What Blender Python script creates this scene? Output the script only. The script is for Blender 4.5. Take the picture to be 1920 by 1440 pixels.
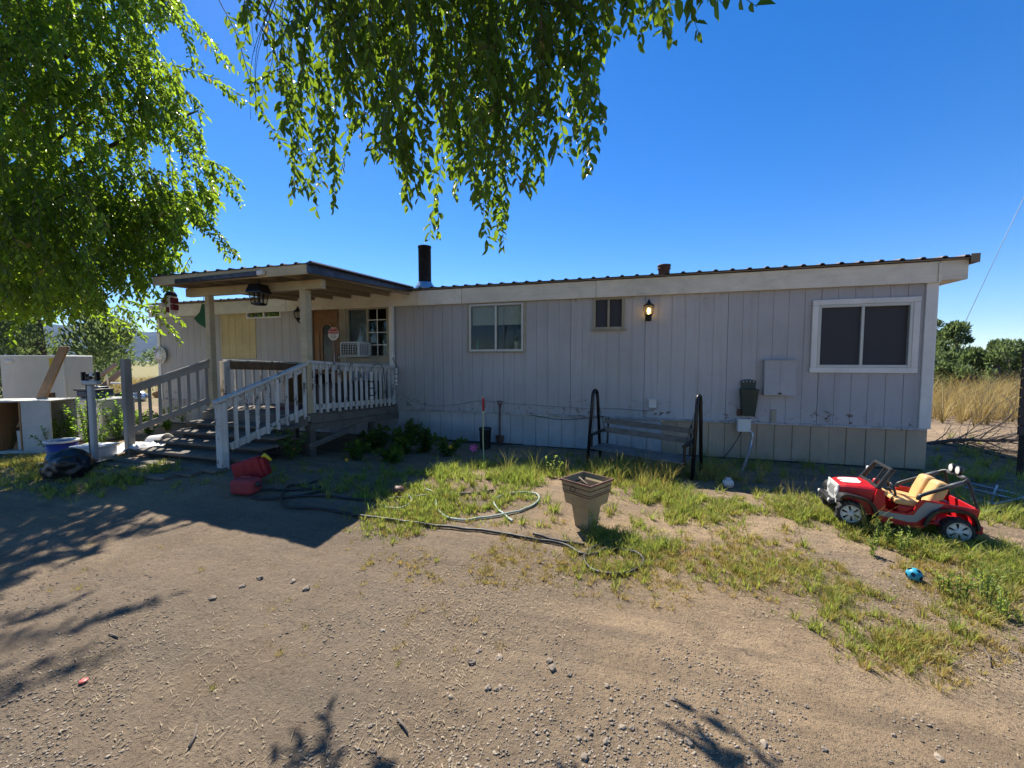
import bpy, bmesh, math, random
import numpy as np
from mathutils import Vector, Matrix, noise

for _o in list(bpy.data.objects):
    bpy.data.objects.remove(_o)
scene = bpy.context.scene
COL = scene.collection
R = math.radians
rng = random.Random(11)
nrng = np.random.default_rng(5)

# ------------------------------------------------------------------ camera
EYE = Vector((0.0, 0.0, 1.55))
FPX = 760.0
YAW, PITCH = R(17.0), math.atan(44.0 / FPX)
cam_data = bpy.data.cameras.new('camera')
cam_data.sensor_width = 36.0
cam_data.lens = FPX / 1920.0 * 36.0
cam_data.clip_start = 0.05
cam_data.clip_end = 20000.0
cam = bpy.data.objects.new('camera', cam_data)
COL.objects.link(cam)
cam.location = EYE
cam.rotation_euler = (R(90) - PITCH, 0, YAW)
scene.camera = cam

# ------------------------------------------------------------------ sky, sun, exposure
SUN_TO = Vector((-0.545, 0.60, 1.0)).normalized()
SUN_EL = math.asin(SUN_TO.z)
SUN_AZ = math.atan2(SUN_TO.x, SUN_TO.y)
world = bpy.data.worlds.new('World')
scene.world = world
world.use_nodes = True
wn = world.node_tree
wn.nodes.clear()
w_out = wn.nodes.new('ShaderNodeOutputWorld')
w_bg = wn.nodes.new('ShaderNodeBackground')
w_sky = wn.nodes.new('ShaderNodeTexSky')
w_sky.sky_type = 'NISHITA'
w_sky.sun_disc = False
w_sky.sun_elevation = SUN_EL
w_sky.sun_rotation = SUN_AZ
w_sky.altitude = 1400.0
w_sky.air_density = 1.0
w_sky.dust_density = 0.25
w_sky.ozone_density = 3.2
w_hsv = wn.nodes.new('ShaderNodeHueSaturation')
w_hsv.inputs['Saturation'].default_value = 1.37
w_hsv.inputs['Hue'].default_value = 0.508
w_hsv.inputs['Value'].default_value = 1.0
wn.links.new(w_sky.outputs[0], w_hsv.inputs['Color'])
wn.links.new(w_hsv.outputs[0], w_bg.inputs['Color'])
w_bg.inputs['Strength'].default_value = 0.098
wn.links.new(w_bg.outputs[0], w_out.inputs['Surface'])

sun_data = bpy.data.lights.new('sun', 'SUN')
sun_data.energy = 5.0
sun_data.angle = R(0.53)
sun_data.color = (1.0, 0.94, 0.83)
sun = bpy.data.objects.new('sun', sun_data)
COL.objects.link(sun)
sun.location = (-20, 25, 40)
sun.rotation_euler = (-SUN_TO).to_track_quat('-Z', 'Y').to_euler()

scene.view_settings.view_transform = 'Standard'
scene.view_settings.look = 'None'
scene.view_settings.exposure = 0.95
scene.view_settings.gamma = 1.0
scene.view_settings.use_curve_mapping = False
scene.render.engine = 'CYCLES'
cy = scene.cycles
cy.use_denoising = True
cy.denoiser = 'OPENIMAGEDENOISE'
cy.max_bounces = 7
cy.diffuse_bounces = 3
cy.glossy_bounces = 3
cy.transmission_bounces = 5
cy.transparent_max_bounces = 10
cy.volume_bounces = 0
cy.caustics_reflective = False
cy.caustics_refractive = False

# ------------------------------------------------------------------ pixel rays
_cr = Matrix.Rotation(YAW, 3, 'Z') @ Matrix.Rotation(R(90) - PITCH, 3, 'X')
C_RIGHT, C_UP, C_FWD = _cr @ Vector((1, 0, 0)), _cr @ Vector((0, 1, 0)), _cr @ Vector((0, 0, -1))
H_FWD = Vector((-math.sin(YAW), math.cos(YAW), 0))
H_RIGHT = Vector((math.cos(YAW), math.sin(YAW), 0))

def ray(px, py):
    return C_FWD + C_RIGHT * ((px - 960.0) / FPX) + C_UP * ((720.0 - py) / FPX)

def to_px(p):
    v = Vector(p) - EYE
    d = v.dot(C_FWD)
    return 960 + FPX * v.dot(C_RIGHT) / d, 720 - FPX * v.dot(C_UP) / d

def at_depth(px, py, depth):
    """point on the pixel's ray at a horizontal distance in front of the camera"""
    d = ray(px, py)
    return EYE + d * (depth / d.dot(H_FWD))

def on_y(px, py, y):
    d = ray(px, py)
    return EYE + d * ((y - EYE.y) / d.y)

def on_z(px, py, z):
    d = ray(px, py)
    return EYE + d * ((z - EYE.z) / d.z)

def on_plane(px, py, a, b):
    """on the upright plane through a and b"""
    a, b = Vector(a), Vector(b)
    n = Vector((b.y - a.y, a.x - b.x, 0))
    d = ray(px, py)
    return EYE + d * ((a - EYE).dot(n) / d.dot(n))

def fbm(x, y, s, seed=0.0, octv=3):
    return noise.fractal(Vector((x * s + seed, y * s - seed, seed)), 1.0, 2.0, octv)

def gauss(x, y, cx, cy_, sx, sy):
    return math.exp(-((x - cx) / sx) ** 2 - ((y - cy_) / sy) ** 2)

def ground_low(x, y):
    h = 0.24 * gauss(x, y, -5.7, 3.95, 2.6, 1.25)
    h += 0.07 * gauss(x, y, 2.2, 4.6, 1.6, 0.8)
    h += 0.05 * gauss(x, y, -1.4, 4.9, 1.5, 0.6)
    r = math.hypot(x, y)
    if r > 30:
        h -= min((r - 30) * 0.006, 1.6)
    return h

def ground_h(x, y):
    h = ground_low(x, y)
    if abs(x) < 40 and abs(y) < 40:
        h += 0.018 * fbm(x, y, 0.9, 3.1) + 0.008 * fbm(x, y, 4.0, 7.7)
        if abs(x) < 13 and -1 < y < 10:
            h += 0.010 * noise.noise(Vector((x * .3, y * 3.1, 5.0))) + 0.0055 * noise.noise(Vector((x * 11, y * 11, 2.0))) + 0.003 * noise.noise(Vector((x * 4, y * 17, 9.0)))
    return h

def on_ground(px, py):
    z = 0.0
    for _ in range(12):
        p = on_z(px, py, z)
        z = 0.5 * z + 0.5 * ground_low(p.x, p.y)
    p = on_z(px, py, z)
    p.z = ground_h(p.x, p.y)
    return p

# ------------------------------------------------------------------ mesh helpers
WM = {}

def world_matrix(o):
    return WM.get(o.name, Matrix.Identity(4))

class MB:
    """collects shapes in world (or local) coordinates and links them as one mesh object"""
    def __init__(self):
        self.v, self.f, self.s, self.m = [], [], [], []
        self.mi = 0
    def add(self, vs, fs, smooth=False):
        o = len(self.v)
        self.v.extend([Vector(p) for p in vs])
        for f in fs:
            self.f.append([i + o for i in f]); self.s.append(smooth); self.m.append(self.mi)
        return self
    def box(self, a, b, bev=0.0):
        a, b = Vector(a), Vector(b)
        c, h = (a + b) / 2, (b - a) / 2
        return self.obox(c, (1, 0, 0), (0, 1, 0), (0, 0, 1), (abs(h.x), abs(h.y), abs(h.z)), bev)
    def obox(self, c, ax, ay, az, h, bev=0.0):
        c, ax, ay, az = Vector(c), Vector(ax), Vector(ay), Vector(az)
        hx, hy, hz = h
        b = min(bev, hx * .45, hy * .45, hz * .45)
        P = lambda x, y, z: c + ax * x + ay * y + az * z
        if b <= 0:
            vs = [P(x, y, z) for z in (-hz, hz) for y in (-hy, hy) for x in (-hx, hx)]
            return self.add(vs, [(0, 2, 3, 1), (4, 5, 7, 6), (0, 1, 5, 4), (2, 6, 7, 3), (0, 4, 6, 2), (1, 3, 7, 5)])
        vs, idx = [], {}
        for sx in (-1, 1):
            for sy in (-1, 1):
                for sz in (-1, 1):
                    for k in range(3):
                        q = [sx * (hx - (0 if k == 0 else b)), sy * (hy - (0 if k == 1 else b)), sz * (hz - (0 if k == 2 else b))]
                        idx[(sx, sy, sz, k)] = len(vs); vs.append(P(*q))
        fs = []
        def face(keys, n):
            ids = [idx[k] for k in keys]
            p0, p1, p2 = vs[ids[0]], vs[ids[1]], vs[ids[2]]
            nn = (p1 - p0).cross(p2 - p0)
            fs.append(ids if nn.dot(n) > 0 else ids[::-1])
        for s in (-1, 1):
            face([(s, -1, -1, 0), (s, 1, -1, 0), (s, 1, 1, 0), (s, -1, 1, 0)], ax * s)
            face([(-1, s, -1, 1), (1, s, -1, 1), (1, s, 1, 1), (-1, s, 1, 1)], ay * s)
            face([(-1, -1, s, 2), (1, -1, s, 2), (1, 1, s, 2), (-1, 1, s, 2)], az * s)
        for s in (-1, 1):
            for t in (-1, 1):
                face([(s, t, -1, 0), (s, t, -1, 1), (s, t, 1, 1), (s, t, 1, 0)], ax * s + ay * t)
                face([(s, -1, t, 0), (s, -1, t, 2), (s, 1, t, 2), (s, 1, t, 0)], ax * s + az * t)
                face([(-1, s, t, 1), (-1, s, t, 2), (1, s, t, 2), (1, s, t, 1)], ay * s + az * t)
        for sx in (-1, 1):
            for sy in (-1, 1):
                for sz in (-1, 1):
                    face([(sx, sy, sz, 0), (sx, sy, sz, 1), (sx, sy, sz, 2)], ax * sx + ay * sy + az * sz)
        return self.add(vs, fs)
    def board(self, p0, p1, w, h, up=(0, 0, 1), bev=0.004):
        """bar from p0 to p1, w across (sideways), h along up"""
        p0, p1, up = Vector(p0), Vector(p1), Vector(up)
        d = p1 - p0; L = d.length; d = d / L
        side = d.cross(up)
        if side.length < 1e-5:
            side = d.cross(Vector((1, 0, 0)))
        side.normalize(); u2 = side.cross(d).normalized()
        return self.obox((p0 + p1) / 2, d, side, u2, (L / 2, w / 2, h / 2), bev)
    def tube(self, pts, r, n=8, caps=True, smooth=True):
        pts = [Vector(p) for p in pts]
        rs = r if isinstance(r, (list, tuple)) else [r] * len(pts)
        rings, prev = [], None
        for i, p in enumerate(pts):
            t = (pts[min(i + 1, len(pts) - 1)] - pts[max(i - 1, 0)])
            if t.length < 1e-9: t = Vector((0, 0, 1))
            t.normalize()
            if prev is None:
                u = t.orthogonal().normalized()
            else:
                u = prev - t * prev.dot(t)
                u = u.normalized() if u.length > 1e-6 else t.orthogonal().normalized()
            prev = u
            w = t.cross(u)
            rings.append([p + (u * math.cos(a) + w * math.sin(a)) * rs[i] for a in [2 * math.pi * k / n for k in range(n)]])
        vs = [q for rr in rings for q in rr]
        fs = []
        for i in range(len(pts) - 1):
            for k in range(n):
                fs.append((i * n + k, i * n + (k + 1) % n, (i + 1) * n + (k + 1) % n, (i + 1) * n + k))
        self.add(vs, fs, smooth)
        if caps:
            o = len(self.v) - len(vs)
            self.f.append([o + k for k in range(n)][::-1]); self.s.append(False); self.m.append(self.mi)
            b = o + (len(pts) - 1) * n
            self.f.append([b + k for k in range(n)]); self.s.append(False); self.m.append(self.mi)
        return self
    def lathe(self, prof, n=20, M=None, smooth=True, phase=0.0):
        """prof: (radius, z) list"""
        M = M or Matrix.Identity(4)
        vs, fs = [], []
        for r, z in prof:
            for k in range(n):
                a = 2 * math.pi * k / n + phase
                vs.append(M @ Vector((max(r, 1e-4) * math.cos(a), max(r, 1e-4) * math.sin(a), z)))
        for i in range(len(prof) - 1):
            for k in range(n):
                fs.append((i * n + k, i * n + (k + 1) % n, (i + 1) * n + (k + 1) % n, (i + 1) * n + k))
        return self.add(vs, fs, smooth)
    def prism(self, poly, t0, t1, fn):
        """2-d outline poly swept between t0 and t1; fn(a, b, t) -> point"""
        n = len(poly)
        vs = [fn(a, b, t0) for a, b in poly] + [fn(a, b, t1) for a, b in poly]
        fs = [list(range(n))[::-1], [n + k for k in range(n)]]
        fs += [(k, (k + 1) % n, n + (k + 1) % n, n + k) for k in range(n)]
        return self.add(vs, fs)
    def build(self, name, mats, parent=None, loc=None, local=False, recalc=True):
        me = bpy.data.meshes.new(name)
        ob = bpy.data.objects.new(name, me)
        COL.objects.link(ob)
        base = Matrix.Identity(4)
        if parent is not None:
            ob.parent = parent
            base = world_matrix(parent)
        elif loc is not None:
            base = Matrix.Translation(Vector(loc)); ob.matrix_world = base
        WM[ob.name] = base
        inv = Matrix.Identity(4) if local else base.inverted()
        me.from_pydata([tuple(inv @ p) for p in self.v], [], self.f)
        for m in (mats if isinstance(mats, (list, tuple)) else [mats]):
            me.materials.append(m)
        me.polygons.foreach_set('use_smooth', self.s)
        if max(self.m, default=0) > 0:
            me.polygons.foreach_set('material_index', self.m)
        if recalc:
            bm = bmesh.new(); bm.from_mesh(me)
            bmesh.ops.recalc_face_normals(bm, faces=bm.faces)
            bm.to_mesh(me); bm.free()
        me.update()
        return ob

def tag(o, label, cat, group=None):
    o['label'] = label; o['category'] = cat
    if group: o['group'] = group
    return o

def kind(o, k, label=None):
    o['kind'] = k
    if label: o['label'] = label
    return o

def thing(name, label, cat, loc, rot=None, group=None):
    o = bpy.data.objects.new(name, None)
    o.empty_display_size = 0.1
    COL.objects.link(o)
    M = Matrix.Translation(Vector(loc))
    if rot is not None:
        M = M @ rot.to_4x4()
    o.matrix_world = M
    WM[o.name] = M
    return tag(o, label, cat, group)

def copy_thing(src, M, label, group=None):
    c = src.copy(); COL.objects.link(c); c.matrix_world = M; c['label'] = label
    if group: c['group'] = group
    def kids(a, b):
        for ch in list(a.children):
            if ch.name in COL.objects:
                d = ch.copy(); COL.objects.link(d); d.parent = b
                kids(ch, d)
    kids(src, c)
    return c

def spline(pts, per=6):
    pts = [Vector(p) for p in pts]
    out = []
    for i in range(len(pts) - 1):
        p0, p1, p2, p3 = pts[max(i - 1, 0)], pts[i], pts[i + 1], pts[min(i + 2, len(pts) - 1)]
        for k in range(per):
            t = k / per
            out.append(0.5 * ((2 * p1) + (p2 - p0) * t + (2 * p0 - 5 * p1 + 4 * p2 - p3) * t * t + (3 * p1 - p0 - 3 * p2 + p3) * t ** 3))
    out.append(pts[-1])
    return out

def np_mesh(name, verts, faces_flat, loops_per, mat, parent=None, colors=None, smooth=False):
    """fast mesh: faces_flat is (n, loops_per) int array; colors (nv, 3) -> attribute 'tint'"""
    me = bpy.data.meshes.new(name)
    nv, nf = len(verts), len(faces_flat)
    me.vertices.add(nv)
    me.vertices.foreach_set('co', np.asarray(verts, dtype=np.float32).ravel())
    me.loops.add(nf * loops_per)
    me.loops.foreach_set('vertex_index', np.asarray(faces_flat, dtype=np.int32).ravel())
    me.polygons.add(nf)
    me.polygons.foreach_set('loop_start', np.arange(nf, dtype=np.int32) * loops_per)
    if smooth:
        me.polygons.foreach_set('use_smooth', np.ones(nf, dtype=bool))
    if colors is not None:
        at = me.attributes.new('tint', 'FLOAT_COLOR', 'POINT')
        c4 = np.ones((nv, 4), dtype=np.float32); c4[:, :3] = colors
        at.data.foreach_set('color', c4.ravel())
    me.materials.append(mat)
    me.update(calc_edges=True)
    ob = bpy.data.objects.new(name, me)
    COL.objects.link(ob)
    WM[ob.name] = Matrix.Identity(4)
    if parent is not None:
        ob.parent = parent
        ob.matrix_parent_inverse = world_matrix(parent).inverted()
    return ob

# ------------------------------------------------------------------ materials
def rgb(c):
    return (c[0], c[1], c[2], 1.0)

class NT:
    def __init__(self, name):
        self.mat = bpy.data.materials.new(name)
        self.mat.use_nodes = True
        self.t = self.mat.node_tree
        self.t.nodes.clear()
        self.out = self.t.nodes.new('ShaderNodeOutputMaterial')
    def n(self, typ, **kw):
        nd = self.t.nodes.new('ShaderNode' + typ)
        for k, v in kw.items():
            if k in nd.inputs.keys() if hasattr(nd.inputs, 'keys') else False:
                nd.inputs[k].default_value = v
            else:
                setattr(nd, k, v)
        return nd
    def l(self, a, b):
        self.t.links.new(a, b)
    def coord(self, scale=(1, 1, 1), kind='Object'):
        tc = self.n('TexCoord')
        mp = self.n('Mapping')
        mp.inputs['Scale'].default_value = scale
        self.l(tc.outputs[kind], mp.inputs['Vector'])
        return mp.outputs[0]
    def noise(self, vec, scale, detail=4.0, rough=0.6, dist=0.0):
        nd = self.n('TexNoise')
        nd.inputs['Scale'].default_value = scale
        nd.inputs['Detail'].default_value = detail
        nd.inputs['Roughness'].default_value = rough
        nd.inputs['Distortion'].default_value = dist
        if vec is not None: self.l(vec, nd.inputs['Vector'])
        return nd.outputs['Fac']
    def ramp(self, fac, a, b, ca=(0, 0, 0), cb=(1, 1, 1)):
        nd = self.n('ValToRGB')
        e = nd.color_ramp.elements
        e[0].position, e[0].color = a, rgb(ca)
        e[1].position, e[1].color = b, rgb(cb)
        self.l(fac, nd.inputs[0])
        return nd.outputs[0]
    def mix(self, fac, a, b, mode='MIX'):
        nd = self.n('Mix', data_type='RGBA', blend_type=mode)
        for sock, val in ((0, fac), (6, a), (7, b)):
            if hasattr(val, 'is_output'):
                self.l(val, nd.inputs[sock])
            elif sock == 0:
                nd.inputs[0].default_value = val
            else:
                nd.inputs[sock].default_value = rgb(val)
        return nd.outputs[2]
    def math(self, op, a, b=0.0):
        nd = self.n('Math', operation=op)
        for i, v in ((0, a), (1, b)):
            if hasattr(v, 'is_output'): self.l(v, nd.inputs[i])
            else: nd.inputs[i].default_value = v
        return nd.outputs[0]
    def bump(self, h, strength, dist=0.01):
        nd = self.n('Bump')
        nd.inputs['Strength'].default_value = strength
        nd.inputs['Distance'].default_value = dist
        self.l(h, nd.inputs['Height'])
        return nd.outputs[0]
    def principled(self, col, rough=0.6, metal=0.0, nrm=None, spec=0.5, **kw):
        p = self.n('BsdfPrincipled')
        if hasattr(col, 'is_output'): self.l(col, p.inputs['Base Color'])
        else: p.inputs['Base Color'].default_value = rgb(col)
        if hasattr(rough, 'is_output'): self.l(rough, p.inputs['Roughness'])
        else: p.inputs['Roughness'].default_value = rough
        p.inputs['Metallic'].default_value = metal
        p.inputs['Specular IOR Level'].default_value = spec
        if nrm is not None: self.l(nrm, p.inputs['Normal'])
        return p
    def done(self, sh):
        self.l(sh.outputs[0] if hasattr(sh, 'outputs') else sh, self.out.inputs['Surface'])
        return self.mat

def weathered(name, base, rough=0.65, var=0.18, scale=3.0, dirt=None, dirt_amt=0.4, chip=None, chip_t=0.68, chip_scale=14.0,
              stretch=(1, 1, 1), grain=0.0, grain_axis=0, bump=0.15, metal=0.0, spec=0.4):
    """painted / wooden / plastic surface: broad tone variation, dirt streaks, flaked paint, grain"""
    t = NT(name)
    v = t.coord(stretch)
    info = t.n('ObjectInfo')
    n1 = t.noise(v, scale, 5, 0.6)
    lo = [max(c * (1 - var * 1.6), 0.0) for c in base]
    hi = [min(c * (1 + var), 1.0) for c in base]
    col = t.mix(t.ramp(n1, 0.3, 0.72), lo, hi)
    rnd = t.ramp(info.outputs['Random'], 0.0, 1.0, (0.9, 0.9, 0.9), (1.06, 1.06, 1.06))
    col = t.mix(1.0, col, rnd, 'MULTIPLY')
    if dirt:
        n2 = t.noise(v, scale * 2.3, 6, 0.7, 0.6)
        col = t.mix(t.math('MULTIPLY', t.ramp(n2, 0.48, 0.75), dirt_amt), col, dirt)
    h = t.noise(t.coord((1, 1, 1)), 60.0, 3, 0.6)
    if grain > 0:
        st = [34.0, 34.0, 34.0]; st[grain_axis] = 1.6
        g = t.noise(t.coord(st), 1.0, 4, 0.65, 0.4)
        col = t.mix(t.math('MULTIPLY', t.ramp(g, 0.35, 0.7), grain), col, [c * 0.35 for c in base])
        h = g
    if chip:
        n3 = t.noise(v, chip_scale, 6, 0.75)
        cm = t.ramp(n3, chip_t, chip_t + 0.03)
        col = t.mix(cm, col, chip)
    p = t.principled(col, rough, metal, t.bump(h, bump, 0.006), spec)
    return t.done(p)

def plain(name, base, rough=0.5, metal=0.0, spec=0.5, var=0.08, scale=12.0, coat=0.0):
    t = NT(name)
    n1 = t.noise(t.coord(), scale, 4, 0.6)
    col = t.mix(n1, [c * (1 - var * 2) for c in base], [min(c * (1 + var), 1) for c in base])
    rr = t.ramp(n1, 0.2, 0.8, (max(rough - 0.1, 0.03),) * 3, (min(rough + 0.12, 1),) * 3)
    p = t.principled(col, rr, metal, t.bump(t.noise(t.coord(), 90, 2), 0.05, 0.004), spec)
    p.inputs['Coat Weight'].default_value = coat
    return t.done(p)

def glass(name, tint=(0.8, 0.84, 0.84), refl=1.0):
    t = NT(name)
    tr = t.n('BsdfTransparent'); tr.inputs[0].default_value = rgb(tint)
    gl = t.n('BsdfGlossy'); gl.inputs['Roughness'].default_value = 0.03
    gl.inputs['Color'].default_value = (0.9, 0.92, 0.95, 1)
    w = t.noise(t.coord(), 2.2, 2)
    t.l(t.bump(w, 0.05, 0.02), gl.inputs['Normal'])
    fr = t.n('Fresnel'); fr.inputs['IOR'].default_value = 1.5
    mx = t.n('MixShader')
    t.l(t.math('MULTIPLY', fr.outputs[0], refl * 0.5), mx.inputs[0])
    t.l(tr.outputs[0], mx.inputs[1]); t.l(gl.outputs[0], mx.inputs[2])
    return t.done(mx)

def emitter(name, col, strength):
    t = NT(name)
    e = t.n('Emission'); e.inputs[0].default_value = rgb(col); e.inputs[1].default_value = strength
    return t.done(e)

def foliage(name, dark, light, trans, tw=0.45, rough=0.45, attr=True):
    """leaf material: tint attribute (per leaf), diffuse + translucent + soft gloss"""
    t = NT(name)
    if attr:
        a = t.n('Attribute', attribute_name='tint')
        sep = t.n('SeparateColor'); t.l(a.outputs['Color'], sep.inputs[0])
        f = sep.outputs[0]
        col = t.mix(f, dark, light)
        tcol = t.mix(f, [c * 0.75 for c in trans], [min(c * 1.3, 1) for c in trans])
        yel = sep.outputs[1]
        col = t.mix(yel, col, (0.42, 0.32, 0.10)); tcol = t.mix(yel, tcol, (0.5, 0.36, 0.1))
    else:
        n1 = t.noise(t.coord(), 6.0)
        col = t.mix(n1, dark, light); tcol = t.mix(n1, trans, trans)
    p = t.principled(col, rough, 0.0, None, 0.35)
    tl = t.n('BsdfTranslucent'); t.l(tcol, tl.inputs[0])
    mx = t.n('MixShader'); mx.inputs[0].default_value = tw
    t.l(p.outputs[0], mx.inputs[1]); t.l(tl.outputs[0], mx.inputs[2])
    return t.done(mx)

M = {}
M['siding'] = None
def siding_material():
    t = NT('siding_paint')
    v = t.coord()
    big = t.noise(v, 0.7, 4, 0.6)
    col = t.mix(t.ramp(big, 0.3, 0.7), (0.405, 0.39, 0.395), (0.485, 0.47, 0.48))
    streak = t.noise(t.coord((9, 9, 0.7)), 1.0, 5, 0.65, 0.3)
    col = t.mix(t.math('MULTIPLY', t.ramp(streak, 0.5, 0.78), 0.5), col, (0.31, 0.285, 0.27))
    oi = t.n('ObjectInfo')
    col = t.mix(1.0, col, t.ramp(oi.outputs['Random'], 0.0, 1.0, (0.88, 0.89, 0.91), (1.05, 1.04, 1.02)), 'MULTIPLY')
    patch = t.noise(v, 2.1, 5, 0.6, 0.3)
    col = t.mix(t.math('MULTIPLY', t.ramp(patch, 0.52, 0.7), 0.3), col, (0.36, 0.34, 0.34))
    fine = t.noise(v, 9.0, 6, 0.7)
    col = t.mix(t.math('MULTIPLY', t.ramp(fine, 0.58, 0.72), 0.22), col, (0.34, 0.315, 0.30))
    sepv = t.n('SeparateXYZ'); tc = t.n('TexCoord'); t.l(tc.outputs['Object'], sepv.inputs[0])
    def zramp(a, b, lo_, hi_):
        mr = t.n('MapRange')
        for nm_, vv_ in (('From Min', a), ('From Max', b), ('To Min', lo_), ('To Max', hi_)): mr.inputs[nm_].default_value = vv_
        t.l(sepv.outputs[2], mr.inputs['Value']); return mr.outputs[0]
    low = zramp(0.68, 0.98, 1.25, 0.0)
    high = zramp(2.42, 2.6, 0.0, 0.5)
    chips = t.noise(v, 11.0, 6, 0.72)
    zone = t.noise(v, 1.6, 3, 0.5)
    zz = t.math('MULTIPLY', t.math('ADD', low, high), t.ramp(zone, 0.42, 0.62))
    cm = t.math('MULTIPLY', t.ramp(chips, 0.56, 0.585), zz)
    col = t.mix(cm, col, (0.14, 0.09, 0.06))
    spots = t.noise(v, 26.0, 4, 0.6)
    col = t.mix(t.ramp(spots, 0.755, 0.775), col, (0.08, 0.07, 0.065))
    grain = t.noise(t.coord((70, 70, 3.0)), 1.0, 4, 0.7)
    p = t.principled(col, 0.7, 0.0, t.bump(grain, 0.22, 0.004), 0.3)
    return t.done(p)
M['siding'] = siding_material()
M['fascia'] = weathered('fascia_paint', (0.80, 0.74, 0.62), 0.7, 0.12, 1.2, (0.33, 0.27, 0.21), 0.35, (0.16, 0.11, 0.08), 0.715, 7.0, (1, 1, 1.6), 0.15, 0)
M['trim_white'] = weathered('trim_white_paint', (0.78, 0.76, 0.72), 0.6, 0.1, 2.0, (0.42, 0.38, 0.33), 0.3)
M['trim_cream'] = weathered('trim_cream_paint', (0.38, 0.335, 0.245), 0.7, 0.15, 2.5, (0.25, 0.2, 0.15), 0.45, (0.2, 0.14, 0.1), 0.72, 9.0)
M['porch_cream'] = weathered('porch_cream_paint', (0.58, 0.48, 0.30), 0.7, 0.15, 1.6, (0.27, 0.2, 0.13), 0.45, (0.19, 0.13, 0.09), 0.735, 6.0, (1, 1, 1), 0.2, 0)
M['tan_skirt'] = weathered('skirting_tan', (0.46, 0.35, 0.245), 0.75, 0.1, 1.5, (0.24, 0.2, 0.16), 0.3, None, 0, 0, (1, 1, 0.6))
M['grey_skirt'] = weathered('skirting_grey', (0.44, 0.44, 0.45), 0.75, 0.12, 1.5, (0.24, 0.22, 0.2), 0.35, (0.2, 0.14, 0.1), 0.74, 8.0, (1, 1, 0.6))
M['yellow_panel'] = weathered('panel_pale_yellow', (0.58, 0.46, 0.24), 0.7, 0.1, 1.5, (0.3, 0.25, 0.16), 0.3)
M['rail'] = weathered('rail_white_peeling', (0.62, 0.59, 0.54), 0.75, 0.14, 4.0, (0.3, 0.27, 0.24), 0.45, (0.13, 0.105, 0.09), 0.575, 9.0, (1, 1, 0.45))
M['newel'] = weathered('newel_grey_paint', (0.36, 0.32, 0.27), 0.8, 0.16, 4.0, (0.22, 0.19, 0.16), 0.45, (0.14, 0.11, 0.09), 0.68, 9.0, (1, 1, 0.3))
M['deckwood'] = weathered('deck_wood_grey', (0.20, 0.17, 0.135), 0.85, 0.2, 4.0, (0.11, 0.09, 0.075), 0.5, None, 0, 0, (1, 1, 1), 0.6, 0, 0.35)
M['ply'] = weathered('ply_soffit', (0.36, 0.29, 0.20), 0.8, 0.14, 1.3, (0.24, 0.17, 0.11), 0.45, None, 0, 0, (1, 1, 1), 0.35, 1)
M['brownwood'] = weathered('brown_wood', (0.27, 0.165, 0.09), 0.6, 0.2, 4.0, (0.1, 0.06, 0.03), 0.5, None, 0, 0, (1, 1, 1), 0.5, 2)
M['orangewood'] = weathered('orange_wood', (0.44, 0.235, 0.10), 0.55, 0.12, 4.0, (0.2, 0.1, 0.04), 0.3, None, 0, 0, (1, 1, 1), 0.45, 2)
M['darkwood'] = weathered('dark_wood', (0.075, 0.06, 0.05), 0.85, 0.2, 4.0, None, 0, None, 0, 0, (1, 1, 1), 0.4, 2)
M['greywood'] = weathered('grey_bench_wood', (0.21, 0.195, 0.18), 0.8, 0.2, 5.0, (0.09, 0.08, 0.075), 0.5, None, 0, 0, (1, 1, 1), 0.5, 0, 0.3)
M['roofmetal'] = weathered('roof_metal_brown', (0.105, 0.085, 0.08), 0.45, 0.2, 2.0, (0.2, 0.17, 0.15), 0.4, None, 0, 0, (1, 1, 1), 0, 0, 0.05, 0.3)
M['edge_trim'] = weathered('drip_edge_brown', (0.25, 0.19, 0.135), 0.6, 0.2, 2.0, (0.09, 0.07, 0.06), 0.6)
M['flash_dark'] = weathered('flashing_dark_metal', (0.06, 0.05, 0.06), 0.35, 0.25, 5.0, (0.35, 0.33, 0.33), 0.25, None, 0, 0, (1, 1, 1), 0, 0, 0.05, 0.6)
M['galv'] = plain('galvanised_metal', (0.5, 0.52, 0.55), 0.38, 0.9)
M['rust'] = weathered('rusty_metal', (0.16, 0.075, 0.055), 0.75, 0.3, 9.0, (0.06, 0.04, 0.035), 0.6)
M['black_metal'] = plain('black_metal', (0.018, 0.018, 0.02), 0.38, 0.4)
M['black_pipe'] = weathered('black_stove_pipe', (0.010, 0.011, 0.016), 0.55, 0.3, 6.0, (0.2, 0.2, 0.22), 0.10, None, 0, 0, (1, 1, 1), 0, 0, 0.05, 0.0, 0.2)
M['black_plastic'] = plain('black_plastic', (0.022, 0.022, 0.024), 0.42)
M['black_rubber'] = plain('black_rubber', (0.03, 0.029, 0.028), 0.75)
M['glass'] = glass('window_glass')
M['lamp_glass'] = glass('lantern_glass', (0.85, 0.82, 0.75), 0.7)
M['screen'] = plain('insect_screen', (0.055, 0.055, 0.062), 0.75, 0.0, 0.3, 0.05)
M['alu'] = plain('window_aluminium', (0.55, 0.54, 0.50), 0.5, 0.3)
M['room'] = plain('room_dark_wall', (0.16, 0.14, 0.12), 0.9)
M['blind'] = plain('window_blind', (0.74, 0.68, 0.52), 0.85)
M['white_appl'] = weathered('appliance_white', (0.66, 0.66, 0.62), 0.4, 0.06, 1.5, (0.42, 0.38, 0.32), 0.3, None, 0, 0, (1, 1, 0.5), 0, 0, 0.03)
M['white_plastic'] = plain('white_plastic', (0.68, 0.67, 0.64), 0.5)
M['cabinet'] = weathered('cabinet_white_board', (0.55, 0.54, 0.49), 0.6, 0.1, 2.0, (0.33, 0.29, 0.24), 0.4)
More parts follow.
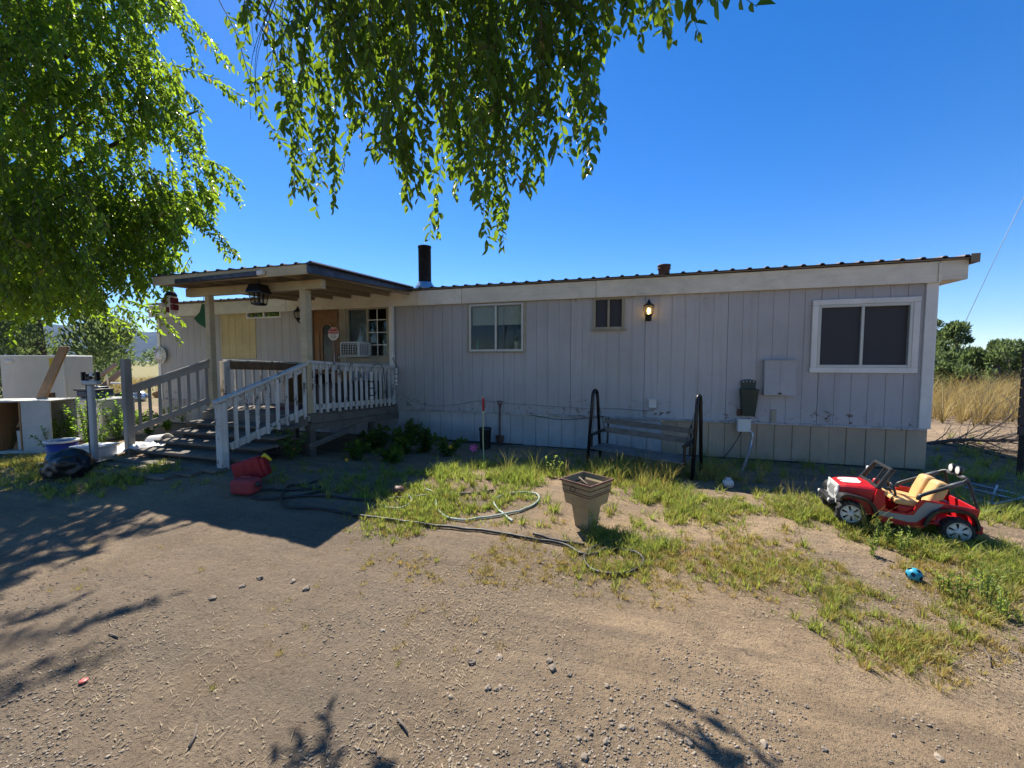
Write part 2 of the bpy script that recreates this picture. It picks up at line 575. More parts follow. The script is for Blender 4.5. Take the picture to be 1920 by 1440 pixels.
M['red_plastic'] = plain('red_plastic', (0.50, 0.010, 0.016), 0.36, 0, 0.5, 0.1, 5.0)
M['can_red'] = plain('fuel_can_red', (0.33, 0.012, 0.018), 0.55, 0, 0.4, 0.15, 6.0)
M['faded_red'] = plain('fuel_can_faded', (0.33, 0.05, 0.055), 0.7, 0, 0.3, 0.15, 6.0)
M['yellow_plastic'] = plain('yellow_plastic', (0.62, 0.48, 0.02), 0.45)
M['cream_plastic'] = plain('cream_plastic', (0.68, 0.42, 0.17), 0.5)
M['silver_plastic'] = plain('silver_plastic', (0.66, 0.67, 0.66), 0.4, 0.1)
M['dark_glass'] = plain('door_dark_glass', (0.02, 0.022, 0.022), 0.25)
M['sticker'] = plain('sticker_white', (0.75, 0.74, 0.73), 0.45)
M['grey_stripe'] = plain('stripe_grey', (0.30, 0.29, 0.29), 0.4)
M['blue_plastic'] = plain('blue_plastic', (0.02, 0.035, 0.22), 0.45)
M['navy_plastic'] = plain('navy_plastic', (0.02, 0.04, 0.08), 0.35)
M['cyan_plastic'] = plain('cyan_plastic', (0.03, 0.32, 0.48), 0.45)
M['green_cloth'] = plain('green_cloth', (0.015, 0.11, 0.05), 0.85)
M['dkgreen'] = plain('dark_green_plastic', (0.012, 0.035, 0.03), 0.45)
M['planter'] = weathered('planter_tan', (0.42, 0.315, 0.165), 0.75, 0.16, 3.0, (0.16, 0.12, 0.08), 0.6, (0.1, 0.075, 0.055), 0.70, 7.0)
M['soil'] = plain('potting_soil', (0.03, 0.022, 0.017), 0.95, 0, 0.1, 0.3, 40.0)
M['hose_black'] = plain('hose_black', (0.022, 0.021, 0.022), 0.5)
M['hose_green'] = plain('hose_pale_green', (0.34, 0.42, 0.36), 0.5)
M['tarp'] = plain('white_tarp', (0.74, 0.74, 0.74), 0.7)
M['steel'] = plain('pale_steel', (0.42, 0.48, 0.54), 0.35, 0.7)
M['scale_grey'] = plain('scale_enamel', (0.48, 0.47, 0.45), 0.45, 0.1)
M['door'] = weathered('door_oak', (0.30, 0.145, 0.06), 0.45, 0.15, 3.0, (0.12, 0.05, 0.02), 0.3, None, 0, 0, (1, 1, 1), 0.45, 2)
M['sign_red'] = plain('sign_red', (0.42, 0.01, 0.02), 0.5)
M['ink'] = plain('sign_ink', (0.02, 0.02, 0.02), 0.6)
M['pink'] = plain('pink_petal', (0.62, 0.10, 0.34), 0.6)
M['yellow_petal'] = plain('yellow_petal', (0.75, 0.42, 0.02), 0.6)
M['concrete'] = weathered('footing_concrete', (0.10, 0.10, 0.10), 0.9, 0.2, 3.0)
M['lamp_on'] = emitter('lamp_bulb', (1.0, 0.62, 0.18), 7.0)
M['bark'] = weathered('bark', (0.11, 0.085, 0.065), 0.9, 0.3, 8.0, (0.05, 0.04, 0.03), 0.5, None, 0, 0, (1, 1, 0.3), 0.4, 2, 0.6)
M['twig'] = plain('twig_brown', (0.09, 0.065, 0.05), 0.85)
M['dead_wood'] = plain('dead_branch', (0.15, 0.12, 0.095), 0.9)
M['leaf'] = foliage('elm_leaf', (0.016, 0.036, 0.008), (0.095, 0.16, 0.022), (0.38, 0.56, 0.035), 0.53, 0.38)
M['leaf_shaded'] = foliage('elm_leaf_shaded', (0.018, 0.038, 0.010), (0.065, 0.11, 0.022), (0.27, 0.40, 0.025), 0.46, 0.42)  # elm leaf copy with the shade of curtain and bed put into its colour
M['juniper'] = foliage('juniper_leaf', (0.045, 0.072, 0.032), (0.15, 0.20, 0.085), (0.24, 0.32, 0.10), 0.38, 0.7)
M['shrub'] = foliage('shrub_leaf', (0.035, 0.085, 0.018), (0.11, 0.20, 0.045), (0.34, 0.56, 0.06), 0.5, 0.5)
M['grass'] = foliage('grass_blade', (0.11, 0.165, 0.028), (0.30, 0.36, 0.085), (0.44, 0.55, 0.09), 0.42, 0.55)
M['drygrass'] = foliage('dry_grass_blade', (0.30, 0.215, 0.10), (0.52, 0.40, 0.20), (0.5, 0.37, 0.15), 0.3, 0.7)
M['litter'] = foliage('dead_litter', (0.24, 0.185, 0.125), (0.50, 0.40, 0.27), (0.3, 0.24, 0.15), 0.15, 0.8)
# ================================================================== SETTING
YW = 7.03                     # outer face of the long front wall
HX0, HX1 = -11.25, 3.89       # its ends
HD = 4.25                     # depth of the home

def ground_material():
    t = NT('dirt_ground')
    v = t.coord()
    big = t.noise(v, 0.42, 5, 0.6, 0.4)
    col = t.mix(t.ramp(big, 0.36, 0.66), (0.225, 0.168, 0.115), (0.40, 0.285, 0.172))
    # wheel-worn bands run along the drive, roughly parallel to the home
    band = t.noise(t.coord((0.13, 1.5, 1)), 1.3, 5, 0.6, 0.7)
    col = t.mix(t.math('MULTIPLY', t.ramp(band, 0.42, 0.62), 0.75), col, (0.46, 0.33, 0.205))
    rut = t.noise(t.coord((0.35, 4.2, 1)), 1.6, 5, 0.65, 0.9)
    col = t.mix(t.math('MULTIPLY', t.ramp(rut, 0.5, 0.70), 0.6), col, (0.155, 0.12, 0.09))
    grey = t.noise(v, 0.9, 6, 0.7, 0.3)
    col = t.mix(t.math('MULTIPLY', t.ramp(grey, 0.52, 0.72), 0.65), col, (0.20, 0.165, 0.13))
    # grey gravelled part of the drive
    dv_ = t.n('VectorMath', operation='DISTANCE'); dv_.inputs[1].default_value = (-2.6, 1.7, 0.0)
    t.l(v, dv_.inputs[0])
    gr_ = t.n('MapRange'); gr_.inputs['From Min'].default_value = 3.2; gr_.inputs['From Max'].default_value = 1.2
    t.l(t.math('ADD', dv_.outputs['Value'], t.math('MULTIPLY', t.math('SUBTRACT', t.noise(v, 0.8, 5, 0.7), 0.5), 3.4)), gr_.inputs['Value'])
    col = t.mix(t.math('MULTIPLY', gr_.outputs[0], 0.72), col, (0.185, 0.150, 0.115))
    blot = t.noise(v, 2.3, 7, 0.74, 0.5)
    col = t.mix(t.math('MULTIPLY', t.ramp(blot, 0.47, 0.66), 0.5), col, (0.20, 0.145, 0.096))
    mid = t.noise(v, 6.0, 6, 0.72)
    col = t.mix(t.math('MULTIPLY', t.ramp(mid, 0.5, 0.75), 0.6), col, (0.16, 0.118, 0.083))
    fine = t.noise(v, 45.0, 5, 0.75)
    col = t.mix(t.math('MULTIPLY', t.ramp(fine, 0.54, 0.68), 0.85), col, (0.095, 0.07, 0.053))
    col = t.mix(t.math('MULTIPLY', t.ramp(fine, 0.28, 0.42, (1, 1, 1), (0, 0, 0)), 0.5), col, (0.52, 0.385, 0.25))
    vor = t.n('TexVoronoi'); vor.inputs['Scale'].default_value = 75.0
    t.l(v, vor.inputs['Vector'])
    stone = t.ramp(vor.outputs['Distance'], 0.12, 0.26, (1, 1, 1), (0, 0, 0))
    sm = t.math('MULTIPLY', stone, t.ramp(t.noise(v, 1.7, 4, 0.7), 0.45, 0.62))
    scol = t.mix(t.ramp(vor.outputs['Color'], 0.2, 0.8), (0.10, 0.095, 0.09), (0.42, 0.37, 0.31))
    col = t.mix(t.math('MULTIPLY', sm, 0.7), col, scol)
    # far off: dry grassland
    ln = t.n('VectorMath', operation='LENGTH'); t.l(v, ln.inputs[0])
    far = t.n('MapRange'); far.inputs['From Min'].default_value = 17.0; far.inputs['From Max'].default_value = 26.0
    t.l(ln.outputs['Value'], far.inputs['Value'])
    gcol = t.mix(t.noise(v, 0.05, 5, 0.7), (0.30, 0.235, 0.105), (0.20, 0.20, 0.095))
    col = t.mix(far.outputs[0], col, gcol)
    h = t.math('ADD', t.math('ADD', t.noise(v, 16.0, 8, 0.78), t.math('MULTIPLY', t.noise(v, 90.0, 4, 0.7), 0.35)), t.math('MULTIPLY', sm, 0.35))
    p = t.principled(col, 0.95, 0.0, t.bump(h, 0.85, 0.045), 0.15)
    return t.done(p)

def axis(lo, hi, step, far):
    inner = list(np.arange(lo, hi + 1e-6, step))
    out, d, a = [], step, lo
    while a > -far:
        d *= 1.32; a -= d; out.append(a)
    b, d, out2 = hi, step, []
    while b < far:
        d *= 1.32; b += d; out2.append(b)
    return np.array(out[::-1] + inner + out2)
gx, gy = axis(-11.5, 7.0, 0.05, 4300.0), axis(0.6, 8.2, 0.05, 4300.0)
nx, ny = len(gx), len(gy)
gv = np.zeros((nx * ny, 3))
k_ = 0
for yy in gy:
    for xx in gx:
        z = ground_h(xx, yy)
        gv[k_] = (xx, yy, z); k_ += 1
ii, jj = np.meshgrid(np.arange(nx - 1), np.arange(ny - 1))
a_ = (jj * nx + ii).ravel()
ground = np_mesh('ground', gv, np.stack([a_, a_ + 1, a_ + nx + 1, a_ + nx], 1), 4, ground_material(), smooth=True)
kind(ground, 'structure', 'bare tan dirt yard and drive with gravel patches')

# distant wooded hills beyond the field
def hills_material():
    t = NT('hill_forest')
    n1 = t.noise(t.coord(), 0.012, 6, 0.7)
    col = t.mix(t.ramp(n1, 0.4, 0.62), (0.016, 0.027, 0.03), (0.05, 0.052, 0.045))
    return t.done(t.principled(col, 0.95, 0, None, 0.1))
hb = MB()
NA, NR = 90, 14
for i in range(NA + 1):
    az = R(-118 + 92.0 * i / NA)            # lies round the left of the view
    for j in range(NR + 1):
        f = j / NR
        rr = 3300 + 1900 * f
        ridge = min(1, (NA - i) / 18) * (300 + 70 * math.sin(az * 3.1 + 0.6) + 80 * noise.fractal(Vector((az * 4.0, 1.0, 0)), 1.0, 2.0, 5))
        hh = -4 + ridge * math.sin(min(f * 1.25, 1) * math.pi / 2) * (1 + 0.18 * noise.noise(Vector((az * 18, f * 6, 3)))) * min(1, f * 3)
        hb.v.append(Vector((math.sin(az) * rr, math.cos(az) * rr, hh)))
for i in range(NA):
    for j in range(NR):
        a = i * (NR + 1) + j
        hb.f.append([a, a + 1, a + NR + 2, a + NR + 1]); hb.s.append(True); hb.m.append(0)
kind(hb.build('hills', hills_material()), 'structure', 'long forested ridge beyond the dry field')

# ================================================================== THE MOBILE HOME
home = thing('mobile_home', 'long single-storey grey mobile home with vertical grooved siding and low metal roof', 'mobile home', (HX0, YW, 0))
Z_SILL, Z_SID, Z_FAS = 0.615, 2.62, 2.885

def rect_px(x0, y0, x1, y1, y=YW):
    a, b = on_y(x0, (y0 + y1) / 2, y), on_y(x1, (y0 + y1) / 2, y)
    xm = (x0 + x1) / 2
    return a.x, on_y(xm, y1, y).z, b.x, on_y(xm, y0, y).z        # X0, Z0, X1, Z1

OP = {  # openings in the front wall
    'kitchen': rect_px(881, 570, 981, 658),
    'small': rect_px(1113, 558, 1170, 617),
    'right': rect_px(1533, 571, 1707, 688),
    'strip': rect_px(464, 576, 527, 596),
    'grid': rect_px(652, 577, 729, 670),
}
dx0, _, dx1, dz1 = rect_px(583, 578, 640, 745)
OP['door'] = (dx0, 0.70, dx1, dz1)

GW = 0.2032
def grooved(x0, x1, z0, z1, y, holes, g0, gw=0.0075, gd=0.006, pitch=GW, wob=0.0):
    """sheet of grooved siding in the plane y, with the openings cut out"""
    mb = MB()
    xs = {x0, x1}
    grooves = []
    k = math.ceil((x0 - g0) / pitch)
    while g0 + k * pitch < x1 - 0.02:
        c = g0 + k * pitch
        if c > x0 + 0.02:
            grooves.append((c - gw / 2, c + gw / 2)); xs |= {c - gw / 2, c + gw / 2}
        k += 1
    zs = {z0, z1}
    for (a, b, c, d) in holes:
        if c > x0 and a < x1:
            xs |= {min(max(a, x0), x1), min(max(c, x0), x1)}
            zs |= {min(max(b, z0), z1), min(max(d, z0), z1)}
    xs, zs = sorted(xs), sorted(zs)
    def dep(xm):
        return gd if any(g[0] < xm < g[1] for g in grooves) else 0.0
    prev = None
    for i in range(len(xs) - 1):
        xa, xb = xs[i], xs[i + 1]
        if xb - xa < 1e-6: continue
        d = dep((xa + xb) / 2)
        for j in range(len(zs) - 1):
            za, zb = zs[j], zs[j + 1]
            xm, zm = (xa + xb) / 2, (za + zb) / 2
            if any(h[0] < xm < h[2] and h[1] < zm < h[3] for h in holes):
                continue
            mb.add([(xa, y + d, za), (xb, y + d, za), (xb, y + d, zb), (xa, y + d, zb)], [(0, 1, 2, 3)])
            if prev is not None and abs(prev - d) > 1e-6:
                mb.add([(xa, y + prev, za), (xa, y + d, za), (xa, y + d, zb), (xa, y + prev, zb)], [(0, 1, 2, 3)])
        prev = d
    t = 0.014
    for (xa, xb) in ((x0, x0), (x1, x1)):           # sheet edges
        mb.add([(xa, y, z0), (xa, y + t, z0), (xa, y + t, z1), (xa, y, z1)], [(0, 1, 2, 3)])
    for z in (z0, z1):
        mb.add([(x0, y, z), (x1, y, z), (x1, y + t, z), (x0, y + t, z)], [(0, 1, 2, 3)])
    return mb

# siding sheets, 1.22 m wide, butted with a hairline joint and set a touch in or out
ypx0, _, ypx1, _ = rect_px(415, 585, 480, 672)
edges = [HX1 - 0.10]
while edges[-1] > HX0 + 0.3:
    edges.append(edges[-1] - 1.219)
edges[-1] = HX0 + 0.02
prng = random.Random(3)
holes = list(OP.values())
for i in range(len(edges) - 1):
    xb, xa = edges[i], edges[i + 1]
    o = grooved(xa + 0.003, xb - 0.003, Z_SILL - 0.02, Z_FAS - 0.06, YW + prng.uniform(-0.004, 0.004), holes, edges[0]).build('siding_panel', M['siding'], home, recalc=False)
# structural wall behind (closes the joints, forms the reveals), other walls, floor
mb = MB()
def wall_with_holes(mb, x0, x1, z0, z1, ya, yb, hs):
    xs = sorted({x0, x1} | {h[0] for h in hs} | {h[2] for h in hs})
    zs = sorted({z0, z1} | {h[1] for h in hs} | {h[3] for h in hs})
    for i in range(len(xs) - 1):
        for j in range(len(zs) - 1):
            xm, zm = (xs[i] + xs[i + 1]) / 2, (zs[j] + zs[j + 1]) / 2
            if any(h[0] < xm < h[2] and h[1] < zm < h[3] for h in hs): continue
            mb.box((xs[i], ya, zs[j]), (xs[i + 1], yb, zs[j + 1]))
wall_with_holes(mb, HX0 + 0.03, HX1 - 0.03, 0.60, Z_FAS - 0.04, YW + 0.022, YW + 0.10, holes)
mb.box((HX0 + 0.03, YW + 0.10, 0.56), (HX1 - 0.03, YW + HD, 0.598))
mb.box((HX0 + 0.03, YW + HD - 0.08, 0.60), (HX1 - 0.03, YW + HD, Z_FAS - 0.04))
mb.box((HX0 + 0.03, YW + 0.102, 0.60), (HX0 + 0.10, YW + HD - 0.082, Z_FAS - 0.04))
mb.box((HX1 - 0.10, YW + 0.102, 0.60), (HX1 - 0.03, YW + HD - 0.082, Z_FAS - 0.04))
mb.box((HX0 + 0.05, YW + 0.104, Z_FAS - 0.038), (HX1 - 0.05, YW + HD, Z_FAS - 0.01))
mb.build('wall', M['room'], home)
for sx, xx in ((1, HX1 - 0.018), (-1, HX0 + 0.004)):           # end walls: grooved sheets turned a quarter
    g = grooved(0, HD, 0.02, Z_FAS - 0.06, 0, [], 0.1)
    for q in g.v:
        u, w, z = q
        q.x, q.y, q.z = (xx + 0.014 - w * 1 if sx > 0 else xx + w), YW + 0.022 + u, z
    g.build('end_wall_panel', M['siding'], home)
# pale yellow replacement sheet beside the porch
g = grooved(ypx0, ypx1, on_y(447, 672, YW).z, on_y(447, 585, YW).z, YW - 0.016, [OP['strip']], ypx0 + 0.05, 0.01, 0.008)
g.build('siding_panel', M['yellow_panel'], home, recalc=False)['label'] = 'pale yellow replacement siding sheet'

# ledge above the skirting
M['sill'] = weathered('ledge_paint', (0.44, 0.41, 0.39), 0.75, 0.2, 3.0, (0.10, 0.08, 0.065), 0.6, (0.11, 0.08, 0.06), 0.60, 8.0, (1, 1, 1))
mb = MB()
x = HX1 - 0.02
jr = random.Random(8)
while x > HX0:
    L = jr.uniform(2.2, 3.4); x2 = max(x - L, HX0)
    b = MB(); dz = jr.uniform(-0.006, 0.006)
    b.box((x2 + 0.003, YW - 0.034, Z_SILL - 0.045 + dz), (x - 0.003, YW + 0.02, Z_SILL - 0.012 + dz), 0.004)
    b.build('sill_board', M['sill'], home)
    x = x2
# skirting sheets
tan_from = on_y(1240, 830, YW).x
def skirt(xa, xb, mat, dy=0.0):
    g = grooved(xa + 0.002, xb - 0.002, 0.03 + prng.uniform(-0.015, 0.01), Z_SILL - 0.03, YW - 0.004 + dy, [], xb, 0.014, 0.012, 0.235)
    return g.build('skirting_panel', mat, home, recalc=False)
xb = HX1 - 0.005
while xb > tan_from + 0.01:
    xa = max(xb - 1.15, tan_from); skirt(xa, xb, M['tan_skirt'], prng.uniform(-0.004, 0.004)); xb = xa
while xb > HX0 + 0.05:
    xa = max(xb - 1.18, HX0); skirt(xa, xb, M['grey_skirt'], prng.uniform(-0.004, 0.004)); xb = xa
MB().box((HX0 + 0.03, YW + 0.03, -0.25), (HX1 - 0.03, YW + 0.2, 0.12)).build('footing', M['concrete'], home)
MB().box((HX1 - 0.20, YW + 0.2, -0.25), (HX1 - 0.03, YW + HD, 0.56)).build('footing', M['concrete'], home)

# corner boards, fascia boards with joints, drip edge, end block
MB().box((HX1 - 0.115, YW - 0.026, 0.60), (HX1 + 0.004, YW + 0.001, Z_SID - 0.01), 0.004).build('corner_board', M['trim_white'], home)
MB().box((HX1 + 0.001, YW - 0.022, 0.60), (HX1 + 0.022, YW + 0.10, Z_SID - 0.01), 0.004).build('corner_board', M['trim_white'], home)
MB().box((HX0 - 0.004, YW - 0.022, 0.60), (HX0 + 0.09, YW + 0.001, Z_SID - 0.01), 0.004).build('corner_board', M['trim_white'], home)
fx = [HX1 + 0.0, on_y(1118, 545, YW).x, on_y(1118, 545, YW).x - 2.44, on_y(790, 550, YW).x - 0.05, -7.2, -9.6, HX0 - 0.2]
for i in range(len(fx) - 1):
    dz = jr.uniform(-0.004, 0.004)
    MB().box((fx[i + 1] + 0.003, YW - 0.062 + jr.uniform(-.003, .003), 2.605 + dz), (fx[i] - 0.003, YW - 0.034, Z_FAS + dz), 0.004).build('fascia_board', M['fascia'], home)
MB().box((HX1 + 0.003, YW - 0.055, 2.63), (HX1 + 0.30, YW + 0.5, Z_FAS + 0.005), 0.005).build('eave_end_block', M['fascia'], home)
MB().box((HX1 - 0.02, YW - 0.072, 2.60), (HX1 + 0.012, YW - 0.064, Z_FAS - 0.03), 0.003).build('joint_cover', M['fascia'], home)
# roof: low gable of ribbed metal with real ribs
roof_x0, roof_x1 = HX0 - 0.25, HX1 + 0.34
zr = Z_FAS + 0.035
mb = MB()
sl = 0.10
prof = []
x = roof_x0
while x < roof_x1 - 0.24:
    prof += [(x, 0.0), (x + 0.16, 0.0), (x + 0.178, 0.022), (x + 0.212, 0.022), (x + 0.23, 0.0)]
    x += 0.2305
prof.append((roof_x1 + 0.012, 0.0))
ya, ym, yb = YW - 0.11, YW + HD / 2, YW + HD + 0.11
vs, fs = [], []
for (yy, zz) in ((ya, zr), (ym, zr + sl * (ym - ya)), (yb, zr)):
    for (xx, h) in prof: vs.append((xx, yy, zz + h))
n = len(prof)
for r_ in range(2):
    for k in range(n - 1):
        fs.append((r_ * n + k, r_ * n + k + 1, (r_ + 1) * n + k + 1, (r_ + 1) * n + k))
mb.add(vs, fs)
mb.add([(p[0], p[1], p[2] - 0.012) for p in vs], fs)
vs2, fs2 = [], []
for k in range(n): vs2 += [(prof[k][0], ya, zr + prof[k][1]), (prof[k][0], ya, zr + prof[k][1] - 0.012)]
for k in range(n - 1): fs2.append((2 * k, 2 * k + 2, 2 * k + 3, 2 * k + 1))
mb.add(vs2, fs2)
roof = mb.build('roof', M['roofmetal'], home, recalc=False)
MB().box((roof_x0, YW - 0.098, Z_FAS + 0.006), (roof_x1 - 0.02, YW - 0.066, zr - 0.014), 0.003).build('drip_edge', M['edge_trim'], roof)
MB().box((roof_x1 + 0.012, YW - 0.112, zr - 0.085), (roof_x1 + 0.034, YW + 1.6, zr + 0.03), 0.003).build('gable_trim', M['edge_trim'], roof)
MB().box((roof_x1 - 0.06, YW - 0.118, zr - 0.085), (roof_x1 + 0.036, YW - 0.112, zr + 0.03), 0.002).build('gable_trim', M['edge_trim'], roof)
# gable infill to keep light out
mb = MB()
for xx in (HX0 + 0.04, HX1 - 0.06):
    mb.prism([(YW + 0.02, Z_FAS - 0.03), (YW + HD, Z_FAS - 0.03), (YW + HD, zr - 0.02), (ym, zr + sl * (ym - ya) - 0.02), (YW + 0.02, zr - 0.02)], xx, xx + 0.02, lambda a, b, t: (t, a, b))
mb.build('gable_end', M['fascia'], home)
# stove pipe and roof vent stand on the roof a little behind the eave
pp = on_y(797, 541, YW + 0.55)
roof_z = lambda y: zr + sl * (y - ya)
px_, py_ = pp.x, YW + 0.55
zt = on_y(797, 462, py_).z
rp = abs(on_y(809, 500, py_).x - on_y(788, 500, py_).x) / 2
T = Matrix.Translation((px_, py_, 0))
z0 = roof_z(py_)
pipe = MB().lathe([(rp, z0 - 0.05), (rp, zt - 0.03), (rp + 0.008, zt - 0.03), (rp + 0.008, zt), (rp - 0.012, zt), (rp - 0.012, zt - 0.25), (0, zt - 0.25)], 24, T).build('chimney_pipe', M['black_pipe'], roof)
MB().lathe([(rp + 0.11, z0 - 0.03), (rp + 0.10, z0 + 0.02), (rp + 0.055, z0 + 0.10), (rp + 0.02, z0 + 0.15), (rp + 0.012, z0 + 0.17), (rp + 0.001, z0 + 0.175)], 24, T).build('chimney_flashing', M['galv'], roof)
vp = on_y(1245, 512, YW + 0.35)
T = Matrix.Translation((vp.x, YW + 0.35, 0)); z0 = roof_z(YW + 0.35); zt = on_y(1245, 497, YW + 0.35).z + 0.01
MB().lathe([(0.09, z0 - 0.02), (0.09, zt - 0.09), (0.105, zt - 0.085), (0.105, zt - 0.06), (0.082, zt - 0.055), (0.082, zt - 0.045), (0.108, zt - 0.04), (0.105, zt - 0.01), (0.03, zt), (0, zt)], 20, T).build('roof_vent', M['rust'], roof)

# windows
def window(key, name_label, fw=0.035, mull=(0.5,), frame_mat=None, pane_mats=None, depth=0.03, yoff=0.0, bars=None):
    x0, z0, x1, z1 = OP[key]
    fm = frame_mat or M['alu']
    yo = YW - depth + yoff
    w = MB()
    w.box((x0 - 0.008, yo, z0 - 0.008), (x0 + fw, YW + 0.05, z1 + 0.008), 0.003)
    w.box((x1 - fw, yo, z0 - 0.008), (x1 + 0.008, YW + 0.05, z1 + 0.008), 0.003)
    w.box((x0 + fw + .001, yo + .002, z1 - fw), (x1 - fw - .001, YW + 0.05, z1 + 0.008), 0.003)
    w.box((x0 + fw + .001, yo + .002, z0 - 0.008), (x1 - fw - .001, YW + 0.05, z0 + fw), 0.003)
    win = w.build('window', fm, home)
    win['label'] = name_label
    cuts = [x0 + fw] + [x0 + (x1 - x0) * f for f in mull] + [x1 - fw]
    for f in mull:
        xm = x0 + (x1 - x0) * f
        MB().box((xm - 0.018, yo + 0.006, z0 + fw + .001), (xm + 0.018, YW + 0.045, z1 - fw - .001), 0.003).build('mullion', fm, win)
    for i in range(len(cuts) - 1):
        a, b = cuts[i], cuts[i + 1]
        pm = (pane_mats or [M['glass']] * 9)[i]
        yy = YW + 0.004 + 0.014 * i
        MB().box((a + 0.002, yy, z0 + fw), (b - 0.002, yy + 0.005, z1 - fw)).build('pane', pm, win)
    if bars:
        i, nxb, nzb = bars
        a, b = cuts[i], cuts[i + 1]
        bm_ = MB()
        for k in range(1, nxb):
            xx = a + (b - a) * k / nxb
            bm_.box((xx - 0.008, YW - 0.006, z0 + fw), (xx + 0.008, YW + 0.002, z1 - fw))
        for k in range(1, nzb):
            zz = z0 + (z1 - z0) * k / nzb
            bm_.box((a, YW - 0.009, zz - 0.008), (b, YW + 0.001, zz + 0.008))
        bm_.build('window_bars', M['trim_white'], win)
    return win
wk = window('kitchen', 'two-pane aluminium window with a half-lowered pale blind', 0.03)
ws = window('small', 'small two-pane dark window under the fascia', 0.035, (0.5,), M['trim_cream'], [M['screen'], M['screen']])
wr = window('right', 'large two-pane window with dark insect screens and white surround', 0.03, (0.485,), M['alu'], [M['screen'], M['screen']])
wl = window('strip', 'narrow two-pane strip window high on the wall', 0.022, (0.5,), M['trim_white'])
wg = window('grid', 'window beside the door, one half divided by a grid of white bars', 0.035, (0.5,), M['trim_cream'], None, 0.03, 0, (1, 2, 4))
# white surround of the large window
x0, z0, x1, z1 = OP['right']
tw = 0.085
for (a, b, c, d) in ((x0 - tw, z1 + 0.009, x1 + tw, z1 + tw), (x0 - tw - 0.01, z0 - tw, x1 + tw, z0 - 0.009)):
    MB().box((a, YW - 0.036, b), (c, YW - 0.006, d), 0.004).build('surround_board', M['trim_white'], wr)
for (a, c) in ((x0 - tw, x0 - 0.009), (x1 + 0.009, x1 + tw)):
    MB().box((a, YW - 0.033, z0 - 0.008), (c, YW - 0.006, z1 + 0.008), 0.004).build('surround_board', M['trim_white'], wr)
x0, z0, x1, z1 = OP['kitchen']
for (a, c) in ((x0 - 0.045, x0 - 0.009), (x1 + 0.009, x1 + 0.05)):
    MB().box((a, YW - 0.02, z0 - 0.02), (c, YW - 0.004, z1 + 0.02), 0.003).build('surround_board', M['trim_cream'], wk)
MB().box((x0 - 0.02, YW - 0.045, z0 - 0.028), (x1 + 0.02, YW - 0.004, z0 - 0.009), 0.003).build('sill', M['trim_cream'], wk)
MB().box((x0 + 0.03, YW + 0.055, z0 + (z1 - z0) * 0.56), (x1 - 0.03, YW + 0.06, z1)).build('blind', M['blind'], wk)
x0, z0, x1, z1 = OP['small']
MB().box((x0 - 0.03, YW - 0.05, z0 - 0.03), (x1 + 0.05, YW - 0.004, z0 - 0.009), 0.003).build('sill', M['trim_cream'], ws)
x0, z0, x1, z1 = OP['grid']
MB().box((x0 + 0.04, YW + 0.06, z0 + 0.3), (x0 + (x1 - x0) * 0.42, YW + 0.065, z1)).build('blind', plain('grey_blind', (0.3, 0.3, 0.33), 0.8), wg)
for (a, b, c, d, y0) in ((dx0 - 0.09, dz1 + 0.05, x1 + 0.2, dz1 + 0.2, 0.05), (x1 + 0.012, z0 - 0.09, x1 + 0.10, dz1 + 0.048, 0.044), (dx1 + 0.005, z0 - 0.09, x0 - 0.012, dz1 + 0.048, 0.044), (x0 - 0.01, z0 - 0.10, x1 + 0.01, z0 - 0.012, 0.042)):
    MB().box((a, YW - y0, b), (c, YW - 0.005, d), 0.004).build('surround_board', M['trim_cream'], wg)
# things on the kitchen sill, seen through the glass
x0, z0, x1, z1 = OP['kitchen']
zb = z0 + 0.02
MB().box((x0, YW + 0.06, zb - 0.04), (x1, YW + 0.25, zb), 0.004).build('inner_sill', M['trim_white'], wk)
bx_ = x0 + 0.10
tag(MB().lathe([(0, 0), (0.028, 0), (0.03, 0.01), (0.03, 0.13), (0.012, 0.17), (0.012, 0.2), (0, 0.2)], 14, Matrix.Translation((bx_, YW + 0.14, zb + .001))).build('bottle', plain('green_soap', (0.03, 0.3, 0.2), 0.3), None, (bx_, YW + 0.14, zb)), 'small green bottle on the sill behind the kitchen window', 'bottle')
bx_ = x1 - 0.17
tag(MB().lathe([(0, 0), (0.03, 0), (0.035, 0.02), (0.03, 0.07), (0.045, 0.10), (0.045, 0.15), (0.02, 0.17), (0, 0.17)], 14, Matrix.Translation((bx_, YW + 0.14, zb + .001))).build('ornament', plain('cream_ceramic', (0.6, 0.55, 0.35), 0.4), None, (bx_, YW + 0.14, zb)), 'small cream ornament on the sill behind the kitchen window', 'ornament')

# front door: frame, leaf with arched light and raised panels
door = MB().box((dx0 + 0.03, YW + 0.05, 0.71), (dx1 - 0.02, YW + 0.09, dz1 - 0.03), 0.003).build('door', M['door'], home)
door['label'] = 'oak front door with an arched glass light'
xm = (dx0 + dx1) / 2 + 0.02
def arch(cx, z0, z1, w, n=10):
    pts = [(cx - w, z0), (cx + w, z0)]
    for k in range(n + 1):
        a = math.pi * k / n
        pts.append((cx + w * math.cos(a), z1 - w + w * math.sin(a)))
    return pts
MB().prism(arch(xm, 1.05, 2.30, 0.12), YW + 0.042, YW + 0.0495, lambda a, b, t: (a, t, b)).build('door_light', M['dark_glass'], door)
outer, inner = arch(xm, 1.02, 2.345, 0.165), arch(xm, 1.05, 2.30, 0.12)
mb = MB(); n = len(outer)
for yy in (YW + 0.028, YW + 0.0495):
    mb.add([(a, yy, b) for a, b in outer] + [(a, yy, b) for a, b in inner], [(k, (k + 1) % n, n + (k + 1) % n, n + k) for k in range(n)])
mb.add([(a, YW + 0.028, b) for a, b in outer] + [(a, YW + 0.0495, b) for a, b in outer], [(k, (k + 1) % n, n + (k + 1) % n, n + k) for k in range(n)])
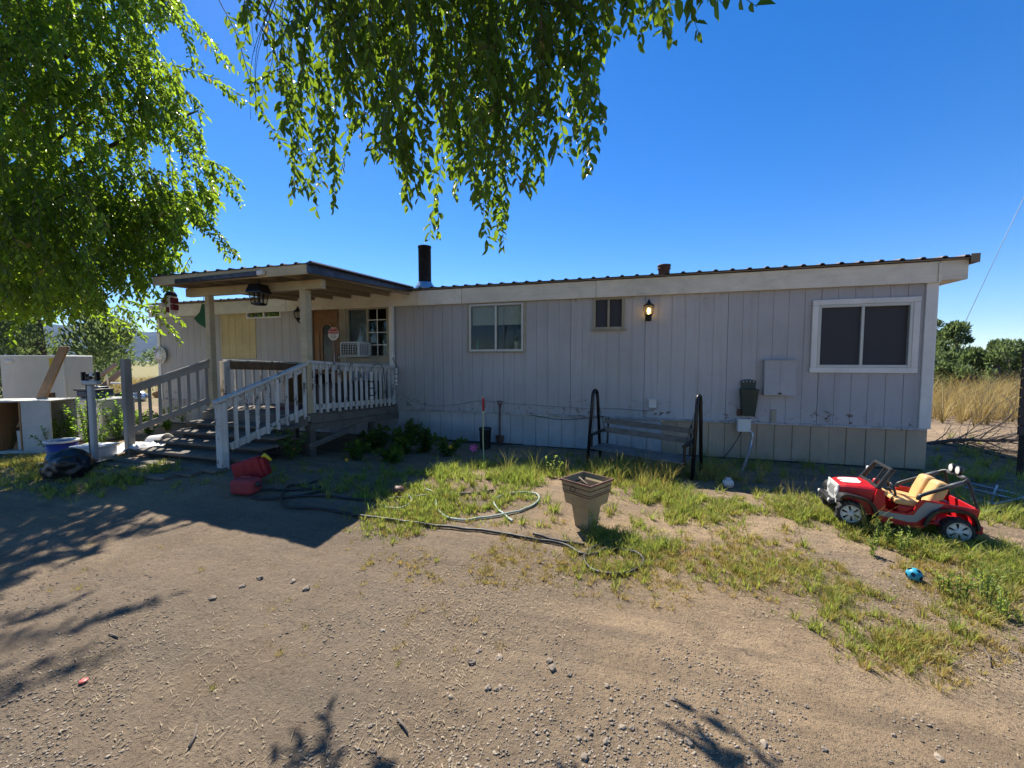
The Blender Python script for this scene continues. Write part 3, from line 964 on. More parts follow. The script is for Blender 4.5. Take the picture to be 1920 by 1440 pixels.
mb.add([(a, YW + 0.028, b) for a, b in inner] + [(a, YW + 0.0495, b) for a, b in inner], [(k, (k + 1) % n, n + (k + 1) % n, n + k) for k in range(n)])
mb.build('light_moulding', M['door'], door)
for (a, b, c, d) in ((dx0 + 0.08, 1.05, xm - 0.21, 2.15), (xm + 0.21, 1.05, dx1 - 0.07, 2.15), (dx0 + 0.1, 2.42, dx1 - 0.1, 2.55)):
    if c - a > 0.02: MB().box((a, YW + 0.034, b), (c, YW + 0.0495, d), 0.008).build('raised_panel', M['door'], door)
MB().lathe([(0, 0), (0.03, 0), (0.03, 0.01), (0.012, 0.02), (0.028, 0.04), (0.02, 0.06), (0, 0.062)], 14, Matrix.Translation((dx1 - 0.06, YW + 0.05, 1.62)) @ Matrix.Rotation(R(90), 4, 'X')).build('handle', M['galv'], door)
for (a, c) in ((dx0 - 0.06, dx0 + 0.02), (dx1 - 0.012, dx1 + 0.004)):
    MB().box((a, YW - 0.03, 0.70), (c, YW + 0.09, dz1 + 0.02), 0.003).build('door_frame', M['trim_cream'], door)
MB().box((dx0 - 0.06, YW - 0.028, dz1 - 0.02), (dx1 + 0.004, YW + 0.092, dz1 + 0.045), 0.003).build('door_frame', M['trim_cream'], door)
# ================================================================== PORCH
PXL, PXR, PYF = -6.48, -4.60, 4.80      # left post, right post, front line
porch = thing('porch', 'weathered wooden porch with cream roof posts, peeling white railings and steps', 'porch', (-5.5, 5.0, ground_h(-5.5, 5.0)))
def deck_z(y):
    return 0.775 - 0.09 * (y - PYF) / (YW - PYF)
# deck boards run across, front to wall
y = PYF - 0.06
bi = 0
pr = random.Random(21)
while y < YW - 0.07:
    w = 0.138
    z = deck_z(y + w / 2) + pr.uniform(-0.003, 0.003)
    MB().box((PXL - 0.10 + pr.uniform(-.01, .01), y, z - 0.036), (PXR + 0.05 + pr.uniform(-.01, .01), y + w, z), 0.005).build('deck_board', M['deckwood'], porch)
    y += w + 0.007
# rim boards and supports
A, B = Vector((PXR + 0.065, PYF - 0.02, 0)), Vector((PXR + 0.065, YW - 0.01, 0))
def bx4(mb, a0, a1, zt0, zt1, zb0, zb1, th, side):
    """plank in an upright plane with sloping top and bottom edges"""
    a0, a1, side = Vector(a0), Vector(a1), Vector(side)
    vs = []
    for s in (-th / 2, th / 2):
        o = side * s
        vs += [(a0.x + o.x, a0.y + o.y, zb0), (a1.x + o.x, a1.y + o.y, zb1), (a1.x + o.x, a1.y + o.y, zt1), (a0.x + o.x, a0.y + o.y, zt0)]
    return mb.add(vs, [(0, 1, 2, 3), (7, 6, 5, 4), (0, 4, 5, 1), (1, 5, 6, 2), (2, 6, 7, 3), (3, 7, 4, 0)])
bx4(MB(), A, B, 0.735, 0.645, 0.625, 0.53, 0.036, (1, 0, 0)).build('rim_board', M['deckwood'], porch)
bx4(MB(), A + Vector((0.012, -0.05, 0)), B + Vector((0.012, 0, 0)), 0.62, 0.525, 0.535, 0.40, 0.036, (1, 0, 0)).build('rim_board', M['deckwood'], porch)
bx4(MB(), (PXL - 0.12, PYF - 0.085, 0), (PXR + 0.05, PYF - 0.085, 0), 0.735, 0.735, 0.60, 0.60, 0.036, (0, 1, 0)).build('rim_board', M['deckwood'], porch)
for (xx, yy, s_) in ((PXR - 0.02, PYF + 0.05, 0.10), (PXR - 0.02, 6.3, 0.09), (PXL + 0.02, PYF + 0.08, 0.09), (PXL + 0.02, 6.4, 0.09)):
    MB().box((xx - s_ / 2, yy - s_ / 2, ground_h(xx, yy) - 0.08), (xx + s_ / 2, yy + s_ / 2, 0.64), 0.006).build('support_post', M['deckwood'], porch)
b0, b1 = on_plane(579, 838, A, B), on_plane(667, 800, A, B)
MB().board(b0, b1, 0.038, 0.085, (0, 0, 1), 0.005).build('diagonal_brace', M['deckwood'], porch)

# steps (treads over dark closed risers)
N0 = on_ground(419, 881); F0 = on_ground(245, 853)
steps = [(4.44, 0.615), (4.23, 0.515), (3.99, 0.42), (3.77, 0.325)]
prev_y = PYF - 0.105
stair = MB()
xl_top, xr_top = PXL - 0.09, PXR - 0.02
stair.box((xl_top + 0.45, 3.80, ground_h(-5.5, 3.9) - 0.05), (xl_top + 0.49, PYF - 0.11, 0.26))
stair.box((xr_top - 0.45, 3.80, ground_h(-5.5, 3.9) - 0.05), (xr_top - 0.41, PYF - 0.11, 0.26))
stair = stair.build('stair_carriage', M['darkwood'], porch)
for i, (yy, zz) in enumerate(steps):
    j = pr.uniform(-0.02, 0.02)
    b = MB().box((xl_top - 0.02 + j, yy, zz - 0.04), (xr_top + j, yy + 0.28, zz), 0.006)
    b.build('tread', M['deckwood'], stair)
    MB().box((xl_top + 0.12, yy + 0.07, zz - 0.20), (xr_top - 0.05, yy + 0.095, zz - 0.041), 0.003).build('riser', M['darkwood'], stair)
for k in range(3):     # ground-level boards in front of the steps
    yy = 3.60 - 0.17 * k
    zg = max(ground_h(-6.6, yy), ground_h(-5.2, yy)) + 0.006
    MB().obox((-5.75 - 0.10 * k, yy, zg + 0.012), Vector((1, 0.02 * k, 0)).normalized(), Vector((-0.02 * k, 1, 0)).normalized(), (0, 0, 1), (0.98 - 0.1 * k, 0.078, 0.02), 0.005).build('ground_board', M['deckwood'], porch)

# posts, beam, rafters, roof
ZB0, ZB1 = 2.57, 2.70
for xx, hw_ in ((PXL, 0.046), (PXR, 0.056)):
    z0 = deck_z(PYF) + 0.002
    MB().box((xx - hw_, PYF - hw_, z0), (xx + hw_, PYF + hw_, ZB0 - 0.002), 0.007).build('post', M['porch_cream'], porch)
MB().box((-6.93, PYF - 0.045, ZB0), (-4.27, PYF + 0.045, ZB1), 0.006).build('beam', M['porch_cream'], porch)
RX0, RX1, RYF, RYB = -7.02, -4.10, 4.38, YW - 0.115
def roof_und(y):
    return ZB1 + 0.125 + 0.095 * (y - PYF) / (YW - PYF)
for i in range(7):
    xx = RX0 + 0.12 + (RX1 - RX0 - 0.22) * i / 6
    p0, p1 = Vector((xx, RYF + 0.06, 0)), Vector((xx, YW - 0.066, 0))
    bx4(MB(), p0, p1, roof_und(p0.y) - 0.022, roof_und(p1.y) - 0.022, roof_und(p0.y) - 0.112, roof_und(p1.y) - 0.112, 0.038, (1, 0, 0)).build('rafter', M['ply'], porch)
pr_roof = MB()
n = 0
prof = []
x = RX0
while x < RX1 - 0.1:
    prof += [(x, 0), (x + 0.16, 0), (x + 0.18, 0.022), (x + 0.21, 0.022), (x + 0.23, 0)]
    x += 0.2305
prof.append((RX1 - 0.005, 0))
vs = []
for (yy, dz) in ((RYF - 0.05, 0.012), (RYB - 0.06, 0.012), (RYF - 0.05, 0.002), (RYB - 0.06, 0.002)):
    for (xx, h) in prof: vs.append((xx, yy, roof_und(yy) + dz + h))
n = len(prof)
pr_roof.add(vs, [(k, k + 1, n + k + 1, n + k) for k in range(n - 1)] + [(2 * n + k, 2 * n + k + 1, 3 * n + k + 1, 3 * n + k) for k in range(n - 1)] + [(k, k + 1, 2 * n + k + 1, 2 * n + k) for k in range(n - 1)])
proof = pr_roof.build('roof', M['roofmetal'], porch, recalc=False)
bx4(MB(), ((RX0 + RX1) / 2, RYF + 0.02, 0), ((RX0 + RX1) / 2, RYB - 0.01, 0), roof_und(RYF), roof_und(RYB), roof_und(RYF) - 0.018, roof_und(RYB) - 0.018, RX1 - RX0 - 0.06, (1, 0, 0)).build('roof_deck', M['ply'], proof)
zf = roof_und(RYF)
MB().box((RX0, RYF - 0.03, zf - 0.125), (RX1 - 0.03, RYF - 0.002, zf + 0.004), 0.004).build('fascia_board', M['porch_cream'], proof)
bx4(MB(), (RX1 - 0.012, RYF - 0.04, 0), (RX1 - 0.012, RYB, 0), zf + 0.022, roof_und(RYB) + 0.02, zf - 0.115, roof_und(RYB) - 0.06, 0.024, (1, 0, 0)).build('edge_flashing', M['flash_dark'], proof)
bx4(MB(), (RX0 + 0.012, RYF, 0), (RX0 + 0.012, RYB, 0), zf + 0.02, roof_und(RYB) + 0.02, zf - 0.11, roof_und(RYB) - 0.08, 0.024, (1, 0, 0)).build('fascia_board', M['porch_cream'], proof)
# dark strip of gutter hanging askew along the left of the front fascia
g0, g1 = on_y(345, 527, RYF - 0.06), on_y(483, 513, RYF - 0.06)
g0 = g0 + (g0 - g1) * 0.12
MB().board(g0, g1, 0.05, 0.07, (0, 0, 1), 0.01).build('gutter', M['flash_dark'], proof)
MB().board(g1 + Vector((0.0, 0, 0.0)), g1 + Vector((0.11, 0, 0.012)), 0.05, 0.062, (0, 0, 1), 0.008).build('gutter_end', M['trim_white'], proof)
# half post where the railing meets the home
MB().box((PXR - 0.045, YW - 0.10, 0.66), (PXR + 0.045, YW - 0.036, 2.62), 0.005).build('wall_post', M['trim_white'], porch)

# right-hand railing (deck corner to the home)
rail_r = bx4(MB(), (PXR + 0.02, PYF - 0.05, 0), (PXR + 0.02, YW - 0.03, 0), 1.555, 1.43, 1.515, 1.39, 0.10, (1, 0, 0)).build('railing', M['rail'], porch)
rail_r['label'] = 'peeling white railing from the deck corner to the home'
bx4(MB(), (PXR + 0.03, PYF - 0.03, 0), (PXR + 0.03, YW - 0.03, 0), 1.512, 1.387, 1.43, 1.305, 0.036, (1, 0, 0)).build('rail', M['rail'], rail_r)
bx4(MB(), (PXR + 0.03, PYF - 0.03, 0), (PXR + 0.03, YW - 0.03, 0), 0.90, 0.805, 0.82, 0.725, 0.036, (1, 0, 0)).build('rail', M['rail'], rail_r)
for i in range(16):
    f = (i + 0.5) / 16
    yy = PYF - 0.03 + (YW - 0.06 - PYF) * f
    zt = 1.50 - 0.125 * f; zb = 0.775 - 0.09 * f + pr.uniform(-.012, .008)
    lean = pr.uniform(-0.006, 0.006)
    MB().board((PXR + 0.069, yy + lean, zb), (PXR + 0.069, yy, zt), 0.038, 0.038, (1, 0, 0), 0.004).build('baluster', M['rail'], rail_r)

def sloped_rail(name, base_a, top_b, px_top, px_bot, nb, cap_w, label, newel_w, newel_top_py, newel_mat, rail_mat, px_pairs, out):
    """stair rail between a newel at base_a and a post at top_b; px_* = ((x,y) low, (x,y) high) in the photograph, laid in that plane"""
    A_, B_ = Vector(base_a), Vector(top_b)
    t0, t1 = on_plane(*px_top[0], A_, B_), on_plane(*px_top[1], A_, B_)
    u0, u1 = on_plane(*px_bot[0], A_, B_), on_plane(*px_bot[1], A_, B_)
    r = MB().board(t0, t1, cap_w, 0.035, (0, 0, 1), 0.005).build('railing', rail_mat, porch)
    r['label'] = label
    dn = Vector((0, 0, -0.062))
    MB().board(t0 + dn, t1 + dn, 0.036, 0.085, (0, 0, 1), 0.004).build('rail', rail_mat, r)
    MB().board(u0, u1, 0.036, 0.085, (0, 0, 1), 0.004).build('rail', rail_mat, r)
    d = (B_ - A_); d.z = 0; d.normalize()
    side = Vector((d.y, -d.x, 0)) * out
    for k in range(nb):
        f = (k + 0.6) / nb
        a = t0.lerp(t1, f) + dn + Vector((0, 0, 0.03)) + side * 0.036
        b = u0.lerp(u1, f) + Vector((0, 0, -0.09 + pr.uniform(-.015, .015))) + side * 0.036
        # keep the baluster upright
        b.x, b.y = a.x + pr.uniform(-.004, .004), a.y + pr.uniform(-.004, .004)
        MB().board(b, a, 0.038, 0.038, d, 0.004).build('baluster', rail_mat, r)
    zt = on_plane(*newel_top_py, A_, A_ + H_RIGHT).z
    MB().box((A_.x - newel_w, A_.y - newel_w, A_.z - 0.1), (A_.x + newel_w, A_.y + newel_w, zt), 0.006).build('newel', newel_mat, r)
    return r
sloped_rail('near', N0, Vector((PXR, PYF - 0.03, 0)), ((402, 755), (573, 682)), ((432, 838), (573, 770)), 9, 0.13,
            'peeling white stair railing beside the red fuel cans', 0.048, (419, 757), M['rail'], M['rail'], None, 1)
sloped_rail('far', F0, Vector((PXL, PYF, 0)), ((248, 724), (393, 675)), ((250, 806), (393, 750)), 8, 0.09,
            'grey stair railing with a tall newel beside the bathroom scale', 0.045, (243, 673), M['newel'], M['newel'], None, -1)

# left-hand side rail of the deck and its stub post
p0 = Vector((PXL + 0.03, 4.99, 0))
MB().box((PXL - 0.02, 4.93, 0.77), (PXL + 0.085, 5.035, 1.54), 0.005).build('rail_post', M['rail'], porch)
lr = MB().board((PXL + 0.03, 5.04, 1.47), (PXL + 0.03, YW - 0.03, 1.40), 0.04, 0.13, (0, 0, 1), 0.005).build('side_rail', M['brownwood'], porch)
MB().board((PXL + 0.03, 4.99, 1.552), (PXL + 0.03, YW - 0.03, 1.482), 0.10, 0.03, (0, 0, 1), 0.005).build('rail_cap', M['rail'], lr)
for k in range(11):
    yy = 5.2 + 0.165 * k
    MB().box((PXL - 0.028, yy - 0.018, 0.76), (PXL + 0.008, yy + 0.018, 1.45), 0.004).build('baluster', M['rail'], lr)
# ================================================================== THINGS ON AND AROUND THE HOME
def lantern(name, label, top, h, w, lit=False, wall=True, hang=0.0):
    """six-sided carriage lantern: cap, finial, cage bars, glass, cup, wall arm; top = point at the top of the finial"""
    top = Vector(top)
    root = thing(name, label, 'lantern', top + Vector((0, 0, -h)))
    T = lambda z: Matrix.Translation((top.x, top.y, top.z - h + z))
    MB().lathe([(0.002, 0), (w * .12, -.12 * h), (w * .2, -.2 * h), (w * .5, -.3 * h), (w * .52, -.33 * h), (0, -.33 * h)], 8, T(h), False).build('cap', M['black_metal'], root)
    MB().lathe([(w * .42, -.335 * h), (w * .45, -.5 * h), (w * .34, -.74 * h)], 8, T(h), False).build('glass_shade', M['lamp_glass'], root)
    MB().lathe([(0, -.735 * h), (w * .38, -.74 * h), (w * .36, -.78 * h), (w * .16, -.86 * h), (w * .1, -.95 * h), (.002, -h)], 8, T(h), False).build('cup', M['black_metal'], root)
    cage = MB()
    for k in range(8):
        a = 2 * math.pi * k / 8
        q = lambda r, z: Vector((top.x + r * math.cos(a), top.y + r * math.sin(a), top.z + z * h))
        cage.tube([q(w * .44, -.33), q(w * .47, -.5), q(w * .36, -.75)], 0.004, 5)
    cage.build('cage', M['black_metal'], root)
    if lit:
        b = MB().lathe([(0, -.42 * h), (w * .1, -.45 * h), (w * .17, -.55 * h), (w * .1, -.68 * h), (w * .07, -.74 * h)], 12, T(h)).build('bulb', M['lamp_on'], root)
        ld = bpy.data.lights.new('lantern_light', 'POINT'); ld.energy = 0.4; ld.color = (1, 0.66, 0.28); ld.shadow_soft_size = 0.03
        lo = bpy.data.objects.new('lantern_light', ld); COL.objects.link(lo); lo.parent = root
        lo.location = (0.0, -0.0, h * 0.40)
    if wall:
        arm = MB()
        arm.tube([(top.x, top.y, top.z - .9 * h), (top.x, top.y + .03, top.z - 1.02 * h), (top.x, YW - .02, top.z - .92 * h)], 0.012, 8)
        arm.box((top.x - .045, YW - .022, top.z - 1.02 * h), (top.x + .045, YW - .006, top.z - .72 * h), .006)
        arm.build('wall_bracket', M['black_metal'], root)
    if hang:
        MB().tube([top + Vector((0, 0, -.01)), top + Vector((0, 0, hang))], 0.005, 6).build('hook', M['black_metal'], root)
    return root
p = on_y(1217, 560, YW - 0.12); q = on_y(1217, 600, YW - 0.12)
lantern('wall_lantern', 'lit black wall lantern glowing amber right of the small window', p, p.z - q.z, 0.17, True)
p = on_y(558, 574, YW - 0.12); q = on_y(558, 604, YW - 0.12)
lantern('wall_lantern', 'unlit black wall lantern on the siding left of the front door', p, p.z - q.z, 0.17)
p = on_y(486, 532, PYF - 0.16); q = on_y(486, 573, PYF - 0.16)
HB = p.z - q.z
hl = thing('hanging_lantern', 'large black lantern hanging under the front edge of the porch roof', 'lantern', q)
TL = Matrix.Translation(q); wl_ = 0.125; ph_ = R(45) + R(10)
MB().lathe([(.03, HB), (wl_ * .95, HB * .96), (wl_ * 1.02, HB * .90), (wl_ * 1.32, HB * .62), (wl_ * 1.32, HB * .56), (0, HB * .56)], 4, TL, False, ph_).build('cap', M['black_metal'], hl)
MB().lathe([(wl_ * .96, HB * .555), (wl_ * .74, HB * .10)], 4, TL, False, ph_).build('glass_shade', M['lamp_glass'], hl)
MB().lathe([(0, HB * .11), (wl_ * .82, HB * .11), (wl_ * .82, HB * .05), (wl_ * .5, 0), (0, 0)], 4, TL, False, ph_).build('cup', M['black_metal'], hl)
cg_ = MB()
for k in range(8):
    a = ph_ + math.pi / 4 * k; f_ = 1.0 if k % 2 == 0 else .70
    cg_.tube([q + Vector((math.cos(a) * wl_ * .98 * f_, math.sin(a) * wl_ * .98 * f_, HB * .56)), q + Vector((math.cos(a) * wl_ * .78 * f_, math.sin(a) * wl_ * .78 * f_, HB * .08))], .006, 5)
cg_.tube([q + Vector((0, 0, HB * .56)), q + Vector((0, 0, HB * .11))], .02, 8)
cg_.build('cage', M['black_metal'], hl)
MB().tube([p, Vector((p.x, p.y, roof_und(PYF - .16) - .02))], .006, 6).build('hook', M['black_metal'], hl)

# octagonal red and white notice on a stake at the railing
sc_ = on_y(625, 626, YW - 0.30)
sg = thing('octagonal_sign', 'small octagonal red and white notice in front of the oak door', 'sign', (sc_.x, sc_.y, deck_z(sc_.y)))
rs = 0.135
def octo(r, z0=-9, z1=9, n=8):
    return [(sc_.x + r * math.cos(R(22.5) + 2 * math.pi * k / n), sc_.z + r * math.sin(R(22.5) + 2 * math.pi * k / n)) for k in range(n)]
MB().prism(octo(rs), sc_.y, sc_.y + 0.006, lambda a, b, t: (a, t, b)).build('plate', M['sticker'], sg)
o8 = octo(rs * .92)
topv = [q for q in o8 if q[1] > sc_.z + 0.01]
topv = sorted(topv, key=lambda q: math.atan2(q[1] - sc_.z, q[0] - sc_.x))
zc = sc_.z + 0.004; xw = rs * .92 * math.cos(R(22.5))
MB().prism([(sc_.x + xw, zc)] + topv + [(sc_.x - xw, zc)], sc_.y - 0.0035, sc_.y - 0.0015, lambda a, b, t: (a, t, b)).build('red_field', M['sign_red'], sg)
def text(body, size, loc, mat, parent, name='lettering', width=None):
    cu = bpy.data.curves.new(name, 'FONT'); cu.body = body; cu.size = size; cu.align_x = 'CENTER'; cu.align_y = 'CENTER'; cu.extrude = 0.0006
    tmp = bpy.data.objects.new('tmp_text', cu); COL.objects.link(tmp)
    bpy.context.view_layer.update()
    dg = bpy.context.evaluated_depsgraph_get()
    me = bpy.data.meshes.new_from_object(tmp.evaluated_get(dg))
    bpy.data.objects.remove(tmp)
    co = [v.co.copy() for v in me.vertices]
    wx = max(c.x for c in co) - min(c.x for c in co)
    sx = (width / wx) if width else 1.0
    inv = world_matrix(parent).inverted()
    for v in me.vertices:
        v.co = inv @ Vector((loc[0] + v.co.x * sx, loc[1] - v.co.z, loc[2] + v.co.y))
    me.materials.clear(); me.materials.append(mat); me.name = name
    ob = bpy.data.objects.new(name, me); COL.objects.link(ob); ob.parent = parent; WM[ob.name] = world_matrix(parent)
    return ob
text('NO', 0.038, (sc_.x, sc_.y - 0.0045, sc_.z + 0.092), M['sticker'], sg)
text('TRESPASSING', 0.036, (sc_.x, sc_.y - 0.0045, sc_.z + 0.038), M['sticker'], sg, width=0.205)
ln = MB()
for (z, ws_) in ((-0.022, (0.05, 0.07)), (-0.058, (0.04, 0.03, 0.05)), (-0.083, (0.05, 0.04))):
    tot = sum(ws_) + 0.012 * (len(ws_) - 1); x = sc_.x - tot / 2
    for w_ in ws_:
        ln.box((x, sc_.y - 0.003, sc_.z + z - 0.006), (x + w_, sc_.y - 0.0012, sc_.z + z + 0.006)); x += w_ + 0.012
ln.build('small_print', M['ink'], sg)
MB().tube([(sc_.x, sc_.y + 0.018, deck_z(sc_.y) + 0.002), (sc_.x, sc_.y + 0.018, sc_.z + 0.08)], 0.009, 8).build('stake', M['galv'], sg)

# window air conditioner in the window beside the door
x0, z0, x1, z1 = OP['grid']
pa, pb = on_y(637, 645, YW - 0.36), on_y(664, 671, YW - 0.36)
ac = thing('air_conditioner', 'small white window air conditioner jutting out beside the front door', 'air conditioner', (pa.x + .2, YW - 0.2, pb.z))
ax0, ax1, az0, az1 = pa.x, pa.x + 0.44, z0 + 0.005, z0 + 0.30
MB().box((ax0, YW - 0.36, az0), (ax1, YW + 0.06, az1), 0.012).build('housing', M['white_appl'], ac)
MB().box((ax0 + 0.03, YW - 0.364, az0 + 0.03), (ax1 - 0.03, YW - 0.361, az1 - 0.03)).build('coil', M['black_metal'], ac)
gr = MB()
for k in range(11):
    xx = ax0 + 0.04 + k * (ax1 - ax0 - 0.08) / 10
    gr.tube([(xx, YW - 0.370, az0 + 0.03), (xx + 0.02 * math.sin(k * 2.1), YW - 0.370, (az0 + az1) / 2), (xx, YW - 0.370, az1 - 0.03)], 0.004, 5)
for k in range(5):
    zz = az0 + 0.05 + k * 0.048
    gr.tube([(ax0 + 0.03, YW - 0.375, zz), (ax1 - 0.03, YW - 0.375, zz)], 0.0035, 5)
gr.build('grille', M['white_appl'], ac)
for k in range(4):
    MB().box((ax1 + 0.0012, YW - 0.33 + k * 0.07, az0 + 0.04), (ax1 + 0.003, YW - 0.285 + k * 0.07, az1 - 0.04)).build('louvre', M['grey_stripe'], ac)

# wall boxes
def wall_box(name, label, cat, x0, y0, x1, y1, th, mat, lip=True, grooves=0):
    a, b, c, d = rect_px(x0, y0, x1, y1, YW - th)
    r = thing(name, label, cat, ((a + c) / 2, YW, b))
    MB().box((a, YW - th, b), (c, YW - 0.006, d), 0.005).build('case', mat, r)
    if lip: MB().box((a - 0.012, YW - th - 0.012, d - 0.004), (c + 0.012, YW - 0.006, d + 0.012), 0.003).build('lid', mat, r)
    for k in range(grooves):
        xx = a + (c - a) * (k + 1) / (grooves + 1)
        MB().box((xx - 0.004, YW - th - 0.004, b + 0.02), (xx + 0.004, YW - th - 0.001, d - 0.02)).build('seam', mat, r)
    return r
r = wall_box('wall_access_box', 'shallow grey painted utility box on the siding left of the large screened window', 'utility box', 1433, 676, 1494, 742, 0.09, M['grey_skirt'], True, 1)
a, b, c, d = rect_px(1433, 676, 1494, 742, YW - 0.09)
MB().box(((a + c) / 2 - 0.02, YW - 0.104, b + 0.02), ((a + c) / 2 + 0.02, YW - 0.091, b + 0.045), 0.003).build('latch', M['black_metal'], r)
wall_box('outlet_cover', 'small white outlet cover low on the siding behind the bench swing', 'outlet cover', 1216, 750, 1231, 765, 0.05, M['white_plastic'])
r = wall_box('junction_box', 'white junction box on the ledge with a conduit running to the ground', 'junction box', 1383, 787, 1408, 810, 0.11, M['white_appl'])
c0 = on_y(1411, 815, YW - 0.1)
MB().tube(spline([on_y(1404, 808, YW - 0.09), c0, on_y(1405, 842, YW - 0.16), on_ground(1392, 882) + Vector((0, 0, -.03))]), 0.018, 10).build('conduit', M['galv'], r)
MB().tube(spline([on_y(1390, 810, YW - 0.06), on_y(1372, 840, YW - 0.05), on_y(1352, 862, YW - 0.06), on_y(1340, 872, YW - 0.08)]), 0.006, 6).build('cable', M['black_plastic'], r)
# small dark and bare-wood blocks left on the ledge
a, b, c, d = rect_px(1382, 767, 1390, 780, YW - 0.02)
tag(MB().box((a, YW - 0.03, b), (c, YW - 0.006, d), 0.003).build('socket_plate', M['rust'], None, (a, YW - .03, b)), 'small rusty plate on the siding beside the dark green letter box', 'plate')
a, b, c, d = rect_px(1446, 768, 1455, 796, YW - 0.02)
tag(MB().box((a, YW - 0.022, b), (c, YW - 0.006, d), 0.003).build('patch_board', M['trim_cream'], None, (a, YW - .02, b)), 'bare tan wood patch nailed above the tan skirting', 'board')
# dark green tapered letter box / bin hanging on the wall
a, b, c, d = rect_px(1390, 712, 1423, 781, YW - 0.15)
gb = thing('letter_box', 'dark green tapered wall bin hanging below the grey utility box', 'wall bin', ((a + c) / 2, YW - 0.1, b))
w = c - a
mb = MB()
def taper(mb, xc, w0, w1, z0, z1, yb, d0, d1):
    vs = []
    for (ww, zz, dd) in ((w0, z0, d0), (w1, z1, d1)):
        vs += [(xc - ww / 2, yb - dd, zz), (xc + ww / 2, yb - dd, zz), (xc + ww / 2, yb, zz), (xc - ww / 2, yb, zz)]
    return mb.add(vs, [(3, 2, 1, 0), (4, 5, 6, 7), (0, 1, 5, 4), (1, 2, 6, 5), (2, 3, 7, 6), (3, 0, 4, 7)])
taper(MB(), (a + c) / 2, w * 0.72, w, b, b + (d - b) * 0.74, YW - 0.006, 0.10, 0.15).build('bin', M['dkgreen'], gb)
back = []
for k in range(9):
    f = k / 8 * 2 - 1
    back.append(((a + c) / 2 - f * w * 0.44, d - 0.025 * f * f))
MB().prism([((a + c) / 2 - w * .4, b + (d - b) * .70), ((a + c) / 2 + w * .4, b + (d - b) * .70)] + back, YW - 0.035, YW - 0.006, lambda u, v, t: (u, t, v)).build('back_plate', M['dkgreen'], gb)
for k in range(4):
    f = (k - 1.5) / 2
    MB().lathe([(0, 0), (0.011, 0), (0.011, 0.002), (0, 0.002)], 10, Matrix.Translation(((a + c) / 2 + f * w * .4, YW - 0.036, d - 0.03 - 0.012 * f * f)) @ Matrix.Rotation(R(90), 4, 'X')).build('vent_hole', M['galv'], gb)

# loose cable looping along the wall above the ledge
cpx = [(752, 735), (765, 748), (790, 757), (820, 760), (860, 758), (890, 752), (910, 752), (960, 757), (1000, 759), (1050, 763), (1100, 766), (1150, 766), (1215, 770), (1232, 764)]
tag(MB().tube(spline([on_y(x_, y_, YW - 0.02) for x_, y_ in cpx], 4), 0.006, 6).build('wall_cable', M['grey_stripe'], None, on_y(752, 735, YW)), 'thin grey cable looping along the siding above the ledge', 'cable')
cpx = [(995, 778), (1040, 786), (1080, 786), (1108, 783), (1135, 780)]
tag(MB().tube(spline([on_y(x_, y_, YW - 0.045) for x_, y_ in cpx], 4), 0.005, 6).build('wall_cable', M['black_plastic'], None, on_y(995, 778, YW)), 'black cable sagging below the ledge behind the bench swing', 'cable')

# green cloth hung by the left porch post; striped birdhouse; round wheel ornament on the corner
gp = [on_y(x_, y_, PYF + 0.35) for x_, y_ in ((378, 570), (372, 585), (364, 597), (373, 606), (384, 615), (388, 610), (389, 590), (388, 570))]
cl = MB(); n = len(gp)
cl.add([q + Vector((0, 0.02 * math.sin(i * 1.7), 0)) for i, q in enumerate(gp)] + [q + Vector((0, 0.012 + 0.02 * math.sin(i * 1.7), 0)) for i, q in enumerate(gp)],
       [tuple(range(n)), tuple(range(2 * n - 1, n - 1, -1))] + [(k, (k + 1) % n, n + (k + 1) % n, n + k) for k in range(n)])
gc = thing('hanging_cloth', 'dark green cloth pennant hanging beside the left porch post', 'cloth', gp[4])
cl.build('cloth', M['green_cloth'], gc)
MB().tube([gp[0], gp[0] + Vector((0.05, 0, 0.06)), Vector((gp[0].x + 0.06, PYF + 0.35, roof_und(PYF + .35) - 0.02))], 0.004, 5).build('cord', M['black_plastic'], gc)

M['shaded_red'] = plain('birdhouse_shaded_red', (0.16, 0.008, 0.014), .6)  # red darkened in the colour itself to stand for the leaves' shade
bp = at_depth(322, 570, 6.75)
bh = thing('birdhouse', 'red and white striped birdhouse with a dark cap hanging left of the porch', 'birdhouse', bp + Vector((0, 0, -0.2)))
MB().box((bp.x - .05, bp.y - .05, bp.z - .16), (bp.x + .05, bp.y + .05, bp.z + .13), .004).build('box', M['trim_white'], bh)
for k, (dx_, dz_) in enumerate(((.085, .05), (-.085, .06), (.085, -.06), (-.02, -.10))):
    MB().box((bp.x + dx_ - .034, bp.y - .06, bp.z + dz_ - .045), (bp.x + dx_ + .034, bp.y + .03, bp.z + dz_ + .045), .004).build('red_block', M['shaded_red'], bh)
MB().box((bp.x - .20, bp.y - .07, bp.z - .06), (bp.x - .122, bp.y + .05, bp.z + .02), .004).build('side_box', M['trim_white'], bh)
MB().box((bp.x - .121, bp.y - .03, bp.z - .03), (bp.x - .05, bp.y + .0, bp.z - .01), .003).build('arm', M['trim_white'], bh)
MB().lathe([(.075, .13), (.08, .15), (.05, .20), (.002, .21)], 12, Matrix.Translation(bp)).build('cap', M['black_metal'], bh)
MB().tube([bp + Vector((0, 0, .2)), bp + Vector((0, 0, .38))], .004, 5).build('wire', M['black_metal'], bh)

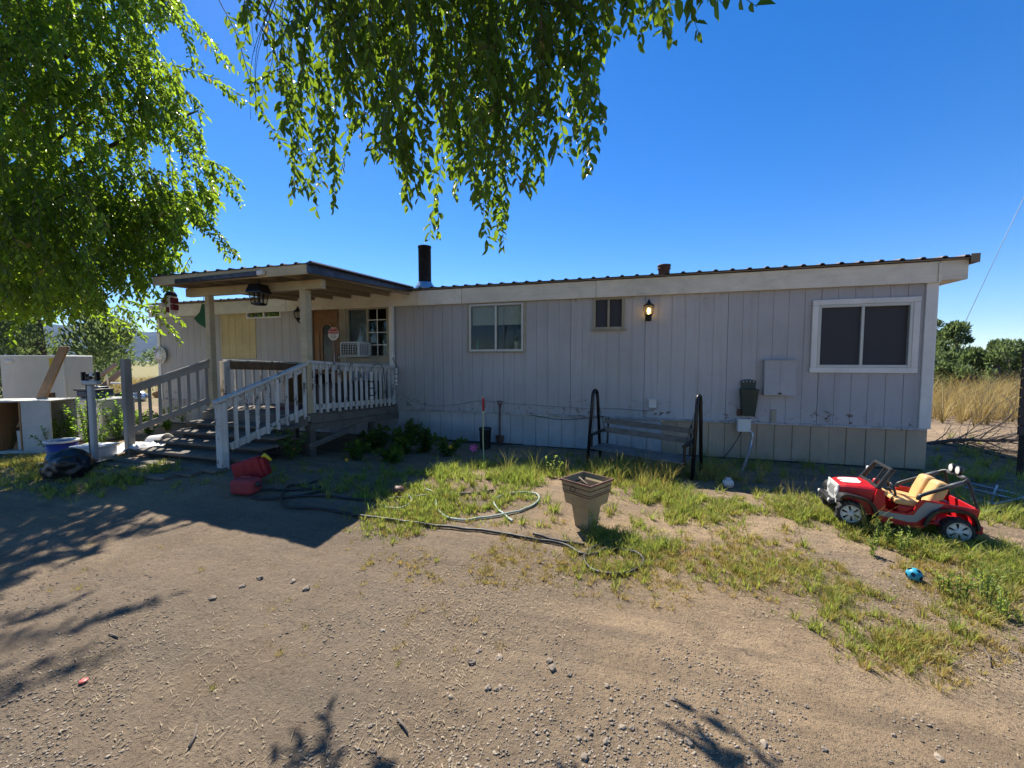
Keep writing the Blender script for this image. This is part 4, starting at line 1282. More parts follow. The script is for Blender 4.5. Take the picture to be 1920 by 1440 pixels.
wp_ = on_y(301, 666, YW - 0.06)
wo = thing('wheel_ornament', 'round white sunburst ornament fixed to the far corner of the home', 'ornament', wp_ + Vector((0, 0, -.22)))
RX90 = Matrix.Rotation(R(90), 4, 'X')
MB().lathe([(0, 0), (.2, 0), (.21, .01), (.2, .02), (.09, .022), (.085, .035), (.04, .035), (0, .04)], 24, Matrix.Translation(wp_) @ RX90).build('disc', M['trim_white'], wo)
for k in range(16):
    a = 2 * math.pi * k / 16
    c0 = wp_ + Vector((.155 * math.cos(a), -.026, .155 * math.sin(a)))
    MB().board(c0 - Vector((math.cos(a), 0, math.sin(a))) * .04, c0 + Vector((math.cos(a), 0, math.sin(a))) * .045, .012, .02, (0, 1, 0), .003).build('ray', M['rust'] if 5 < k < 9 else M['cabinet'], wo)

# bird feeders / chimes hung on hooks over the railing
def feeder(px, top_py, bot_py, hook, label):
    a = on_plane(px, top_py, Vector((PXR + 0.13, PYF, 0)), Vector((PXR + 0.13, YW, 0)))
    b = on_plane(px, bot_py, Vector((PXR + 0.13, PYF, 0)), Vector((PXR + 0.13, YW, 0)))
    f = thing('bird_feeder', label, 'bird feeder', b)
    h = a.z - b.z
    T = Matrix.Translation(b)
    MB().lathe([(0, 0), (.035, 0), (.04, .02 * h), (.028, .1 * h), (.026, .9 * h), (.036, .92 * h), (.03, .97 * h), (.004, h)], 14, T).build('tube', M['white_plastic'], f)
    for z in (.12, .38, .62):
        MB().lathe([(.029, z * h), (.034, z * h), (.034, (z + .035) * h), (.029, (z + .035) * h)], 14, T).build('band', M['black_plastic'], f)
    MB().tube(spline(hook(a), 6), .006, 6).build('hook', M['black_metal'], f)
feeder(697, 697, 748, lambda a: [a, a + Vector((0, .0, .05)), a + Vector((0, .12, .13)), a + Vector((0, .27, .12)), a + Vector((0, .36, -.02)), a + Vector((0.0, .42, -.60))], 'white tube bird feeder hooked over the railing in front of the grid window')
feeder(743, 690, 722, lambda a: [a, a + Vector((0, 0, .05)), a + Vector((-.02, -.07, .17)), a + Vector((-.05, -.03, .2)), Vector((PXR + .03, YW - .04, a.z + .16))], 'short white bird feeder hanging where the railing meets the home')

# low wooden cabinet on the deck
cb = thing('wooden_cabinet', 'open orange-brown wooden cabinet standing on the porch deck', 'cabinet', (-5.75, 6.2, deck_z(6.2)))
cz = deck_z(6.2) + 0.003
CH = .62
for xx in (-6.30, -5.15):
    MB().box((xx - .015, 6.0, cz), (xx + .015, 6.45, cz + CH), .003).build('side', M['orangewood'], cb)
MB().box((-6.285, 6.0, cz + CH - .03), (-5.165, 6.45, cz + CH), .003).build('top', M['brownwood'], cb)
MB().box((-6.285, 6.0, cz + .02), (-5.165, 6.45, cz + .045), .003).build('bottom', M['brownwood'], cb)
MB().box((-6.285, 6.43, cz + .046), (-5.165, 6.449, cz + CH - .031)).build('back', M['darkwood'], cb)
MB().box((-5.74, 6.01, cz + .046), (-5.72, 6.429, cz + CH - .031)).build('divider', M['darkwood'], cb)
q = Vector((-4.98, 6.35, deck_z(6.35) + .003))
sbx = thing('storage_bench', 'black storage bench on the deck below the grid window', 'bench', q)
MB().box((q.x - .16, 5.55, q.z), (q.x + .17, 6.85, q.z + .40), .01).build('box', M['black_plastic'], sbx)
MB().box((q.x - .18, 5.53, q.z + .402), (q.x + .19, 6.87, q.z + .44), .01).build('lid', M['darkwood'], sbx)
q = Vector((-5.35, 5.35, deck_z(5.35) + .004))
tag(MB().box((q.x - .42, q.y - .28, q.z), (q.x + .42, q.y + .28, q.z + .012), .004).build('doormat', plain('mat_dark_red', (.14, .02, .02), .95), None, q), 'dark red mat lying on the porch deck', 'mat')

# ------------------------------------------------------------------ bench swing
SA, SB = Vector((-0.60, 6.38, 0)), Vector((0.80, 5.80, 0))
sw = thing('bench_swing', 'grey slatted bench swing hanging low between black pipe frames', 'bench swing', ((SA + SB) / 2).to_tuple()[:2] + (0.0,))
al = (SB - SA).normalized(); ac_ = Vector((-al.y, al.x, 0))
for base in (SA, SB):
    g = lambda s: base + ac_ * s
    zt = 1.09
    f0, f1 = g(-0.22), g(0.20)
    f0.z = ground_h(f0.x, f0.y) - .03; f1.z = ground_h(f1.x, f1.y) - .03
    pts = [f0, base + ac_ * -.085 + Vector((0, 0, zt - .12)), base + ac_ * -.06 + Vector((0, 0, zt - .03)), base + Vector((0, 0, zt)), base + ac_ * .06 + Vector((0, 0, zt - .03)), base + ac_ * .085 + Vector((0, 0, zt - .12)), f1]
    pp_ = [pts[0]] + spline(pts[1:-1], 5) + [pts[-1]]
    MB().tube(pp_, .024, 12).build('frame_leg', M['black_metal'], sw)
bA, bB = SA + al * .09, SB - al * .09
def slat(nm, off, z, w_, h_, m, dz=-.02):
    MB().board(bA + ac_ * off + Vector((0, 0, z)), bB + ac_ * off + Vector((0, 0, z + dz)), w_, h_, (0, 0, 1), .005).build(nm, m, sw)
slat('back_slat', .16, .605, .022, .075, M['greywood'])
slat('back_slat', .12, .475, .022, .085, M['greywood'])
for k in range(4):
    slat('seat_slat', -.26 + k * .10, .245 + .004 * k, .085, .022, M['greywood'])
for e, s_ in ((bA, 1), (bB, -1)):
    e2 = e + al * .05 * s_
    z_ = Vector((0, 0, 1))
    MB().board(e2 + ac_ * .15 + z_ * .20, e2 + ac_ * .19 + z_ * .66, .03, .03, (1, 0, 0), .004).build('back_post', M['black_metal'], sw)
    MB().board(e2 + ac_ * -.30 + z_ * .222, e2 + ac_ * .17 + z_ * .23, .03, .03, z_, .004).build('seat_rail', M['black_metal'], sw)
    MB().board(e + ac_ * -.28 + z_ * .44, e + ac_ * .16 + z_ * .47, .06, .025, z_, .004).build('armrest', M['black_metal'], sw)
    MB().board(e + ac_ * -.26 + z_ * .20, e + ac_ * -.26 + z_ * .43, .028, .028, ac_, .004).build('arm_post', M['black_metal'], sw)
    top = (SA if s_ > 0 else SB) + z_ * 1.06
    for tgt in (e + ac_ * -.24 + z_ * .45, e + ac_ * .16 + z_ * .50):
        ch = MB(); L = (tgt - top).length; nlk = int(L / .03); dd = (tgt - top) / nlk
        for k in range(nlk):
            c = top + dd * (k + .5)
            sd = (al if k % 2 else ac_) * .006
            ch.tube([c - dd * .55 + sd, c + dd * .55 + sd], .0022, 4); ch.tube([c - dd * .55 - sd, c + dd * .55 - sd], .0022, 4)
        ch.build('chain', M['black_metal'], sw)

# ------------------------------------------------------------------ garden tools and pots by the wall
sh = on_y(937, 833, YW - 0.10); st = on_y(937, 752, YW - 0.04)
sv = thing('garden_shovel', 'short garden shovel with D-shaped grip leaning on the siding', 'shovel', (sh.x, sh.y, ground_h(sh.x, sh.y)))
sh.z = ground_h(sh.x, sh.y)
MB().tube([sh + Vector((0, 0, .17)), st + Vector((0, 0, -.09))], .015, 10).build('shaft', M['rust'], sv)
hw = .045
hp = [st + Vector((0, 0, -.10)), st + Vector((-hw * .5, 0, -.06)), st + Vector((-hw, 0, -.005)), st + Vector((hw, 0, -.005)), st + Vector((hw * .5, 0, -.06)), st + Vector((0, 0, -.10))]
MB().tube(hp, .011, 8).build('grip', M['rust'], sv)
bl = MB()
rows = []
for k in range(7):
    f = k / 6
    w_ = .075 * (1 - f ** 3) + .008
    z = .19 - .2 * f
    rows.append([sh + Vector((w_ * s, -.01 + .03 * abs(s) ** 2 - .015, z)) for s in (-1, -.5, 0, .5, 1)])
vs = [q for r_ in rows for q in r_] + [q + Vector((0, .004, 0)) for r_ in rows for q in r_]
fs = []
for k in range(6):
    for i in range(4):
        a = k * 5 + i; fs += [(a, a + 1, a + 6, a + 5), (a + 35, a + 40, a + 41, a + 36)]
bl.add(vs, fs, True).build('blade', M['rust'], sv)

tb = on_ground(908, 872)
rt = thing('red_handled_pole', 'thin pale green pole with a red grip stuck in the flower bed', 'pole', tb)
tt = at_depth(906, 745, (tb - EYE).dot(H_FWD) + .08)
tm = tb.lerp(tt, .8)
MB().tube(spline([tb + Vector((0, 0, -.05)), tb.lerp(tt, .4) + Vector((-.012, 0, 0)), tm], 5), .010, 8).build('shaft', plain('pole_pale_green', (.36, .40, .22), .5), rt)
MB().tube([tm, tm.lerp(tt, .1), tt.lerp(tm, .06), tt], [.012, .018, .017, .010], 10).build('grip', M['can_red'], rt)

pb_ = on_ground(910, 842)
tag(MB().lathe([(0, .01), (.085, 0), (.09, .01), (.105, .33), (.115, .335), (.115, .37), (.10, .37), (.095, .30), (0, .30)], 22, Matrix.Translation(pb_)).build('plant_pot', M['black_plastic'], None, pb_), 'tall black plastic nursery pot standing against the skirting', 'pot')

# pinwheel flowers
def pinwheel(px, py, mat, label, r_, n_=6):
    g = on_ground(px, py + 22)
    t = at_depth(px, py, (g - EYE).dot(H_FWD))
    f = thing('garden_flower', label, 'flower', g)
    MB().tube([g + Vector((0, 0, -.03)), t + Vector((0, .01, 0))], .004, 6).build('stem', M['shrub_solid'], f)
    nrm = (EYE - t); nrm.z = 0.3; nrm.normalize()
    u = nrm.cross(Vector((0, 0, 1))).normalized(); v = nrm.cross(u)
    for k in range(n_):
        a = 2 * math.pi * k / n_ + .3
        d = u * math.cos(a) + v * math.sin(a); s_ = u * -math.sin(a) + v * math.cos(a)
        mb = MB()
        mb.add([t, t + d * r_ * .5 + s_ * r_ * .28 + nrm * .01, t + d * r_ + nrm * .004, t + d * r_ * .5 - s_ * r_ * .28 - nrm * .003,
                t - nrm * .003, t + d * r_ * .5 + s_ * r_ * .28 + nrm * .007, t + d * r_ + nrm * .001, t + d * r_ * .5 - s_ * r_ * .28 - nrm * .006],
               [(0, 1, 2, 3), (7, 6, 5, 4), (0, 4, 5, 1), (1, 5, 6, 2), (2, 6, 7, 3), (3, 7, 4, 0)])
        mb.build('petal', mat, f)
    MB().lathe([(0, -.006), (.012, -.004), (.014, .004), (0, .008)], 10, Matrix.Translation(t + nrm * .006)).build('centre', M['yellow_petal'], f)
M['shrub_solid'] = plain('stem_green', (.05, .10, .03), .7)
pinwheel(888, 840, M['pink'], 'bright pink six-petalled flower in the shaded bed', .075)
pinwheel(845, 838, M['yellow_petal'], 'small yellow flower in the shaded bed', .035, 5)
pinwheel(650, 862, M['yellow_petal'], 'tiny yellow blossom at the edge of the leafy bed under the deck', .03, 5)

# ------------------------------------------------------------------ stacked planter
pc = on_ground(1099, 984)
pl = thing('stacked_planter', 'tan square planter of two stacked tapered tubs on the lawn', 'planter', pc)
dep = (pc - EYE).dot(H_FWD)
mpp = dep / FPX
ang = math.atan2((EYE - pc).y, (EYE - pc).x) + R(8)
T = Matrix.Translation(pc)
MB().lathe([(0, -.01), (.100, -.02), (.134, .19), (.142, .195), (.142, .215), (.12, .217), (0, .217)], 4, T, False, ang).build('lower_tub', M['planter'], pl)
up = MB().lathe([(.10, .218), (.192, .219), (.197, .235), (.222, .355), (.228, .357), (.228, .367), (.224, .37), (.234, .425), (.244, .427), (.246, .442), (.236, .445), (.226, .41), (.18, .37), (0, .37)], 4, T, False, ang).build('upper_tub', M['planter'], pl)
for z_, r_ in ((.325, .2165), (.345, .2205), (.39, .2285)):
    MB().lathe([(r_, z_ - .004), (r_ + .004, z_ - .003), (r_ + .005, z_ + .004), (r_ + .001, z_ + .005)], 4, T, False, ang).build('band', M['rust'], up)
MB().lathe([(.240, .432), (.252, .432), (.252, .448), (.234, .448)], 4, T, False, ang).build('rim', M['rust'], up)
MB().lathe([(0, .395), (.12, .393), (.18, .387), (.219, .39)], 4, T, False, ang).build('soil', M['soil'], pl)
q = pc + Vector((0, 0, .41))
tag(MB().tube([q + Vector((-.08, .08, .02)), q + Vector((.0, -.02, -.005)), q + Vector((.03, -.06, -.008))], .008, 6).build('stick', M['dead_wood'], None, q), 'short dead stick lying in the stacked planter', 'stick')
f0 = pc + Vector((math.cos(ang - R(45)), math.sin(ang - R(45)), 0)) * .19 + Vector((0, 0, .415))
f0 = pc + Vector((math.cos(ang - R(45)), math.sin(ang - R(45)), 0)) * .158 + Vector((0, 0, .375))
ringn = Vector((math.cos(ang - R(45)), math.sin(ang - R(45)), 0)); rs_ = Vector((-ringn.y, ringn.x, 0))
MB().tube([f0 + ringn * .012 + rs_ * (-.03 + .028 * math.cos(a)) + Vector((0, 0, .028 * math.sin(a))) for a in [2 * math.pi * k / 14 for k in range(15)]], .003, 5).build('ring_handle', M['rust'], up)

# ------------------------------------------------------------------ hoses
def hose(name, label, pts, r, mat, lift=0.010):
    ps = []
    for x_, y_ in pts:
        g = on_ground(x_, y_); ps.append(g)
    sp = spline(ps, 7)
    for q in sp: q.z = ground_h(q.x, q.y) + r + lift * (.4 + .6 * abs(fbm(q.x, q.y, 2.0)))
    o = MB().tube(sp, r, 8)
    return tag(o.build(name, mat, None, ps[0]), label, 'hose')
hose('garden_hose', 'black garden hose crossing the dirt and coiled in a loop near the planter',
     [(599, 903), (567, 911), (542, 914), (530, 930), (530, 945), (547, 953), (588, 957), (630, 963), (680, 971), (789, 985), (880, 994), (946, 1004), (992, 1013), (1030, 1018), (1055, 1022), (1074, 1030), (1092, 1040), (1117, 1040), (1133, 1031), (1152, 1032), (1192, 1040), (1207, 1054), (1196, 1069), (1161, 1080), (1127, 1076), (1102, 1063), (1096, 1044), (1111, 1029), (1139, 1020), (1180, 1016)], .0125, M['hose_black'])
hose('garden_hose', 'short end of black hose beside the planter shadow', [(1000, 1005), (1025, 1011), (1049, 1016), (1096, 1022)], .0125, M['hose_black'])
hose('garden_hose', 'black hose looping in the shade beside the faded fuel can',
     [(603, 917), (560, 921), (530, 922), (505, 920), (480, 925), (472, 934), (505, 938), (547, 935), (578, 929), (615, 921)], .0125, M['hose_black'])
hose('garden_hose', 'black hose running from the shade into the lit grass', [(560, 933), (630, 935), (672, 939), (713, 941), (742, 936), (811, 932), (883, 929), (925, 922)], .0125, M['hose_black'])
hose('garden_hose', 'pale green garden hose curled in wide loops across the lawn',
     [(799, 921), (814, 929), (820, 954), (833, 969), (855, 976), (880, 976), (924, 971), (961, 965), (992, 955), (1010, 941), (1005, 930), (974, 927), (946, 931), (927, 941), (930, 954), (946, 969), (961, 981)], .0105, M['hose_green'])
hose('garden_hose', 'short curl of pale hose at the shaded edge of the lawn', [(714, 949), (730, 955), (758, 954), (772, 941), (764, 929), (748, 925)], .0105, M['hose_green'])

# ------------------------------------------------------------------ fuel cans
def rbox(c, ax, ay, az, h, r, n=4):
    """rounded box"""
    mb = MB()
    bm = bmesh.new()
    bmesh.ops.create_cube(bm, size=2.0)
    for v in bm.verts: v.co = Vector((v.co.x * h[0], v.co.y * h[1], v.co.z * h[2]))
    bmesh.ops.bevel(bm, geom=list(bm.edges), offset=r, segments=n, profile=.6, affect='EDGES')
    bm.verts.index_update()
    vs = [Vector(c) + Vector(ax) * v.co.x + Vector(ay) * v.co.y + Vector(az) * v.co.z for v in bm.verts]
    fs = [[v.index for v in f.verts] for f in bm.faces]
    bm.free()
    return mb.add(vs, fs, True)
gcp = on_ground(470, 905)
dp = (gcp - EYE).dot(H_FWD)
ga = thing('fuel_can', 'large red fuel can tipped over with a yellow spout by the stair newel', 'fuel can', gcp)
ax = (H_RIGHT * .93 + H_FWD * .1 + Vector((0, 0, .28))).normalized(); ay = (H_FWD - ax * H_FWD.dot(ax)).normalized(); az = ax.cross(ay)
cc = gcp + Vector((0, 0, .155))
rbox(cc, ax, ay, az, (.15, .085, .125), .035).build('body', M['can_red'], ga)
rbox(cc + ax * .165 - az * .01, ax, ay, az, (.03, .06, .10), .018).build('shoulder', M['can_red'], ga)
nk = cc + ax * .17 + az * .095
MB().tube([nk, nk + ax * .03 + az * .02, nk + ax * .055 - az * .02, nk + ax * .08 - az * .065], [.02, .024, .018, .013], 10).build('spout', M['yellow_plastic'], ga)
for k, w_ in enumerate((-.05, .05)):
    rbox(cc + ax * w_ - ay * .086, ax, ay, az, (.028, .006, .085), .005, 2).build('rib', M['can_red'], ga)
gcp = on_ground(462, 924)
gb_ = thing('fuel_can', 'smaller faded red fuel can lying on the dirt below the large can', 'fuel can', gcp)
cc = gcp + Vector((0, 0, .085)); ax = (H_RIGHT + H_FWD * -.15).normalized(); ay = Vector((-ax.y, ax.x, 0)); az = Vector((0, 0, 1))
mb = rbox(cc, ax, ay, az, (.135, .095, .085), .06, 5)
mb.build('body', M['faded_red'], gb_)
MB().lathe([(.03, 0), (.03, .02), (.024, .022), (.022, .04), (0, .042)], 14, Matrix.Translation(cc + ax * .13 + az * .02) @ ax.to_track_quat('Z', 'Y').to_matrix().to_4x4()).build('cap', M['black_plastic'], gb_)
rbox(cc + az * .092, ax, ay, az, (.06, .012, .012), .008, 2).build('handle', M['faded_red'], gb_)

# dark red-brown lump by the hose, small white globe, blue ball, bottle cap
q = on_ground(745, 926)
mb = MB()
bm = bmesh.new(); bmesh.ops.create_icosphere(bm, subdivisions=3, radius=1)
mb.add([q + Vector((v.co.x * .085, v.co.y * .07, .045 + v.co.z * .055)) * 1.0 + Vector((0, 0, .012 * noise.noise(v.co * 2))) for v in bm.verts], [[v.index for v in f.verts] for f in bm.faces], True); bm.free()
tag(mb.build('deflated_ball', plain('brown_leather', (.10, .035, .03), .6), None, q), 'dull red-brown deflated ball at the edge of the porch shadow', 'ball')
q = on_ground(1365, 913)
gl_ = thing('glass_globe', 'small white ribbed globe lying in the grass below the conduit', 'globe', q)
MB().lathe([(.001, 0), (.05, .012), (.066, .05), (.06, .085), (.035, .11), (.03, .115), (.032, .125), (.0, .126)], 18, Matrix.Translation(q)).build('globe', M['white_plastic'], gl_)
MB().lathe([(.034, .105), (.04, .106), (.04, .118), (.033, .12)], 18, Matrix.Translation(q)).build('collar', M['galv'], gl_)

q = on_ground(1714, 1085)
ball = thing('holed_ball', 'turquoise plastic ball with round holes lying on bare dirt', 'ball', q)
rb = .046
bm = bmesh.new(); bmesh.ops.create_icosphere(bm, subdivisions=4, radius=rb)
bm2 = bmesh.new(); bmesh.ops.create_icosphere(bm2, subdivisions=1, radius=1); ctr = [v.co.normalized() for v in bm2.verts]; bm2.free()
rot = Matrix.Rotation(.5, 3, 'X') @ Matrix.Rotation(.3, 3, 'Y')
keep = [f for f in bm.faces if not any(f.calc_center_median().normalized().dot(rot @ c) > .955 for c in ctr)]
used = sorted({v.index for f in keep for v in f.verts}); mp_ = {a: i for i, a in enumerate(used)}
bm.verts.ensure_lookup_table()
cen = q + Vector((0, 0, rb - .004))
vo = [cen + bm.verts[i].co * 1.0 for i in used]; vi = [cen + bm.verts[i].co * .93 for i in used]
fk = [[mp_[v.index] for v in f.verts] for f in keep]
mb = MB(); mb.add(vo, fk, True); mb.add(vi, [f[::-1] for f in fk], True)
bm.free()
mb.build('shell', M['cyan_plastic'], ball, recalc=False)
bm = bmesh.new(); bmesh.ops.create_icosphere(bm, subdivisions=2, radius=rb * .86)
MB().add([cen + v.co for v in bm.verts], [[v.index for v in f.verts] for f in bm.faces], True).build('core', M['navy_plastic'], ball); bm.free()
q = on_ground(157, 1281)
tag(MB().lathe([(0, .004), (.016, .004), (.018, .008), (.016, .011), (0, .011)], 16, Matrix.Translation(q)).build('plastic_disc', plain('cap_coral', (.55, .12, .10), .5), None, q), 'coral red plastic disc lying on the gravel', 'disc')
# ================================================================== RIDE-ON TOY CAR
wf, wr_ = on_ground(1594, 989), on_ground(1790, 1016)
fwd = (wf - wr_); fwd.normalize()
left = Vector((0, 0, 1)).cross(fwd).normalized()
upv = fwd.cross(left).normalized()
tilt = Matrix.Rotation(R(-4.0), 3, left)
fwd, upv = tilt @ fwd, tilt @ upv
mid = (wf + wr_) / 2 - left * 0.235 + Vector((0, 0, 0.004))
rotm = Matrix((fwd, left, upv)).transposed()
S = 1.0
jeep = thing('ride_on_toy_car', 'red ride-on toy off-road car with cream seats and roll bar parked on the grass', 'toy car', mid, rotm)
JL = dict(parent=jeep, local=True)
ARC = lambda cx, cz, r, a0, a1, n: [(cx + r * math.cos(R(a0 + (a1 - a0) * k / n)), cz + r * math.sin(R(a0 + (a1 - a0) * k / n))) for k in range(n + 1)]
side = [(-.545, .17), (-.562, .37), (-.13, .388), (-.10, .37), (-.07, .26), (-.03, .222), (.08, .222), (.115, .25), (.135, .42), (.185, .428), (.205, .28), (.175, .17), (.13, .09), (-.14, .085)] + ARC(-.355, .135, .185, 2, 172, 12)
for s_ in (1, -1):
    MB().prism(side, .245 * s_, .262 * s_, lambda a, b, t: (a, t, b)).build('body_side', M['red_plastic'], **JL)
stripe = [(.165, .205), (.155, .158), (-.05, .135), (-.10, .148), (-.255, .372), (-.14, .372), (-.105, .30), (-.075, .215), (-.03, .205)]
MB().prism(stripe, .2632, .2645, lambda a, b, t: (a, t, b)).build('side_stripe', M['grey_stripe'], **JL)
# tub floor, tail, dash wall
tub = MB()
tub.box((-.55, -.2445, .145), (.18, .2445, .17), .004)
tub.box((-.565, -.2445, .171), (-.54, .2445, .372), .006)
tub.build('floor_tub', M['red_plastic'], **JL)
rbx = lambda c, h, r, n=3: rbox(c, (1, 0, 0), (0, 1, 0), (0, 0, 1), h, r, n)
rbx((-.585, .0, .17), (.035, .27, .04), .012).build('rear_bumper', M['red_plastic'], **JL)
# hood: lofted with rounded shoulders
sec = [(.14, .242, .432, .14), (.20, .235, .432, .14), (.30, .215, .425, .15), (.40, .19, .412, .16), (.465, .175, .398, .17), (.48, .165, .385, .18)]
mb = MB(); rows = []
for (x, hw, zt, zb) in sec:
    row = [(hw, zb), (hw, zt - .05), (hw - .006, zt - .024), (hw - .022, zt - .007), (hw - .05, zt)]
    row = row + [(0, zt + .012)] + [(-a, b) for a, b in row[::-1]]
    rows.append([Vector((x, a, b)) for a, b in row])
nrow = len(rows[0]); vs = [q for r_ in rows for q in r_]
fs = [(i * nrow + k, i * nrow + k + 1, (i + 1) * nrow + k + 1, (i + 1) * nrow + k) for i in range(len(rows) - 1) for k in range(nrow - 1)]
fs += [tuple(range(nrow)), tuple(range((len(rows) - 1) * nrow, len(rows) * nrow))]
fs += [(i * nrow, (i + 1) * nrow, (i + 1) * nrow + nrow - 1, i * nrow + nrow - 1) for i in range(len(rows) - 1)]
hood = mb.add(vs, fs, False).build('hood', M['red_plastic'], **JL)
dec = [(.24, -.11), (.25, .07), (.27, .105), (.34, .115), (.40, .105), (.43, .06), (.43, -.06), (.40, -.10), (.32, -.115)]
zhood = lambda x, y: (.432 - max(0, x - .2) * .118 - max(0, x - .4) * .12) + .0135 * (1 - abs(y) / .19) + .006
mb = MB(); n = len(dec)
mb.add([(a, b, zhood(a, b)) for a, b in dec] + [(.335, 0, zhood(.335, 0) + .001)], [(k, (k + 1) % n, n) for k in range(n)])
mb.build('hood_sticker', M['sticker'], hood, local=True)
# grille, headlights, bumper, fog lights
grille = rbx((.492, 0, .29), (.012, .172, .105), .009).build('grille', M['silver_plastic'], **JL)
for k in range(7):
    y = (k - 3) * .027
    rbx((.5045, y, .30), (.002, .008, .055), .0015, 2).build('slot', M['grey_stripe'], grille, local=True)
for s_ in (-1, 1):
    h = MB().lathe([(0, .012), (.022, .010), (.028, .004), (.033, .006), (.034, 0), (.034, -.01)], 18, Matrix.Translation((.506, .128 * s_, .315)) @ Matrix.Rotation(R(90), 4, 'Y')).build('headlight', M['silver_plastic'], grille, local=True)
bump = rbx((.575, 0, .205), (.035, .235, .028), .012).build('front_bumper', M['black_plastic'], **JL)
for s_ in (-1, 1):
    MB().box((.47, .12 * s_ - .015, .185), (.56, .12 * s_ + .015, .225), .004).build('bracket', M['black_plastic'], bump, local=True)
    MB().lathe([(0, .012), (.018, .01), (.022, 0), (.022, -.012)], 14, Matrix.Translation((.606, .18 * s_, .212)) @ Matrix.Rotation(R(90), 4, 'Y')).build('fog_light', M['silver_plastic'], bump, local=True)
def flare(name, pts, y0, y1, s_):
    pts = spline([(a, 0, b) for a, b in pts], 4)
    mb = MB(); vs = []
    for i, p_ in enumerate(pts):
        t = (pts[min(i + 1, len(pts) - 1)] - pts[max(i - 1, 0)]).normalized()
        nn = Vector((-t.z, 0, t.x)) * .011
        for (yy, q) in ((y0, p_ + nn), (y1, p_ + nn), (y1 + .006, p_ - nn * 1.4), (y0, p_ - nn)):
            vs.append((q.x, yy * s_, q.z))
    m_ = len(pts)
    fs = [(i * 4 + k, i * 4 + (k + 1) % 4, (i + 1) * 4 + (k + 1) % 4, (i + 1) * 4 + k) for i in range(m_ - 1) for k in range(4)]
    fs += [(0, 1, 2, 3), ((m_ - 1) * 4 + 3, (m_ - 1) * 4 + 2, (m_ - 1) * 4 + 1, (m_ - 1) * 4)]
    mb.add(vs, fs).build(name, M['black_plastic'], **JL)
for s_ in (1, -1):
    flare('front_fender', [(.505, .245), (.49, .29), (.43, .318), (.28, .305), (.215, .26), (.17, .15)], .17, .30, s_)
    flare('rear_fender', [(-.145, .13), (-.175, .24), (-.235, .312), (-.36, .33), (-.47, .315), (-.53, .25), (-.555, .17)], .25, .305, s_)
# wheels
def wheel(x, s_):
    T = Matrix.Translation((x, .25 * s_, .135)) @ Matrix.Rotation(R(-90 * s_), 4, 'X')
    w = MB().lathe([(.095, -.05), (.118, -.058), (.132, -.045), (.135, -.02), (.135, .02), (.132, .045), (.118, .058), (.10, .056), (.095, .045)], 32, T).build('wheel', M['black_rubber'], **JL)
    tr = MB()
    for k in range(22):
        a = 2 * math.pi * k / 22
        c = T @ Vector((.135 * math.cos(a), .135 * math.sin(a), .032 if k % 2 else -.012))
        rd = (T.to_3x3() @ Vector((math.cos(a), math.sin(a), 0))).normalized(); tn = (T.to_3x3() @ Vector((-math.sin(a), math.cos(a), 0))).normalized(); ax_ = (T.to_3x3() @ Vector((0, 0, 1))).normalized()
        tr.obox(c, rd, tn, ax_, (.006, .010, .026), .002)
    tr.build('tread', M['black_rubber'], w, local=True)
    MB().lathe([(.103, .02), (.103, .046), (.094, .052), (.088, .046), (.084, .02)], 28, T).build('rim', M['silver_plastic'], w, local=True)
    MB().lathe([(0, .012), (.09, .012)], 24, T).build('hub_back', M['black_plastic'], w, local=True)
    sp = MB()
    for k in range(6):
        a = 2 * math.pi * k / 6 + .2
        pts = []
        for (r_, da) in ((.018, -.5), (.04, -.34), (.088, -.36), (.088, .36), (.04, .34), (.018, .5)):
            pts.append((r_ * math.cos(a + da), r_ * math.sin(a + da)))
        sp.prism(pts, .030, .044, lambda u, v, t: T @ Vector((u, v, t)))
    sp.build('spoke', M['silver_plastic'], w, local=True)
    MB().lathe([(.032, .03), (.03, .05), (.02, .056), (0, .057)], 18, T).build('hub', M['silver_plastic'], w, local=True)
for x in (.355, -.355):
    for s_ in (1, -1): wheel(x, s_)
MB().tube([(.355, -.24, .135), (.355, .24, .135)], .012, 8).build('axle', M['black_metal'], **JL)
MB().tube([(-.355, -.24, .135), (-.355, .24, .135)], .012, 8).build('axle', M['black_metal'], **JL)
# windscreen frame
base_l, base_r, top_l, top_r = Vector((.17, .225, .44)), Vector((.17, -.225, .44)), Vector((.085, .20, .64)), Vector((.085, -.20, .64))
ws = MB()
nrmw = Vector((.2, 0, .08)).normalized()
for a, b in ((base_l, top_l), (base_r, top_r), (top_l + Vector((0, .018, 0)), top_r - Vector((0, .018, 0))), (base_l + Vector((0, .018, 0)), base_r - Vector((0, .018, 0)))):
    ws.board(a, b, .03, .036, nrmw, .006)
ws.board((base_l * .72 + base_r * .28), (top_l * .62 + top_r * .38), .014, .02, nrmw, .004)
ws.build('windscreen_frame', M['black_plastic'], **JL)
MB().box((.10, -.235, .36), (.16, .235, .42), .01).build('dashboard', M['cream_plastic'], **JL)
stw = MB().tube([Vector((.04, .10, .42)) + Vector((math.sin(a) * .0 + .02 * math.sin(a), .07 * math.cos(a), .07 * math.sin(a))) for a in [2 * math.pi * k / 18 for k in range(19)]], .009, 8, False)
stw.tube([(.04, .10, .42), (.11, .10, .40)], .012, 8); stw.board((.045, .035, .42), (.045, .165, .42), .012, .016)
stw.build('steering_wheel', M['black_plastic'], **JL)
MB().tube([(.15, .06, .43), (.14, .06, .49), (.13, .06, .50)], [.028, .026, .01], 10).build('dash_knob', M['red_plastic'], **JL)
rbx((.12, -.262, .53), (.012, .028, .036), .01).build('side_mirror', M['silver_plastic'], **JL)
